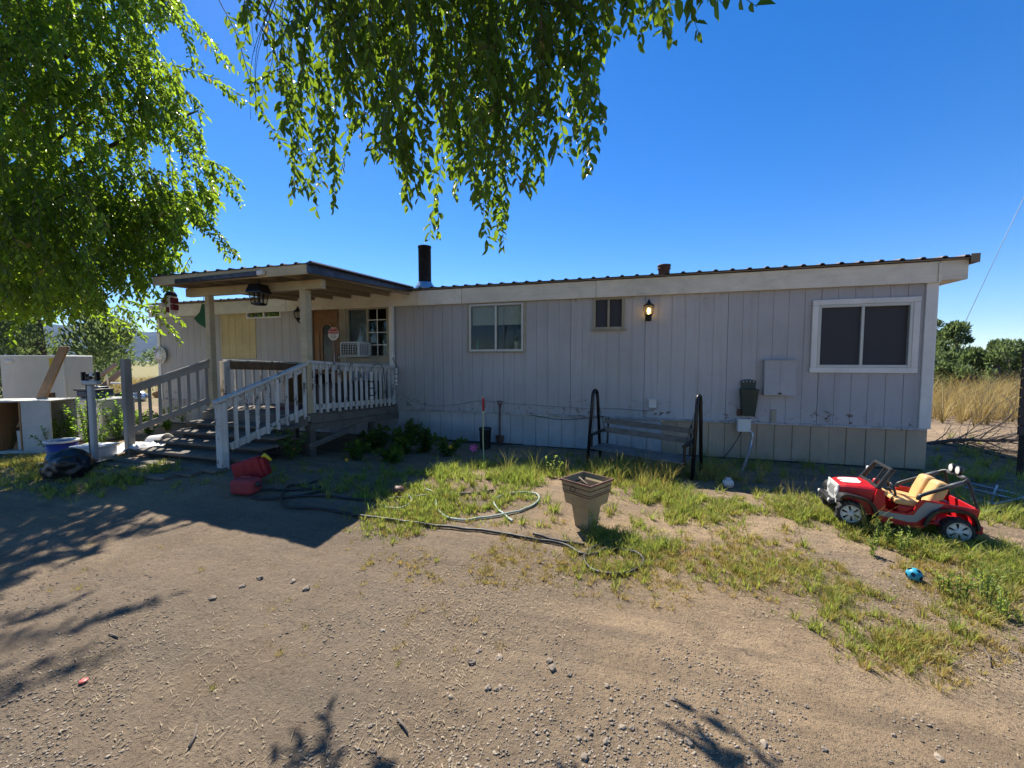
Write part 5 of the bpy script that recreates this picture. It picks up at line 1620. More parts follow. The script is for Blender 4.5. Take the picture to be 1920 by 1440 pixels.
# seats
for s_ in (1, -1):
    q = Matrix.Rotation(R(-14), 3, 'Y')
    bk = []
    mb = rbox((0, 0, 0), (1, 0, 0), (0, 1, 0), (0, 0, 1), (.045, .105, .15), .042, 4)
    for v in mb.v:
        v.y *= 1 - .35 * max(0, v.z / .15) ** 2
        v.xyz = q @ v + Vector((-.235, .115 * s_, .43))
    mb.build('seat_back', M['cream_plastic'], **JL)
    mb = rbox((-.08, .115 * s_, .315), (1, 0, .05), (0, 1, 0), (-.05, 0, 1), (.125, .10, .03), .026, 4)
    mb.build('seat_cushion', M['cream_plastic'], **JL)
MB().box((-.24, -.235, .172), (.02, .235, .288), .012).build('seat_base', M['red_plastic'], **JL)
MB().box((-.30, -.243, .30), (-.245, .243, .40), .01).build('rear_bulkhead', M['red_plastic'], **JL)
# roll bar with two lamps
rb_ = MB()
for s_ in (1, -1):
    rb_.tube(spline([(-.10, .235 * s_, .375), (-.105, .235 * s_, .41), (-.14, .232 * s_, .445), (-.30, .222 * s_, .56), (-.40, .21 * s_, .625), (-.445, .185 * s_, .64)], 4), .017, 10)
    rb_.tube(spline([(-.43, .195 * s_, .63), (-.47, .215 * s_, .56), (-.535, .235 * s_, .40), (-.55, .235 * s_, .36)], 4), .016, 10)
rb_.tube([(-.445, -.19, .64), (-.445, 0, .645), (-.445, .19, .64)], .017, 10)
bar = rb_.build('roll_bar', M['black_plastic'], **JL)
for (a, b) in (((-.445, .03, .645), (-.445, .155, .641)), ((-.445, -.155, .641), (-.445, -.03, .645)), ((-.27, .223, .54), (-.37, .214, .606)), ((-.27, -.223, .54), (-.37, -.214, .606))):
    MB().tube([a, b], .023, 10).build('bar_pad', plain('bar_pad_grey', (.10, .105, .115), .6), bar, local=True)
for y in (.045, -.075):
    T = Matrix.Translation((-.43, y, .70)) @ Matrix.Rotation(R(90), 4, 'Y')
    MB().lathe([(.0, -.04), (.03, -.035), (.044, -.01), (.047, .02), (.042, .024), (.038, .018)], 20, T).build('roof_lamp', M['black_plastic'], bar, local=True)
    MB().lathe([(.039, .018), (.03, .022), (0, .025)], 20, T).build('lamp_lens', M['sticker'], bar, local=True)
    MB().tube([(-.44, y, .645), (-.435, y, .665)], .012, 8).build('lamp_stem', M['black_plastic'], bar, local=True)

# proportion: short overhangs, long wheelbase, small wheels
def jeep_x(x):
    a = abs(x)
    return math.copysign(a * 1.211 if a < .355 else .43 + (a - .355) * .70, x)
JS = .83
def reshape(o, in_wheel, done=set()):
    for ch in o.children:
        iw = in_wheel or ch.name.startswith('wheel')
        if ch.type == 'MESH':
            me = ch.data
            cx_ = sum(v.co.x for v in me.vertices) / len(me.vertices)
            for v in me.vertices:
                if iw:
                    wx = math.copysign(.355, v.co.x)
                    v.co = Vector((math.copysign(.43, wx) + (v.co.x - wx) * .95, v.co.y, .135 * .95 + (v.co.z - .135) * .95)) * JS
                else:
                    v.co = Vector((jeep_x(v.co.x), v.co.y, v.co.z)) * JS
            me.update()
        reshape(ch, iw)
bpy.context.view_layer.update()
reshape(jeep, False)
# ================================================================== LEFT: DISCARDED APPLIANCES AND BITS
def frame_at(px, py, yaw):
    p = on_ground(px, py)
    a = R(yaw)
    u = H_RIGHT * math.cos(a) + H_FWD * math.sin(a)
    v = -H_RIGHT * math.sin(a) + H_FWD * math.cos(a)
    return p, u, v
Zv = Vector((0, 0, 1))
def lbox(p, u, v, x0, x1, y0, y1, z0, z1, bev=.006):
    c = p + u * (x0 + x1) / 2 + v * (y0 + y1) / 2 + Zv * (z0 + z1) / 2
    return MB().obox(c, u, v, Zv, (abs(x1 - x0) / 2, abs(y1 - y0) / 2, abs(z1 - z0) / 2), bev)
# open kitchen cabinet: near corner at (46,850); open front faces left, white side faces right
p, u, v = frame_at(44, 852, 8)
cab = thing('kitchen_cabinet', 'discarded white cabinet with open orange-edged front standing in weeds', 'cabinet', p)
W_, H_, D_ = .80, .84, .42
lbox(p, u, v, 0, .42, -.0, .02, 0, H_).build('side', M['cabinet'], cab)
lbox(p, u, v, -W_, .42, .45, .47, 0, H_).build('back', M['cabinet'], cab)
lbox(p, u, v, -W_, -.002, .0, .448, 0, .05).build('bottom', M['cabinet'], cab)
lbox(p, u, v, -W_ - .02, .425, -.012, .47, H_ + .001, H_ + .026).build('top', M['cabinet'], cab)
for x0, w_ in ((-.022, .02), (-.36, .025), (-W_, .02)):
    lbox(p, u, v, x0, x0 + w_, -.01, .448, .051, H_ - .001).build('divider', M['orangewood'], cab)
lbox(p, u, v, -W_ + .02, -.362, .02, .447, .36, .38).build('shelf', M['brownwood'], cab)
tag(MB().board(p + u * -.20 + v * .20 + Zv * .40, p + u * -.09 + v * .3 + Zv * .80, .03, .12, v, .004).build('loose_board', M['orangewood'], None, p + Zv * .4), 'short orange board leaning inside the open cabinet', 'board')
q = p + u * -.10 + v * .15 + Zv * .052
tag(MB().lathe([(0, 0), (.07, 0), (.078, .01), (.085, .30), (.09, .31), (.08, .31), (.075, .02), (0, .02)], 18, Matrix.Translation(q)).build('waste_bin', M['white_plastic'], None, q), 'small grey-white bin inside the open cabinet', 'bin')

# tall white freezer lying behind, its lid side to the camera
p, u, v = frame_at(10, 812, 2)
fz = thing('chest_freezer', 'big white freezer body standing on end behind the cabinet, with a yellow sticker', 'freezer', p)
ft = at_depth(70, 666, (p - EYE).dot(H_FWD)).z - p.z
fw_ = (at_depth(124, 700, (p - EYE).dot(H_FWD)) - at_depth(10, 700, (p - EYE).dot(H_FWD))).length
lbox(p, u, v, 0, fw_, .05, .65, .03, ft, .02).build('body', M['white_appl'], fz)
lbox(p, u, v, .0, fw_, -.01, .046, .05, ft - .004, .015).build('lid', M['white_appl'], fz)
MB().lathe([(0, .004), (.11, .004), (.115, 0), (.115, -.004)], 24, Matrix.Translation(p + u * .19 - v * .0125 + Zv * (ft - .13)) @ Matrix((u, Zv * .45, -v)).transposed().to_4x4()).build('badge', M['silver_plastic'], fz)
lbox(p, u, v, fw_ - .28, fw_ - .10, -.0135, -.0115, ft - .34, ft - .06, 0).build('energy_sticker', M['yellow_plastic'], fz)
lbox(p, u, v, .05, fw_ - .05, .1, .6, 0, .029).build('plinth', M['black_plastic'], fz)

# leaning plank
a0, a1 = at_depth(76, 752, 6.95), at_depth(121, 650, 7.35)
g_ = a0 + (a0 - a1).normalized() * ((a0.z - .05) / (a1 - a0).normalized().z)
tag(MB().board(g_ + Vector((0, 0, .02)), a1, .035, .17, H_RIGHT, .006).build('plank', M['orangewood'], None, g_), 'long orange-brown plank leaning against the white freezer', 'plank')

# washing machine with sloped console
p, u, v = frame_at(112, 828, -4)
dpt = (p - EYE).dot(H_FWD)
wm = thing('washing_machine', 'white washing machine overgrown by weeds beside the scale', 'washing machine', p)
ww = (at_depth(198, 780, dpt) - at_depth(110, 780, dpt)).length
wz = at_depth(150, 752, dpt).z - p.z
lbox(p, u, v, 0, ww, 0, .65, .02, wz, .015).build('body', M['white_appl'], wm)
lbox(p, u, v, -.005, ww + .005, -.008, .655, wz + .002, wz + .03, .01).build('top_panel', M['white_appl'], wm)
lbox(p, u, v, .05, ww - .05, .06, .45, wz + .031, wz + .042, .004).build('lid', M['white_appl'], wm)
cp = [(0, 0), (.16, 0), (.16, .03), (.05, .15), (0, .16)]
mb = MB().prism([(a, b) for a, b in cp], -.03, ww * .30, lambda a, b, t: p + u * t + v * (.60 - a) + Zv * (wz + .043 + b))
mb.build('console', M['white_appl'], wm)
lbox(p, u, v, .02, ww - .02, -.004, -.001, wz - .10, wz - .095, 0).build('seam', M['grey_stripe'], wm)
# dark plastic crate on the washer
q = p + u * (ww * .52) + v * .28 + Zv * (wz + .044)
cr = thing('plastic_crate', 'navy plastic tub full of clutter on top of the washing machine', 'tub', q)
rbox(q + Zv * .075, u, v, Zv, (.22, .16, .07), .03, 3).build('tub', M['navy_plastic'], cr)
rbox(q + Zv * .16 - v * .02, u, v, Zv, (.235, .175, .018), .012, 2).build('rim', M['black_plastic'], cr)
rbox(q + Zv * .19 + u * .06, u, v, Zv, (.12, .10, .03), .02, 3).build('lid', M['navy_plastic'], cr)

# fence post stump between cabinet and washer
p = on_ground(101, 838)
tag(MB().tube([p + Zv * -.05, p + Zv * .45 + u * .01, p + Zv * .98], [.075, .068, .062], 9, True, False).build('old_post', M['bark'], None, p), 'weathered grey timber post between the cabinet and the washing machine', 'post')

# physician's scale
p, u, v = frame_at(146, 884, -3)
dpt = (p - EYE).dot(H_FWD)
zt = at_depth(141, 700, dpt).z - p.z
scl = thing('balance_scale', 'tall grey upright balance scale with sliding-weight beam standing in the grass', 'scale', p)
rbox(p + Zv * .06, u, v, Zv, (.19, .26, .045), .02, 3).build('platform', M['black_plastic'], scl)
rbox(p + Zv * .012 , u, v, Zv, (.17, .24, .012), .008, 2).build('base', M['black_metal'], scl)
lbox(p, u, v, -.022, .042, .17, .23, .10, zt - .16, .01).build('column', M['scale_grey'], scl)
lbox(p, u, v, -.046, -.026, .18, .22, .10, zt - .02, .005).build('height_rod', M['black_metal'], scl)
lbox(p, u, v, -.085, .125, .16, .24, zt - .158, zt - .10, .012).build('beam_box', M['scale_grey'], scl)
bm_ = lbox(p, u, v, -.085, .13, .185, .20, zt - .03, zt - .012, .003).build('upper_beam', M['black_metal'], scl)
lbox(p, u, v, -.085, .13, .185, .20, zt - .075, zt - .057, .003).build('lower_beam', M['black_metal'], scl)
for x_, z_ in ((-.075, zt - .10), (.12, zt - .10)):
    lbox(p, u, v, x_ - .012, x_ + .012, .17, .215, z_ + .001, zt + .012, .003).build('beam_bracket', M['black_metal'], scl)
lbox(p, u, v, .02, .06, .178, .208, zt - .042, zt + .004, .004).build('sliding_weight', M['silver_plastic'], scl)
lbox(p, u, v, -.03, .03, .176, .210, zt - .088, zt - .044, .004).build('sliding_weight', M['black_metal'], scl)

# black sack slumped over the scale's foot, tubs
def blob(c, r, seed, amp=.25, sub=4, squash=True):
    bm = bmesh.new(); bmesh.ops.create_icosphere(bm, subdivisions=sub, radius=1)
    vs = []
    for vv in bm.verts:
        d = vv.co.normalized()
        k = 1 + amp * noise.fractal(d * 1.7 + Vector((seed, 0, 0)), 1.0, 2.0, 4) - .06 * abs(noise.noise(d * 6 + Vector((0, seed, 0))))
        q = Vector((d.x * r[0] * k, d.y * r[1] * k, d.z * r[2] * k))
        if squash: q.z = max(q.z, -r[2] * .55)
        vs.append(Vector(c) + q)
    fs = [[w.index for w in f.verts] for f in bm.faces]; bm.free()
    return MB().add(vs, fs, True)
q = on_ground(145, 888)
tag(blob(q + Zv * .12 - v * .08, (.27, .2, .2), 3.3).build('rubbish_sack', plain('black_sack', (.012, .012, .014), .35), None, q), 'slumped black rubbish sack at the foot of the balance scale', 'sack')
q = on_ground(118, 866)
tb_ = thing('blue_tub', 'blue tub with a white rim in the grass beside the scale', 'tub', q)
MB().lathe([(0, 0), (.125, 0), (.13, .01), (.165, .29), (.15, .29), (.12, .03), (0, .03)], 24, Matrix.Translation(q)).build('wall', M['blue_plastic'], tb_)
MB().lathe([(.166, .285), (.18, .288), (.182, .312), (.168, .318), (.15, .315), (.15, .285)], 24, Matrix.Translation(q)).build('rim', M['white_plastic'], tb_)
rbox(q - u * .145 + Zv * .15, u, v, Zv, (.03, .05, .135), .012, 2).build('label_panel', M['white_plastic'], tb_)
q = on_ground(180, 863)
wt = thing('white_basin', 'shallow white plastic basin behind the balance scale', 'basin', q)
rbox(q + Zv * .10, u, v, Zv, (.19, .14, .10), .045, 4).build('wall', M['white_plastic'], wt)
rbox(q + Zv * .207, u, v, Zv, (.205, .155, .012), .01, 2).build('rim', M['white_plastic'], wt)
# crumpled white tarp and white bucket lying by the steps
q = on_ground(262, 846)
tp = MB(); nx_, ny_ = 22, 14
c0 = on_ground(198, 860); c1 = on_ground(300, 850)
uu = (c1 - c0); Lq = uu.length; uu.normalize(); vv_ = Vector((-uu.y, uu.x, 0))
vs = []
for j in range(ny_ + 1):
    for i in range(nx_ + 1):
        b_ = c0 + uu * (Lq * i / nx_) + vv_ * (.75 * j / ny_ + .05 * math.sin(i))
        z_ = ground_h(b_.x, b_.y) + .02 + .10 * math.sin(math.pi * j / ny_) + .12 * abs(noise.fractal(Vector((b_.x * 4, b_.y * 4, 1)), 1, 2, 4))
        vs.append(Vector((b_.x, b_.y, z_)))
fs = [(j * (nx_ + 1) + i, j * (nx_ + 1) + i + 1, (j + 1) * (nx_ + 1) + i + 1, (j + 1) * (nx_ + 1) + i) for j in range(ny_) for i in range(nx_)]
tp.add(vs, fs, True)
tp.add([w_ - Zv * .006 for w_ in vs], [f[::-1] for f in fs], True)
tag(tp.build('tarpaulin', M['tarp'], None, c0, recalc=False), 'crumpled white tarpaulin on the ground beside the tall newel', 'tarpaulin')
q = on_ground(283, 846)
tag(MB().lathe([(0, 0), (.10, 0), (.105, .01), (.125, .26), (.132, .262), (.12, .262), (.098, .02), (0, .02)], 20, Matrix.Translation(q + Zv * .125) @ Matrix.Rotation(R(88), 4, 'Y') @ Matrix.Rotation(R(-15), 4, 'X')).build('bucket', M['white_plastic'], None, q), 'white bucket lying on its side by the bottom step', 'bucket')
q = on_ground(95, 872)
tag(MB().board(q - u * .16 + Zv * .02, q + u * .26 + Zv * .03, .09, .018, Zv, .004).build('scrap_board', M['cabinet'], None, q), 'short pale scrap board lying in the grass by the blue tub', 'board')
# distant timbers and pipes leaning in the scrap heap
def stick(name, label, cat, a, b, w_, h_, mat, round_=False):
    a, b = Vector(a), Vector(b)
    lo = a if a.z < b.z else b
    base = Vector((lo.x, lo.y, ground_h(lo.x, lo.y)))
    mb = MB().tube([a, b], w_ / 2, 8) if round_ else MB().board(a, b, w_, h_, Zv, .005)
    tag(mb.build(name, mat, None, base), label, cat)
pk = plain('pinkish_timber', (.30, .22, .20), .8)
stick('timber_beam', 'long pinkish beam propped at a slant in the scrap heap', 'beam', on_ground(150, 735) + Zv * .05, at_depth(216, 684, 13.5), .10, .10, pk)
stick('timber_beam', 'pinkish beam lying low in the scrap heap under the propped one', 'beam', on_ground(178, 738) + Zv * .05, at_depth(224, 698, 14.5), .10, .12, pk)
stick('timber_beam', 'thin pinkish batten in the scrap heap', 'beam', on_ground(186, 741) + Zv * .04, at_depth(228, 700, 14.0), .06, .05, pk)
stick('plastic_pipe', 'upright white plastic pipe in the scrap heap', 'pipe', on_ground(181, 734), at_depth(182, 695, 12.8), .05, .05, M['white_plastic'], True)
stick('plastic_pipe', 'bent-over white plastic pipe in the scrap heap', 'pipe', on_ground(205, 738), at_depth(200, 704, 12.0), .05, .05, M['white_plastic'], True)
stick('plastic_pipe', 'white plastic pipe lying level in the scrap heap', 'pipe', at_depth(208, 718, 12.3), at_depth(238, 720, 12.3), .06, .06, M['white_plastic'], True)
q = on_ground(222, 752)
cv = thing('culvert_pipe', 'dark corrugated culvert pipe lying behind the tall newel', 'pipe', q)
d_ = (H_RIGHT + Zv * .32).normalized()
MB().tube([q + Zv * .16 + d_ * (-.30 + .05 * k) for k in range(18)], [.15 + (.012 if k % 2 else 0) for k in range(18)], 16, False).build('barrel', M['black_plastic'], cv)
MB().tube([q + Zv * .16 + d_ * -.305, q + Zv * .16 + d_ * -.27], .168, 16).build('end_collar', M['white_plastic'], cv)
for k, (x_, y_, s_, mt, lb) in enumerate(((160, 748, .30, 'white_plastic', 'crumpled white sheet on the scrap heap'), (262, 752, .28, 'steel', 'grey metal lump in the scrap heap behind the stair rail'), (300, 745, .24, 'orangewood', 'orange-brown lump in the scrap heap behind the stair rail'), (335, 748, .36, 'black_plastic', 'black plastic sack in the scrap heap behind the stair rail'), (350, 770, .26, 'navy_plastic', 'dark blue-grey bundle below the stair rail'), (372, 742, .34, 'black_rubber', 'black rounded tank beside the home under the stair rail'))):
    q = on_ground(x_, y_)
    tag(blob(q + Zv * s_ * .5, (s_, s_ * .8, s_ * .8), 5 + k * 2.1, .4, 3).build('scrap_bundle', M[mt], None, q), lb, 'scrap')

# ================================================================== RIGHT SIDE
# tangle of pale steel bed-frame rails behind the toy car
q = on_ground(1850, 955)
bf = thing('metal_bed_frame', 'bent pale steel bed frame lying in the shade behind the toy car', 'bed frame', q)
for (a, b, r_) in (((1812, 905, 4.9), (1990, 946, 4.2), .014), ((1806, 914, 4.7), (1990, 956, 4.0), .014), ((1825, 938, 4.4), (1868, 945, 4.2), .013), ((1868, 945, 4.2), (1990, 915, 4.3), .013), ((1870, 910, 4.75), (1856, 945, 4.3), .010), ((1940, 930, 4.4), (1925, 950, 4.2), .010), ((1830, 941, 4.3), (1990, 990, 3.85), .010)):
    MB().tube([at_depth(*a), at_depth(*b)], r_, 8).build('rail', M['steel'], bf)
MB().board(at_depth(1818, 937, 4.42), at_depth(1832, 946, 4.38), .05, .05, Zv, .004).build('bracket', M['galv'], bf)
for (a) in ((1815, 906, 4.88), (1960, 940, 4.3)):
    t_ = at_depth(*a); MB().tube([t_, Vector((t_.x, t_.y, ground_h(t_.x, t_.y) - .02))], .012, 8).build('leg', M['steel'], bf)
# fallen dead branch
rngb = random.Random(5)
br0, br1 = at_depth(1722, 834, 7.6), at_depth(1960, 822, 6.6)
br = thing('fallen_branch', 'bare fallen tree branch with many twigs lying across the gap beside the home', 'branch', on_ground(1830, 856))
mb = MB()
def limb(mb, a, d, L, r, lev):
    pts, rs = [a], [r]
    p_, d_ = a.copy(), d.normalized()
    n_ = max(4, int(L / .10))
    for k in range(n_):
        d_ = (d_ + Vector((rngb.uniform(-1, 1), rngb.uniform(-1, 1), rngb.uniform(-1, 1))) * .16).normalized()
        p_ = p_ + d_ * (L / n_)
        p_.z = max(p_.z, ground_h(p_.x, p_.y) + .01)
        pts.append(p_.copy()); rs.append(max(r * (1 - .8 * (k + 1) / n_), .0016))
        if lev < 4 and k > 0 and rngb.random() < .68:
            sd = Vector((rngb.uniform(-1, 1), rngb.uniform(-1, 1), rngb.uniform(-.5, 1))).normalized()
            limb(mb, p_.copy(), d_ * .8 + sd * .8, L * rngb.uniform(.3, .55), rs[-1] * .55, lev + 1)
    mb.tube(pts, rs, 6 if lev < 2 else 4)
mb.tube(spline([br0, br0.lerp(br1, .35) + Zv * .05, br0.lerp(br1, .7), br1], 6), [.035 - .0005 * k for k in range(19)], 9)
main = mb.build('stem', M['dead_wood'], br)
for f, ang_, L in ((.12, 40, .5), (.2, -30, .45), (.3, 35, 1.0), (.36, 18, 1.35), (.42, -25, 1.0), (.5, 30, .8), (.55, -35, .9), (.62, 25, 1.0), (.7, -20, .8), (.78, 30, .8), (.85, -30, .7)):
    mb = MB()
    a = br0.lerp(br1, f)
    d = (br1 - br0).normalized() * math.cos(R(ang_)) + Zv * math.sin(R(ang_)) + H_FWD * rngb.uniform(-.5, .4)
    limb(mb, a, d, L, .012, 1)
    limb(mb, br0.lerp(br1, f + .03), d + H_FWD * rngb.uniform(-.8, .8) + Zv * rngb.uniform(-.2, .5), L * .8, .008, 1)
    mb.build('twig', M['dead_wood'], br)
# second, lower branch
mb = MB()
b0, b1 = at_depth(1790, 830, 7.0), at_depth(1915, 865, 6.0)
mb.tube(spline([b0, b0.lerp(b1, .5) - Zv * .02, b1], 6), .014, 7)
for k in range(9):
    a = b0.lerp(b1, .1 + .1 * k)
    limb(mb, a, (b1 - b0).normalized() + Vector((rngb.uniform(-1, 1), rngb.uniform(-1, 1), rngb.uniform(-.6, .8))), .5, .008, 1)
mb.build('twig', M['dead_wood'], br)
for (a_, b_, n_) in (((1765, 846, 7.2), (1905, 812, 7.4), 7), ((1775, 822, 7.6), (1910, 870, 6.4), 7), ((1800, 850, 6.9), (1912, 846, 6.7), 6), ((1750, 840, 7.4), (1860, 800, 7.8), 6)):
    mb = MB(); c0_, c1_ = at_depth(*a_), at_depth(*b_)
    mb.tube(spline([c0_, c0_.lerp(c1_, .5) + Zv * .03, c1_], 5), .010, 6)
    for k in range(n_):
        limb(mb, c0_.lerp(c1_, .1 + .8 * k / n_), (c1_ - c0_).normalized() + Vector((rngb.uniform(-1, 1), rngb.uniform(-1, 1), rngb.uniform(-.4, .9))), .45, .006, 2)
    mb.build('twig', M['dead_wood'], br)
# dark board wall at the far right edge
p0 = at_depth(1907, 816, 5.35); p1 = at_depth(1905, 655, 5.35)
bw = thing('board_screen', 'dark board screen on a post at the right edge of the yard', 'screen', (p0.x + .3, p0.y, ground_h(p0.x, p0.y)))
du = (H_RIGHT * 1.0 + H_FWD * -.25).normalized(); dv = Vector((-du.y, du.x, 0))
zt_, zb_ = p1.z, p0.z
nb = 9
for k in range(nb):
    za = zb_ + (zt_ - zb_) * k / nb
    c = Vector((p0.x, p0.y, za + (zt_ - zb_) / nb / 2)) + du * .45
    MB().obox(c + dv * rngb.uniform(-.004, .004), du, dv, Zv, (.45, .011, (zt_ - zb_) / nb / 2 - .004), .004).build('board', M['darkwood'], bw)
pp_ = Vector((p0.x, p0.y, 0)) + du * .14 + dv * .06
MB().obox(pp_ + Zv * ((zt_ + .02) / 2 - .03), du, dv, Zv, (.045, .045, (zt_ + .1) / 2), .005).build('post', M['darkwood'], bw)
MB().obox(pp_ + du * .70 + Zv * ((zt_ + .02) / 2 - .03), du, dv, Zv, (.045, .045, (zt_ + .1) / 2), .005).build('post', M['darkwood'], bw)
# guy wire and its pole (the pole stands outside the frame)
wa = on_ground(1746, 737); wd = (wa - EYE).dot(H_FWD)
wb_ = at_depth(1920, 370, wd); top = wa + (wb_ - wa) * 1.5
up_ = thing('utility_pole', 'tall timber utility pole with a guy wire slanting down behind the junipers', 'utility pole', (top.x, top.y, ground_h(top.x, top.y)))
MB().tube([Vector((top.x, top.y, -.3)), Vector((top.x, top.y, top.z + .9))], [.17, .11], 12).build('pole', M['bark'], up_)
MB().obox(Vector((top.x, top.y - .16, top.z + .5)), (1, 0, 0), (0, 1, 0), (0, 0, 1), (1.1, .05, .06), .01).build('crossarm', M['bark'], up_)
MB().tube([wa - Zv * .1, wa.lerp(top, .5), top], .011, 6).build('guy_wire', M['grey_stripe'], up_)
# ================================================================== VEGETATION
def leaf_mesh(name, pos, direc, nrm, length, width, tint, mat, parent=None, fold=.25):
    """pointed oval leaves, folded along the midrib: 6 vertices, 2 quads each"""
    pos, direc, nrm = (np.asarray(a, dtype=np.float64) for a in (pos, direc, nrm))
    length, width = np.asarray(length)[:, None], np.asarray(width)[:, None]
    direc /= np.linalg.norm(direc, axis=1, keepdims=True) + 1e-9
    side = np.cross(direc, nrm); side /= np.linalg.norm(side, axis=1, keepdims=True) + 1e-9
    up = np.cross(side, direc)
    P = lambda f, s, h: pos + direc * length * f + side * width * s + up * width * h
    V = np.stack([P(0, 0, 0), P(.28, .42, fold), P(.68, .36, fold), P(1, 0, -.1), P(.68, -.36, fold), P(.28, -.42, fold)], 1).reshape(-1, 3)
    N = len(pos); b = np.arange(N)[:, None] * 6
    F = np.concatenate([b + np.array([0, 1, 2, 3]), b + np.array([0, 3, 4, 5])], 0)
    C = np.repeat(np.asarray(tint), 6, axis=0)
    return np_mesh(name, V, F, 4, mat, parent, C)

def unit(n):
    d = nrng.normal(size=(n, 3)); return d / np.linalg.norm(d, axis=1, keepdims=True)

SID = []
def tints(n, yellow=.02):
    t = np.zeros((n, 3)); t[:, 0] = .45 * nrng.random(n) + .55 * np.concatenate(SID); t[:, 1] = (nrng.random(n) < yellow) * nrng.random(n); return t

def strands_to_leaves(strands, spacing, lmin, lmax, start=.1):
    pos, dr, nm, ln, wd = [], [], [], [], []
    SID.clear()
    for pts in strands:
        P = np.array([tuple(p) for p in pts]); seg = np.diff(P, axis=0); sl = np.linalg.norm(seg, axis=1); L = sl.sum()
        n = max(int(L * (1 - start) / spacing), 3)
        s = L * (start + (1 - start) * (np.arange(n) + nrng.random(n) * .8) / n)
        cum = np.concatenate([[0], np.cumsum(sl)])
        k = np.clip(np.searchsorted(cum, s) - 1, 0, len(seg) - 1)
        p = P[k] + seg[k] * ((s - cum[k]) / np.maximum(sl[k], 1e-9))[:, None]
        t = seg[k] / sl[k][:, None]
        ph = (np.arange(n) % 2) * np.pi + nrng.normal(size=n) * .6 + nrng.random() * 6.28
        a = np.cross(t, [0.3, 0.9, 0.1]); a /= np.linalg.norm(a, axis=1, keepdims=True) + 1e-9
        b = np.cross(t, a)
        rad = a * np.cos(ph)[:, None] + b * np.sin(ph)[:, None]
        d = rad * .75 + t * .45 + np.array([0, 0, -.55]) + nrng.normal(size=(n, 3)) * .22
        pos.append(p); dr.append(d); nm.append(np.cross(d, np.cross(rad, t)) * .5 + nrng.normal(size=(n, 3)) * .6 + np.array([0, 0, .5]))
        SID.append(np.full(n, nrng.random())); l_ = nrng.uniform(lmin, lmax, n); ln.append(l_); wd.append(l_ * nrng.uniform(.42, .58, n))
    return [np.concatenate(x) for x in (pos, dr, nm, ln, wd)]

def strand_tubes(strands, r0, name, mat, parent, n=4):
    mb = MB()
    for pts in strands:
        m_ = len(pts)
        mb.tube(pts, [max(r0 * (1 - .75 * k / (m_ - 1)), .0012) for k in range(m_)], n, False)
    return mb.build(name, mat, parent, recalc=False)

def hang(a, b, n=9, sag=.06, wob=.02):
    a, b = Vector(a), Vector(b)
    out = []
    o1, o2 = rng.uniform(0, 9), rng.uniform(0, 9)
    for k in range(n):
        f = k / (n - 1)
        p = a.lerp(b, f)
        p += Vector((noise.noise(Vector((f * 3, o1, 0))), noise.noise(Vector((f * 3, o2, 5))), 0)) * wob * (a - b).length
        out.append(p)
    return out

# ---------------- tree overhead: its trunk stands behind the camera, long weeping twigs hang into view
tk = H_RIGHT * -1.6 + H_FWD * -2.6
ot = thing('weeping_elm', 'weeping elm whose long leafy twigs hang down from the top of the view', 'tree', (tk.x, tk.y, ground_h(tk.x, tk.y)))
crown_top = H_RIGHT * -.4 + H_FWD * 1.6 + Vector((0, 0, 6.3))
trunk_pts = [tk + Vector((0, 0, -.2)), tk + Vector((.05, .05, 1.5)), tk + H_FWD * .3 + Vector((0, 0, 3.2)), tk.lerp(Vector((crown_top.x, crown_top.y, 0)), .55) + Vector((0, 0, 5.2)), crown_top]
MB().tube(spline(trunk_pts, 6), [.26 - .0085 * k for k in range(25)], 14).build('trunk', M['bark'], ot)
# outline of the hanging curtain: (x, lowest y, share of strands, nearest, farthest depth)
curtain = [(530, 400, 7, 2.9, 3.4), (545, 260, 6, 2.6, 3.3), (570, 360, 8, 2.8, 3.5), (595, 420, 8, 2.9, 3.5), (620, 405, 6, 2.9, 3.5), (640, 210, 8, 2.3, 3.2), (670, 260, 10, 2.0, 3.2), (700, 330, 12, 1.9, 3.1),
           (715, 440, 5, 2.9, 3.4), (735, 455, 7, 3.0, 3.4), (760, 330, 14, 2.0, 3.3), (790, 400, 12, 2.3, 3.4), (830, 455, 10, 2.8, 3.4), (850, 350, 14, 2.0, 3.4), (880, 400, 15, 2.3, 3.4), (905, 390, 13, 2.3, 3.4), (930, 500, 10, 2.9, 3.4), (915, 495, 5, 3.0, 3.4),
           (950, 390, 14, 2.4, 3.4), (975, 370, 12, 2.2, 3.4), (1000, 400, 9, 2.6, 3.3), (1020, 300, 11, 2.2, 3.3), (1050, 320, 7, 2.2, 3.0), (1085, 370, 6, 2.4, 3.0), (1095, 330, 6, 2.4, 3.0), (1065, 180, 9, 2.2, 3.2), (1090, 200, 7, 2.2, 3.2),
           (1110, 75, 6, 2.2, 3.2), (1140, 85, 6, 2.0, 2.8), (1175, 50, 6, 2.0, 2.8), (1210, 90, 6, 2.1, 2.8), (1235, 85, 5, 2.1, 2.8), (1270, 30, 5, 1.9, 2.5), (1285, 85, 3, 2.0, 2.4), (1330, 38, 3, 2.0, 2.4)]
strands = []
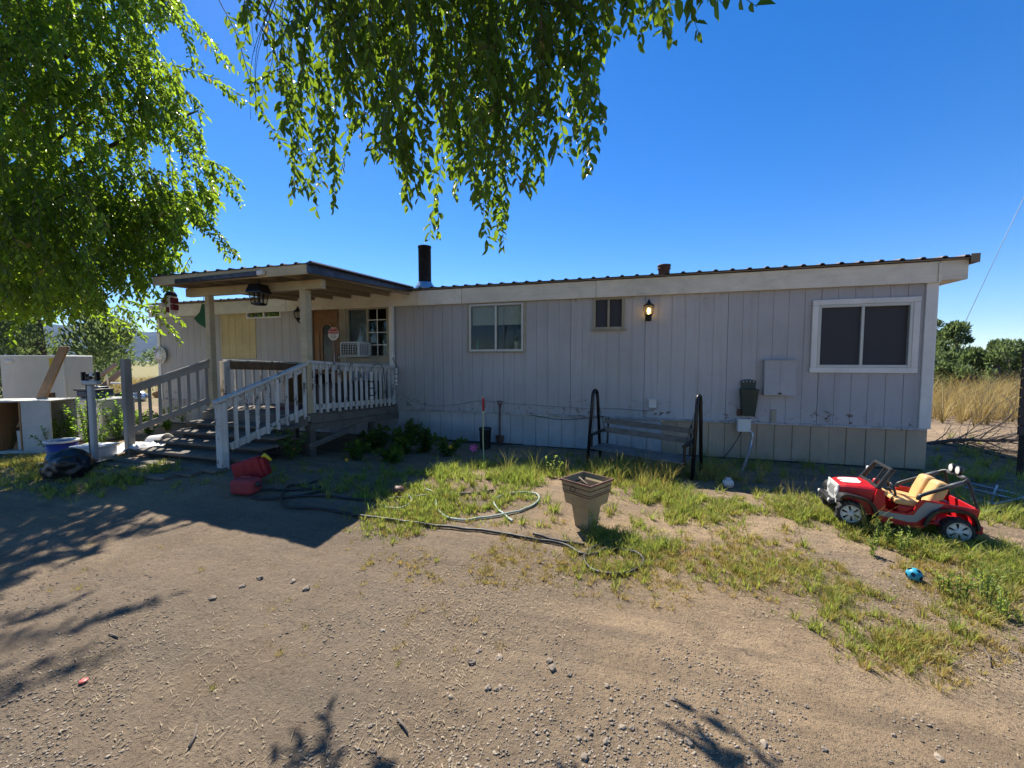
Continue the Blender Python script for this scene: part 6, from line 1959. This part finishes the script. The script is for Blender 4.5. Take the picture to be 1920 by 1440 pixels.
for (x, yl, cnt, d0, d1) in curtain:
    for _ in range(max(2, int(cnt * .55))):
        D = rng.uniform(d0, d1 + (.35 if d1 > 3.25 else 0))
        yb = yl - abs(rng.gauss(0, 1)) * (95 if yl > 150 else 30) - (10 if D < 2.4 else 0)
        xb = x + rng.gauss(0, 15)
        tip = at_depth(xb, yb, D)
        z_top = rng.uniform(4.6, 6.0)
        lean = H_RIGHT * ((960 + (xb - 960) * .8 - xb) / FPX * D * .4) + H_FWD * rng.uniform(-.25, .1)
        root = Vector((tip.x, tip.y, z_top)) + lean + H_RIGHT * rng.gauss(-.12, .3)
        strands.append(hang(root, tip, 14, .0, .075))
# side twigs forking off
extra = []
for s_ in strands:
    for _ in range(rng.choice((1, 2, 2, 3))):
        k = rng.randrange(5, 13)
        L = rng.uniform(.15, .5)
        d = Vector((rng.gauss(0, .6), rng.gauss(0, .5), -1)).normalized()
        e = s_[k] + d * L
        if to_px(e)[1] < max(to_px(s_[-1])[1], 40):
            extra.append(spline([s_[k], s_[k].lerp(e, .5) + Vector((d.x, d.y, 0)) * .12 * L, e], 3))
allst = strands + extra
pos, dr, nm, ln, wd = strands_to_leaves(allst, .028, .045, .105, .10)
crown = kind(leaf_mesh('crown', pos, dr, nm, ln, wd, tints(len(pos), .012), M['leaf_shaded'], ot), 'stuff', 'hanging curtain of elm leaves')
kind(strand_tubes(allst, .0042, 'twigs', M['twig'], ot), 'stuff')
# upper crown above the frame, which shades the curtain
upst = []
for _ in range(480):
    c = H_RIGHT * rng.gauss(-.9, 1.3) + H_FWD * rng.uniform(1.6, 5.2) + Vector((0, 0, rng.uniform(5.6, 8.2)))
    if to_px(c)[1] > -160: continue
    e = c + Vector((rng.gauss(0, .25), rng.gauss(0, .25), -rng.uniform(.4, .8)))
    upst.append(hang(c, e, 4, 0, .05))
for _ in range(950):                      # unseen rest of the crown behind the photographer, added to dim reflections and skylight
    c = H_RIGHT * rng.uniform(-7, 6) + H_FWD * rng.uniform(-6.5, -1.6) + Vector((0, 0, rng.uniform(2.6, 8.0)))
    e = c + Vector((rng.gauss(0, .3), rng.gauss(0, .3), -rng.uniform(.6, 1.3)))
    upst.append(hang(c, e, 4, 0, .05))
pos, dr, nm, ln, wd = strands_to_leaves(upst, .035, .08, .13, .0)
kind(leaf_mesh('unseen_crown', pos, dr, nm, ln, wd, tints(len(pos), .012), M['leaf_shaded'], ot), 'stuff')
# bare dead twigs at the left edge of the curtain
bare = []
for k in range(9):
    x = 470 + 9 * k + rng.uniform(-6, 6)
    D = rng.uniform(2.7, 3.2)
    tip = at_depth(x + rng.uniform(-25, 20), rng.uniform(60, 250), D)
    root = at_depth(x + 40, -260, D + .1)
    bare.append(spline([root, root.lerp(tip, .4) + H_RIGHT * .08, root.lerp(tip, .75) - H_RIGHT * .04, tip], 5))
kind(strand_tubes(bare, .0035, 'bare_twigs', M['twig'], ot), 'stuff')
# boughs that carry the strands
for k in range(7):
    a = crown_top.lerp(trunk_pts[3], rng.uniform(0, .5))
    e = H_RIGHT * (-1.7 + .5 * k) + H_FWD * rng.uniform(2.2, 3.2) + Vector((0, 0, rng.uniform(5.0, 5.9)))
    MB().tube(spline([a, a.lerp(e, .5) + Vector((0, 0, .35)), e], 6), [.07 - .0048 * q for q in range(13)], 8).build('bough', M['bark'], ot)

# ---------------- big elm at the left
ltp = at_depth(-70, 790, 7.6)
lt = thing('leafy_elm', 'large sunlit leafy elm left of the porch, its drooping crown filling the upper left', 'tree', (ltp.x, ltp.y, ground_h(ltp.x, ltp.y)))
tb0 = Vector((ltp.x, ltp.y, 0))
MB().tube(spline([tb0 - Vector((0, 0, .2)), tb0 + Vector((.05, .1, 1.6)), tb0 + Vector((.3, .2, 3.4)), tb0 + Vector((.2, .0, 5.5)), tb0 + Vector((.5, .2, 8.0))], 6), [.34 - .0115 * k for k in range(25)], 14).build('trunk', M['bark'], lt)
outline = [(-420, -420), (270, -420), (300, -60), (350, 30), (300, 70), (285, 110), (330, 150), (360, 210), (385, 280), (400, 330), (420, 390), (400, 430), (350, 470), (340, 520), (345, 560), (300, 575), (250, 560), (210, 575), (190, 600), (120, 600), (60, 612), (0, 600), (-420, 620)]
def inside(x, y, poly):
    c = False; n = len(poly); j = n - 1
    for i in range(n):
        xi, yi = poly[i]; xj, yj = poly[j]
        if (yi > y) != (yj > y) and x < (xj - xi) * (y - yi) / (yj - yi) + xi: c = not c
        j = i
    return c
lst, cnt = [], 0
lr_ = random.Random(77)
while cnt < 2500:
    x, y = lr_.uniform(-420, 420), lr_.uniform(-420, 615)
    if not inside(x, y, outline): continue
    if x < -60 and lr_.random() < .8: continue
    if y < -60 and lr_.random() < .75: continue
    dmin = 5.0 + max(0, x + 50) / 400 * 1.6
    if y > 500: dmin = max(dmin, 6.3)
    if y > 380 and x > 230: dmin = min(dmin, 6.7)
    D = lr_.uniform(min(dmin, 6.9), 7.9)
    # crown thins toward its lower left where the dark interior shows
    p = at_depth(x, y, D)
    if p.z < 1.75: continue
    if noise.noise(Vector((p.x * .9, p.y * .9, p.z * .9))) < -.12 and lr_.random() < .88: continue      # gaps between boughs
    if -7.95 < p.x < -3.9 and 4.2 < p.y < 7.3 and p.z < 3.35: continue          # keep clear of the porch
    if p.y > 6.9 and p.z < 3.3: continue
    out = Vector((p.x - tb0.x, p.y - tb0.y, 0)); out.normalize()
    L = lr_.uniform(.45, .95)
    d = (out * lr_.uniform(.25, .8) + Vector((lr_.gauss(.1, .2), lr_.gauss(-.1, .2), -1.0 + lr_.gauss(0, .25)))).normalized()
    a = p - d * L * .8
    mid_ = a.lerp(p, .5) + Vector((0, 0, .10 * L))
    lst.append(spline([a, mid_, p], 3)); cnt += 1
# trailing sprays that stand clear of the mass
for (x0, y0, x1, y1, D) in ((290, 5, 440, 130, 6.4), (320, 5, 375, 130, 6.2), (330, 130, 455, 200, 6.6), (380, 300, 450, 352, 7.0), (385, 320, 452, 380, 7.0), (350, 400, 455, 478, 7.2), (370, 420, 425, 490, 7.2), (345, 170, 375, 210, 6.4), (240, 560, 330, 632, 8.0), (225, 570, 262, 640, 8.0), (280, 575, 345, 600, 8.0), (60, 585, 20, 640, 7.0), (180, 585, 240, 635, 8.2), (255, 590, 300, 625, 8.0)):
    for _ in range(2):
        a = at_depth(x0 + lr_.uniform(-8, 8), y0 + lr_.uniform(-8, 8), D + lr_.uniform(-.2, .2)); b = at_depth(x1 + lr_.uniform(-12, 12), y1 + lr_.uniform(-12, 12), D + lr_.uniform(-.2, .2))
        lst.append(spline([a, a.lerp(b, .5) + Vector((0, 0, .12 * (a - b).length)), b], 4))
low = 0
while low < 620:
    x, y = lr_.uniform(-60, 345), lr_.uniform(400, 606)
    if not inside(x, y, outline): continue
    D = lr_.uniform(5.4, 7.5) if x < 200 else lr_.uniform(6.2, 7.5)
    p = at_depth(x, y, D)
    if p.z < 1.75 or (-7.3 < p.x < -3.9 and 4.2 < p.y < 7.3 and p.z < 3.35) or (p.y > 6.9 and p.z < 3.3): continue
    d = Vector((lr_.gauss(.3, .3), lr_.gauss(0, .3), -1)).normalized(); L = lr_.uniform(.4, .8)
    a = p - d * L * .8
    lst.append(spline([a, a.lerp(p, .5) + Vector((0, 0, .08)), p], 3)); low += 1
pos, dr, nm, ln, wd = strands_to_leaves(lst, .037, .065, .135, .0)
kind(leaf_mesh('crown', pos, dr, nm, ln, wd, tints(len(pos), .02), M['leaf'], lt), 'stuff', 'dense drooping mass of sunlit elm leaves')
kind(strand_tubes(lst, .006, 'twigs', M['twig'], lt), 'stuff')
for k in range(26):
    t_ = lst[lr_.randrange(0, 2400)][0]
    zb = min(max(t_.z * .55, 1.9), 7.5)
    a = tb0 + Vector((.25 * zb / 4, .1, zb))
    MB().tube(spline([a, a.lerp(t_, .5) + Vector((0, 0, .5)), t_], 5), [.065 - .0052 * q for q in range(11)], 7).build('bough', M['bark'], lt)

# ---------------- junipers
def juniper(px, top_py, depth, width_px, label, n, shape=1.0, seed=0, group='junipers behind the yard', mat=None, size=.16):
    r_ = np.random.default_rng(seed + 50)
    base = EYE + (at_depth(px, 676, depth) - EYE); base.z = ground_h(base.x, base.y)
    top = at_depth(px, top_py, depth).z - base.z
    rad = width_px / FPX * depth / 2
    t = thing('juniper', label, 'tree', base, None, group)
    MB().tube([base - Vector((0, 0, .15)), base + Vector((.05, 0, top * .45)), base + Vector((0, .03, top * .9))], [rad * .12 + .03, rad * .07 + .02, .015], 8).build('trunk', M['bark'], t)
    # lumps make an uneven outline; leaves cluster on them
    nl = 26
    lz = r_.uniform(.05, 1, nl) ** .9
    lr2 = rad * (1 - lz ** 1.6 * shape) * r_.uniform(.35, 1, nl)
    la = r_.uniform(0, 6.28, nl)
    cen = np.stack([lr2 * np.cos(la), lr2 * np.sin(la), lz * top * .93], 1)
    cr_ = rad * r_.uniform(.22, .42, nl) * (1.15 - .6 * lz)
    k = r_.integers(0, nl, n)
    d = r_.normal(size=(n, 3)); d /= np.linalg.norm(d, axis=1, keepdims=True)
    pos = cen[k] + d * (cr_[k] * r_.uniform(.45, 1.05, n))[:, None]
    pos[:, 2] = np.maximum(pos[:, 2], .05)
    dirs = d * .7 + np.array([0, 0, .9]) + r_.normal(size=(n, 3)) * .35
    L = r_.uniform(.6, 1.3, n) * size
    tn = np.zeros((n, 3)); tn[:, 0] = r_.random(n)
    o = leaf_mesh('crown', pos + np.array(tuple(base)), dirs, r_.normal(size=(n, 3)), L, L * .42, tn, mat or M['juniper'], t, .2)
    kind(o, 'stuff')
    return t
juniper(1752, 592, 19, 62, 'tall narrow juniper close behind the corner of the home', 2200, .9, 1)
juniper(1793, 604, 17, 120, 'bushy pointed juniper in the middle of the row behind the dry grass', 5200, .8, 2)
juniper(1868, 640, 15.5, 115, 'low rounded green juniper beside the board screen', 4600, .45, 3)
juniper(1762, 660, 16, 90, 'short grey-green juniper at the foot of the tall one', 2400, .4, 4)
juniper(1935, 640, 16, 110, 'broad juniper mostly behind the board screen', 3000, .5, 5)
juniper(1822, 690, 15, 90, 'low scrubby juniper in front of the pointed one', 1800, .3, 6)
juniper(70, 470, 17, 270, 'large dark juniper behind the discarded appliances', 9500, .55, 7, size=.22)
juniper(185, 615, 30, 70, 'small juniper at the edge of the dry field', 2600, .75, 9, size=.22)
juniper(-60, 500, 14, 200, 'dark juniper left of the discarded freezer', 4200, .5, 10)
# far tree line across the field
r_ = np.random.default_rng(4); PP, DD, LL, TT = [], [], [], []
for k in range(520):
    az = math.radians(-88 + 130 * k / 520 + r_.uniform(-.4, .4)); rr = r_.uniform(230, 380)
    cx, cy2 = math.sin(az) * rr, math.cos(az) * rr; cz = ground_h(cx, cy2)
    h = r_.uniform(3.5, 9.5); w_ = h * r_.uniform(.25, .42); n = 34
    zz = r_.random(n); ra = w_ * (1.02 - zz ** 1.3) * np.sqrt(r_.random(n)); aa = r_.uniform(0, 6.28, n)
    PP.append(np.stack([cx + ra * np.cos(aa), cy2 + ra * np.sin(aa), cz + zz * h * .9], 1))
    DD.append(np.stack([np.cos(aa) * .6, np.sin(aa) * .6, np.full(n, .7)], 1) + r_.normal(size=(n, 3)) * .3)
    LL.append(r_.uniform(.14, .26, n) * h); TT.append(np.stack([r_.random(n), np.zeros(n), np.zeros(n)], 1))
PP, DD, LL, TT = (np.concatenate(a) for a in (PP, DD, LL, TT))
kind(leaf_mesh('tree_line', PP, DD, r_.normal(size=PP.shape), LL, LL * .55, TT, M['juniper']), 'stuff', 'far line of dark conifers across the dry field')

# ---------------- leafy plants
def plant(name, px, py, h, spread, n, label, group=None, mat='shrub', lsz=.07, stems=7, seed=0):
    r_ = random.Random(seed * 7 + px)
    p = on_ground(px, py)
    t = thing(name, label, 'plant', p, None, group)
    ss = []
    for k in range(stems):
        a = r_.uniform(0, 6.28); sp_ = spread * r_.uniform(.2, 1)
        e = p + Vector((math.cos(a) * sp_, math.sin(a) * sp_, h * r_.uniform(.55, 1.05)))
        ss.append(spline([p + Vector((math.cos(a), math.sin(a), 0)) * .02 - Vector((0, 0, .02)), p.lerp(e, .55) + Vector((0, 0, h * .12)), e], 3))
    strand_tubes(ss, .005 if lsz > .045 else .0022, 'stem', M['shrub_solid'], t)
    pos, dr, nm, ln, wd = strands_to_leaves(ss, max(sum(((s_[-1] - s_[0]).length) for s_ in ss) / max(n, 1), .008), lsz * .6, lsz * 1.2, .12)
    dr = dr + np.array([0, 0, .55])
    kind(leaf_mesh('leaves', pos, dr, nm, ln, wd * 1.15, tints(len(pos), .03), M[mat], t), 'stuff')
for i, (x, y, h, s_, n, l_) in enumerate(((700, 846, .42, .38, 240, .12), (760, 850, .38, .40, 240, .12), (730, 868, .26, .38, 180, .11), (800, 850, .34, .36, 200, .11), (668, 862, .28, .32, 150, .10), (840, 856, .28, .32, 160, .10), (770, 832, .4, .36, 160, .11), (545, 862, .5, .28, 130, .07))):
    plant('bed_plant', x, y, h, s_, n, ('dark broad-leaved plant under the railing at the end of the deck', 'broad-leaved plant against the skirting just right of the deck', 'low broad-leaved plant in front of the two tall ones by the deck', 'broad-leaved plant in the bed left of the small yellow flower', 'low broad-leaved plant at the foot of the diagonal brace', 'broad-leaved plant between the yellow and the pink flower', 'broad-leaved plant at the back of the bed against the skirting', 'thin leafy weed growing beside the near stair railing')[i], 'bed plants by the home', 'leaf_shaded', l_, 9, i)
for i, (x, y, h, s_, n, l_) in enumerate(((95, 848, .5, .3, 230, .06), (135, 842, .75, .28, 320, .055), (165, 838, .95, .30, 420, .055), (182, 846, .5, .3, 240, .055), (222, 826, .75, .35, 340, .05), (228, 800, .8, .4, 320, .06), (280, 815, .45, .4, 300, .07), (315, 806, .5, .4, 320, .07), (265, 800, .4, .4, 240, .07), (350, 795, .5, .35, 220, .07), (345, 765, .8, .25, 160, .06), (60, 846, .3, .25, 120, .05))):
    plant('tall_weed', x, y, h, s_, n, ('green weed at the corner of the open cabinet', 'bushy weed in front of the washing machine left of the scale column', 'tallest weed in front of the washing machine right of the scale column', 'low weed behind the white basin', 'tall weed at the right-hand end of the washing machine', 'weed in front of the culvert pipe', 'leafy weed beyond the white tarpaulin', 'leafy weed beyond the bucket beside the steps', 'low weed below the middle of the grey stair railing', 'weed beside the upper steps under the grey stair railing', 'thin tall weed against the home behind the grey stair railing', 'low weed in front of the open cabinet')[i], 'weeds by the appliances', 'shrub', l_, 10, i + 20)
for i, (x, y, h, s_, n, l_) in enumerate(((1645, 1022, .24, .03, 60, .024), (1662, 1020, .28, .03, 70, .024), (1690, 1040, .20, .05, 80, .026), (1705, 1032, .2, .03, 60, .024), (1640, 1040, .14, .06, 80, .028))):
    plant('spiky_weed', x, y, h, s_, n, 'upright spiky weed in front of the toy car', 'spiky weeds by the toy car', 'grass', l_, 5, i + 40)
for i, (x, y, h, s_, n, l_) in enumerate(((1800, 1120, .2, .12, 80, .03), (1845, 1125, .24, .12, 90, .03), (1880, 1160, .18, .12, 70, .03), (1770, 1110, .16, .1, 60, .03))):
    plant('wiry_weed', x, y, h, s_, n, 'wiry green weed on the bare dirt right of the turquoise ball', 'wiry weeds on the dirt', 'grass', l_, 8, i + 60)
for i, (x, y, h, s_, n, l_) in enumerate(((1030, 893, .30, .09, 40, .05), (1045, 890, .22, .09, 30, .05))):
    plant('tall_weed', x, y, h, s_, n, 'tall leafy weed at the shaded edge of the lawn behind the planter', 'weeds behind the planter', 'grass', l_, 4, i + 80)
plant('spiky_weed', 1112, 1004, .2, .06, 50, 'small spiky weed at the foot of the stacked planter', None, 'grass', .035, 5, 91)

# ---------------- grass
def grass_patch(specs, name, mat, seed, label, parent=None, boost=1.0, hs=1.0):
    r_ = np.random.default_rng(seed)
    bases, hts, yel, wds, AZ = [], [], [], [], []
    for (cx, cy_, rx, ry, n, h, dry, w_) in specs:
        m = 0; guard = 0; n = int(n * boost); h = h * hs
        while m < n and guard < n * 6:
            guard += 1
            gx_, gy_ = r_.normal(), r_.normal()
            if gx_ * gx_ + gy_ * gy_ > 4.4: continue
            x, y = cx + rx * .62 * gx_, cy_ + ry * .62 * gy_
            if y < 700: continue
            p = on_z(x, y, 0.0); p = on_z(x, y, ground_low(p.x, p.y)); p = on_z(x, y, ground_low(p.x, p.y))
            if dry < 1.5 and fbm(p.x, p.y, 1.7, 4.4) + .5 * fbm(p.x, p.y, 6.0, 2.4) < -.05 + .7 * (r_.random() - .5): continue
            big = r_.random() < .22
            c = r_.integers(12, 26) if big else r_.integers(3, 9)
            rad = r_.uniform(.012, .03) if big else r_.uniform(.015, .06)
            hh = h * (r_.uniform(1.1, 1.9) if big else r_.uniform(.35, 1.0))
            cyel = r_.normal(0, .22)
            for _ in range(c):
                a2, r2 = r_.uniform(0, 6.283), rad * math.sqrt(r_.random()); AZ.append(a2 if big else r_.uniform(0, 6.283))
                bases.append((p.x + r2 * math.cos(a2), p.y + r2 * math.sin(a2))); hts.append(hh * r_.uniform(.5, 1.2)); yel.append(min(max(r_.normal(dry, .2) + cyel, 0), 1) if dry < 1.5 else r_.random()); wds.append(w_)
            m += c
    B = np.array(bases); N = len(B); H = np.array(hts); W = np.array(wds)
    Zg = np.array([ground_h(x, y) for x, y in B]) - .004
    az = np.array(AZ) + r_.normal(size=N) * .35; lean = r_.uniform(.15, .95, N) * H
    az2 = az + r_.normal(size=N) * .5
    sx, sy = -np.sin(az2) * W / 2, np.cos(az2) * W / 2
    dxv, dyv = np.cos(az) * lean, np.sin(az) * lean
    P = lambda f, k, w: np.stack([B[:, 0] + dxv * k + sx * w, B[:, 1] + dyv * k + sy * w, Zg + H * f], 1)
    V = np.stack([P(0, 0, 1), P(0, 0, -1), P(.55, .3, .8), P(.55, .3, -.8), P(.95, 1, 0)], 1).reshape(-1, 3)
    b = np.arange(N)[:, None] * 5
    F = np.concatenate([b + np.array([0, 1, 3]), b + np.array([0, 3, 2]), b + np.array([2, 3, 4])], 0)
    C = np.zeros((N, 3)); C[:, 0] = r_.random(N); C[:, 1] = np.array(yel)
    o = np_mesh(name, V, F, 3, mat, parent, np.repeat(C, 5, axis=0))
    kind(o, 'stuff', label)
    return o
lawn = [(870, 940, 180, 48, 6500, .055, .12, .006), (940, 893, 140, 20, 3800, .085, .02, .006), (1240, 935, 130, 40, 5500, .06, .22, .006), (1190, 893, 95, 18, 2200, .11, .1, .006), (1430, 958, 150, 34, 5000, .05, .3, .006),
        (1610, 985, 140, 26, 3600, .055, .2, .006), (1750, 1022, 190, 28, 3800, .045, .2, .006), (1890, 1040, 70, 70, 3200, .06, .3, .006), (1420, 1010, 280, 40, 1700, .04, .5, .005), (1560, 1115, 95, 55, 1500, .04, .3, .005),
        (1690, 1205, 120, 48, 1500, .036, .4, .005), (1400, 1072, 90, 34, 1100, .04, .3, .005), (1840, 1130, 100, 60, 1100, .045, .4, .005), (760, 985, 100, 30, 1900, .04, .25, .005), (1120, 1000, 60, 22, 1000, .05, .2, .005), (1150, 1056, 90, 42, 1500, .04, .3, .005),
        (1210, 1000, 60, 40, 1300, .06, .1, .005), (60, 880, 130, 26, 2600, .06, .35, .006), (235, 886, 90, 22, 1800, .06, .15, .006), (150, 912, 170, 24, 1600, .05, .2, .006), (1220, 878, 360, 22, 4500, .07, .1, .006), (700, 895, 170, 42, 2600, .05, .1, .006), (1800, 880, 140, 50, 2400, .09, .35, .006), (1640, 1050, 220, 45, 600, .04, .5, .005),
        (1300, 1050, 200, 36, 600, .035, .5, .005), (330, 905, 120, 25, 900, .04, .2, .005), (1900, 960, 90, 40, 1800, .08, .2, .006)]
grass_patch(lawn, 'lawn_grass', M['grass'], 31, 'patchy green lawn grass growing on the dirt', None, 1.45, 1.15)
dry = [(1330, 1050, 330, 75, 2200, .03, 1.0, .004), (960, 1045, 230, 50, 1100, .028, 1.0, .004), (1680, 1080, 260, 80, 1900, .03, 1.0, .004), (1760, 1220, 140, 60, 700, .03, 1.0, .004), (60, 870, 120, 20, 900, .05, 1.0, .005), (870, 970, 200, 40, 900, .03, 1, .004), (500, 1150, 500, 120, 350, .02, 1, .003), (1250, 900, 200, 14, 500, .17, .8, .005)]
grass_patch(dry, 'dry_grass', M['grass'], 32, 'thin dry straw grass among the dirt', None, 4.5, 1.0)
heads = [(1270, 893, 130, 12, 260, .26, 0.9, .004), (1010, 886, 80, 8, 90, .2, .7, .004), (1500, 930, 60, 8, 60, .18, .8, .004), (1620, 1010, 60, 14, 80, .2, .5, .004)]
grass_patch(heads, 'seeding_grass', M['grass'], 36, 'sparse taller seeding grass at the edge of the house shadow')
tall = [(1850, 765, 130, 26, 9000, .62, 2.0, .013), (1800, 748, 110, 10, 3500, .7, 2.0, .016), (1900, 745, 90, 12, 3000, .7, 2.0, .016)]
grass_patch(tall, 'golden_grass', M['drygrass'], 33, 'tall golden dry grass in front of the junipers')
hay = [(265, 722, 60, 10, 1500, .3, 2.0, .03), (200, 735, 60, 14, 1400, .28, 2.0, .02)]
grass_patch(hay, 'field_grass', M['drygrass'], 34, 'dry field grass behind the scrap heap')

# ---------------- gravel, litter, stones
def gravel_material():
    t = NT('gravel_stone')
    a = t.n('Attribute', attribute_name='tint')
    n1 = t.noise(t.coord(), 40, 4, .7)
    col = t.mix(t.math('MULTIPLY', n1, .5), a.outputs['Color'], (.08, .075, .07))
    return t.done(t.principled(col, .9, 0, t.bump(n1, .3, .004), .2))
M['gravel'] = gravel_material()
ico = bmesh.new(); bmesh.ops.create_icosphere(ico, subdivisions=1, radius=1)
ico.verts.ensure_lookup_table()
IV = np.array([tuple(v.co) for v in ico.verts]); IF = np.array([[v.index for v in f.verts] for f in ico.faces]); ico.free()
def pebbles(name, n, seed, smin, smax, region, thr):
    r_ = np.random.default_rng(seed); C, S = [], []
    while len(C) < n:
        x, y = r_.uniform(region[0], region[2]), r_.uniform(region[1], region[3])
        p = on_z(x, y, 0.0)
        if fbm(p.x, p.y, 1.1, 8.2) < thr * (r_.random() * 1.4 - .4): continue
        C.append((p.x, p.y, ground_h(p.x, p.y))); S.append(smin + (smax - smin) * r_.random() ** 4)
    C, S = np.array(C), np.array(S)
    sc = r_.uniform(.55, 1.25, (n, 1, 3)) * np.array([1, 1, .42])
    V = IV[None] * sc * (1 + r_.normal(size=(n, 12, 1)) * .24)
    a = r_.uniform(0, 6.283, n); ca, sa = np.cos(a)[:, None], np.sin(a)[:, None]
    V = np.stack([V[:, :, 0] * ca - V[:, :, 1] * sa, V[:, :, 0] * sa + V[:, :, 1] * ca, V[:, :, 2]], 2) * S[:, None, None]
    V = (V + C[:, None, :] + np.array([0, 0, 1])[None, None] * (S * .22)[:, None, None]).reshape(-1, 3)
    F = (np.arange(n)[:, None, None] * 12 + IF[None]).reshape(-1, 3)
    g = r_.random((n, 1)); col = (1 - g) * np.array([[.17, .14, .112]]) + g * np.array([[.44, .36, .27]])
    return np_mesh(name, V, F, 3, M['gravel'], None, np.repeat(col, 12, axis=0))
kind(pebbles('gravel', 26000, 61, .0012, .0085, (-40, 985, 1960, 1500), .25), 'stuff', 'loose grey and tan gravel scattered over the dirt')
sr = np.random.default_rng(88)
spx = [(1068, 1268), (1030, 1241), (915, 1295), (938, 1290), (930, 1297), (908, 1185), (897, 1218), (937, 1231), (884, 1243), (1036, 1256), (1138, 1289), (845, 1308), (1107, 1377), (1085, 1389), (1137, 1392), (1167, 1366), (1185, 1368), (1262, 1310), (1250, 1322), (1432, 1398), (1512, 1324), (1545, 1410), (1675, 1381), (1760, 1425), (1340, 1336), (1315, 1385), (1290, 1395), (717, 1180), (700, 1410), (695, 1362), (575, 1105), (550, 1090), (488, 1085), (400, 1128), (455, 1101), (1447, 1338), (1008, 1411), (1096, 1421)]
proto = None
for i, (x, y) in enumerate(spx):
    p = on_ground(x, y); s_ = sr.uniform(.011, .021) * ((p - EYE).dot(H_FWD) / 2.0) ** .5
    if i < 4:
        bm = bmesh.new(); bmesh.ops.create_icosphere(bm, subdivisions=2, radius=1)
        vs = [Vector((v.co.x * 1.15, v.co.y * .85, v.co.z * .62)) * (1 + .55 * noise.noise(v.co * 1.9 + Vector((i * 3.0, 0, 0)))) for v in bm.verts]
        fs = [[v.index for v in f.verts] for f in bm.faces]; bm.free()
        ob = MB().add(vs, fs).build('stone', plain('stone_grey_%s' % 'abcd'[i], (.20 + .05 * i, .165 + .04 * i, .13 + .03 * i), .9, 0, .2, .2, 3.0))
        proto = (proto or []) + [ob]
    else:
        ob = proto[i % 4].copy(); COL.objects.link(ob)
    ob.matrix_world = Matrix.Translation(p + Vector((0, 0, s_ * .2))) @ Matrix.Rotation(sr.uniform(0, 6.28), 4, 'Z') @ Matrix.Scale(s_, 4)
    tag(ob, 'small rough grey stone lying on the bare dirt drive', 'stone', 'loose stones on the drive')
# straw and leaf litter
def litter(n, seed, reg=(-40, 960, 1960, 1500), lmax=.08):
    r_ = np.random.default_rng(seed); pos, dr, ln, wd = [], [], [], []
    while len(pos) < n:
        x, y = r_.uniform(reg[0], reg[2]), r_.uniform(reg[1], reg[3])
        p = on_z(x, y, 0)
        if fbm(p.x, p.y, .8, 1.7) < .35 * (r_.random() * 1.6 - .6): continue
        pos.append((p.x, p.y, ground_h(p.x, p.y) + .005)); a = r_.uniform(0, 6.283)
        dr.append((math.cos(a), math.sin(a), r_.uniform(-.05, .15)))
        l_ = r_.uniform(.008, .03) if r_.random() < .75 else r_.uniform(.03, lmax + .001); ln.append(l_); wd.append(r_.uniform(.0012, .003) if l_ > .025 else l_ * r_.uniform(.12, .4))
    n = len(pos); nm = np.tile([0, 0, 1.0], (n, 1)) + r_.normal(size=(n, 3)) * .25
    t = np.zeros((n, 3)); t[:, 0] = r_.random(n)
    return leaf_mesh('leaf_litter', pos, dr, nm, ln, wd, t, M['litter'], None, .2)
kind(litter(3800, 12), 'stuff', 'straw and dead leaf litter on the dirt')
kind(litter(6500, 13, (680, 890, 1960, 1280), .03), 'stuff', 'dead thatch and leaf crumbs among the lawn tufts')
for i, (x, y, x2, y2) in enumerate(((1842, 1212, 1858, 1250), (1890, 1218, 1912, 1236), (205, 1192, 222, 1200), (355, 1405, 370, 1360), (745, 1350, 765, 1375))):
    a, b = on_ground(x, y), on_ground(x2, y2); r_ = .006
    o = MB().tube([a + Vector((0, 0, r_)), a.lerp(b, .5) + Vector((.01, 0, r_ * 1.5)), b + Vector((0, 0, r_))], [r_, r_ * .9, r_ * .5], 6).build('dry_stick', M['dead_wood'], None, a)
    tag(o, 'thin dry stick lying on the bare dirt drive', 'stick', 'sticks on the drive')

# ================================================================== HAZE
hx = max(abs(gx[0]), abs(gx[-1]), abs(gy[0]), abs(gy[-1]), 5400.0) + 40
hz = MB().box((-hx, -hx, -7.0), (hx, hx, 520.0))
hm = bpy.data.materials.new('haze_air'); hm.use_nodes = True
hm.node_tree.nodes.clear()
ho = hm.node_tree.nodes.new('ShaderNodeOutputMaterial'); hv = hm.node_tree.nodes.new('ShaderNodeVolumePrincipled')
hv.inputs['Color'].default_value = (0.38, 0.62, 1.0, 1)
hv.inputs['Density'].default_value = 0.00007
hm.node_tree.links.new(hv.outputs[0], ho.inputs['Volume'])
kind(hz.build('haze', hm), 'stuff', 'thin blue air haze over the distance')
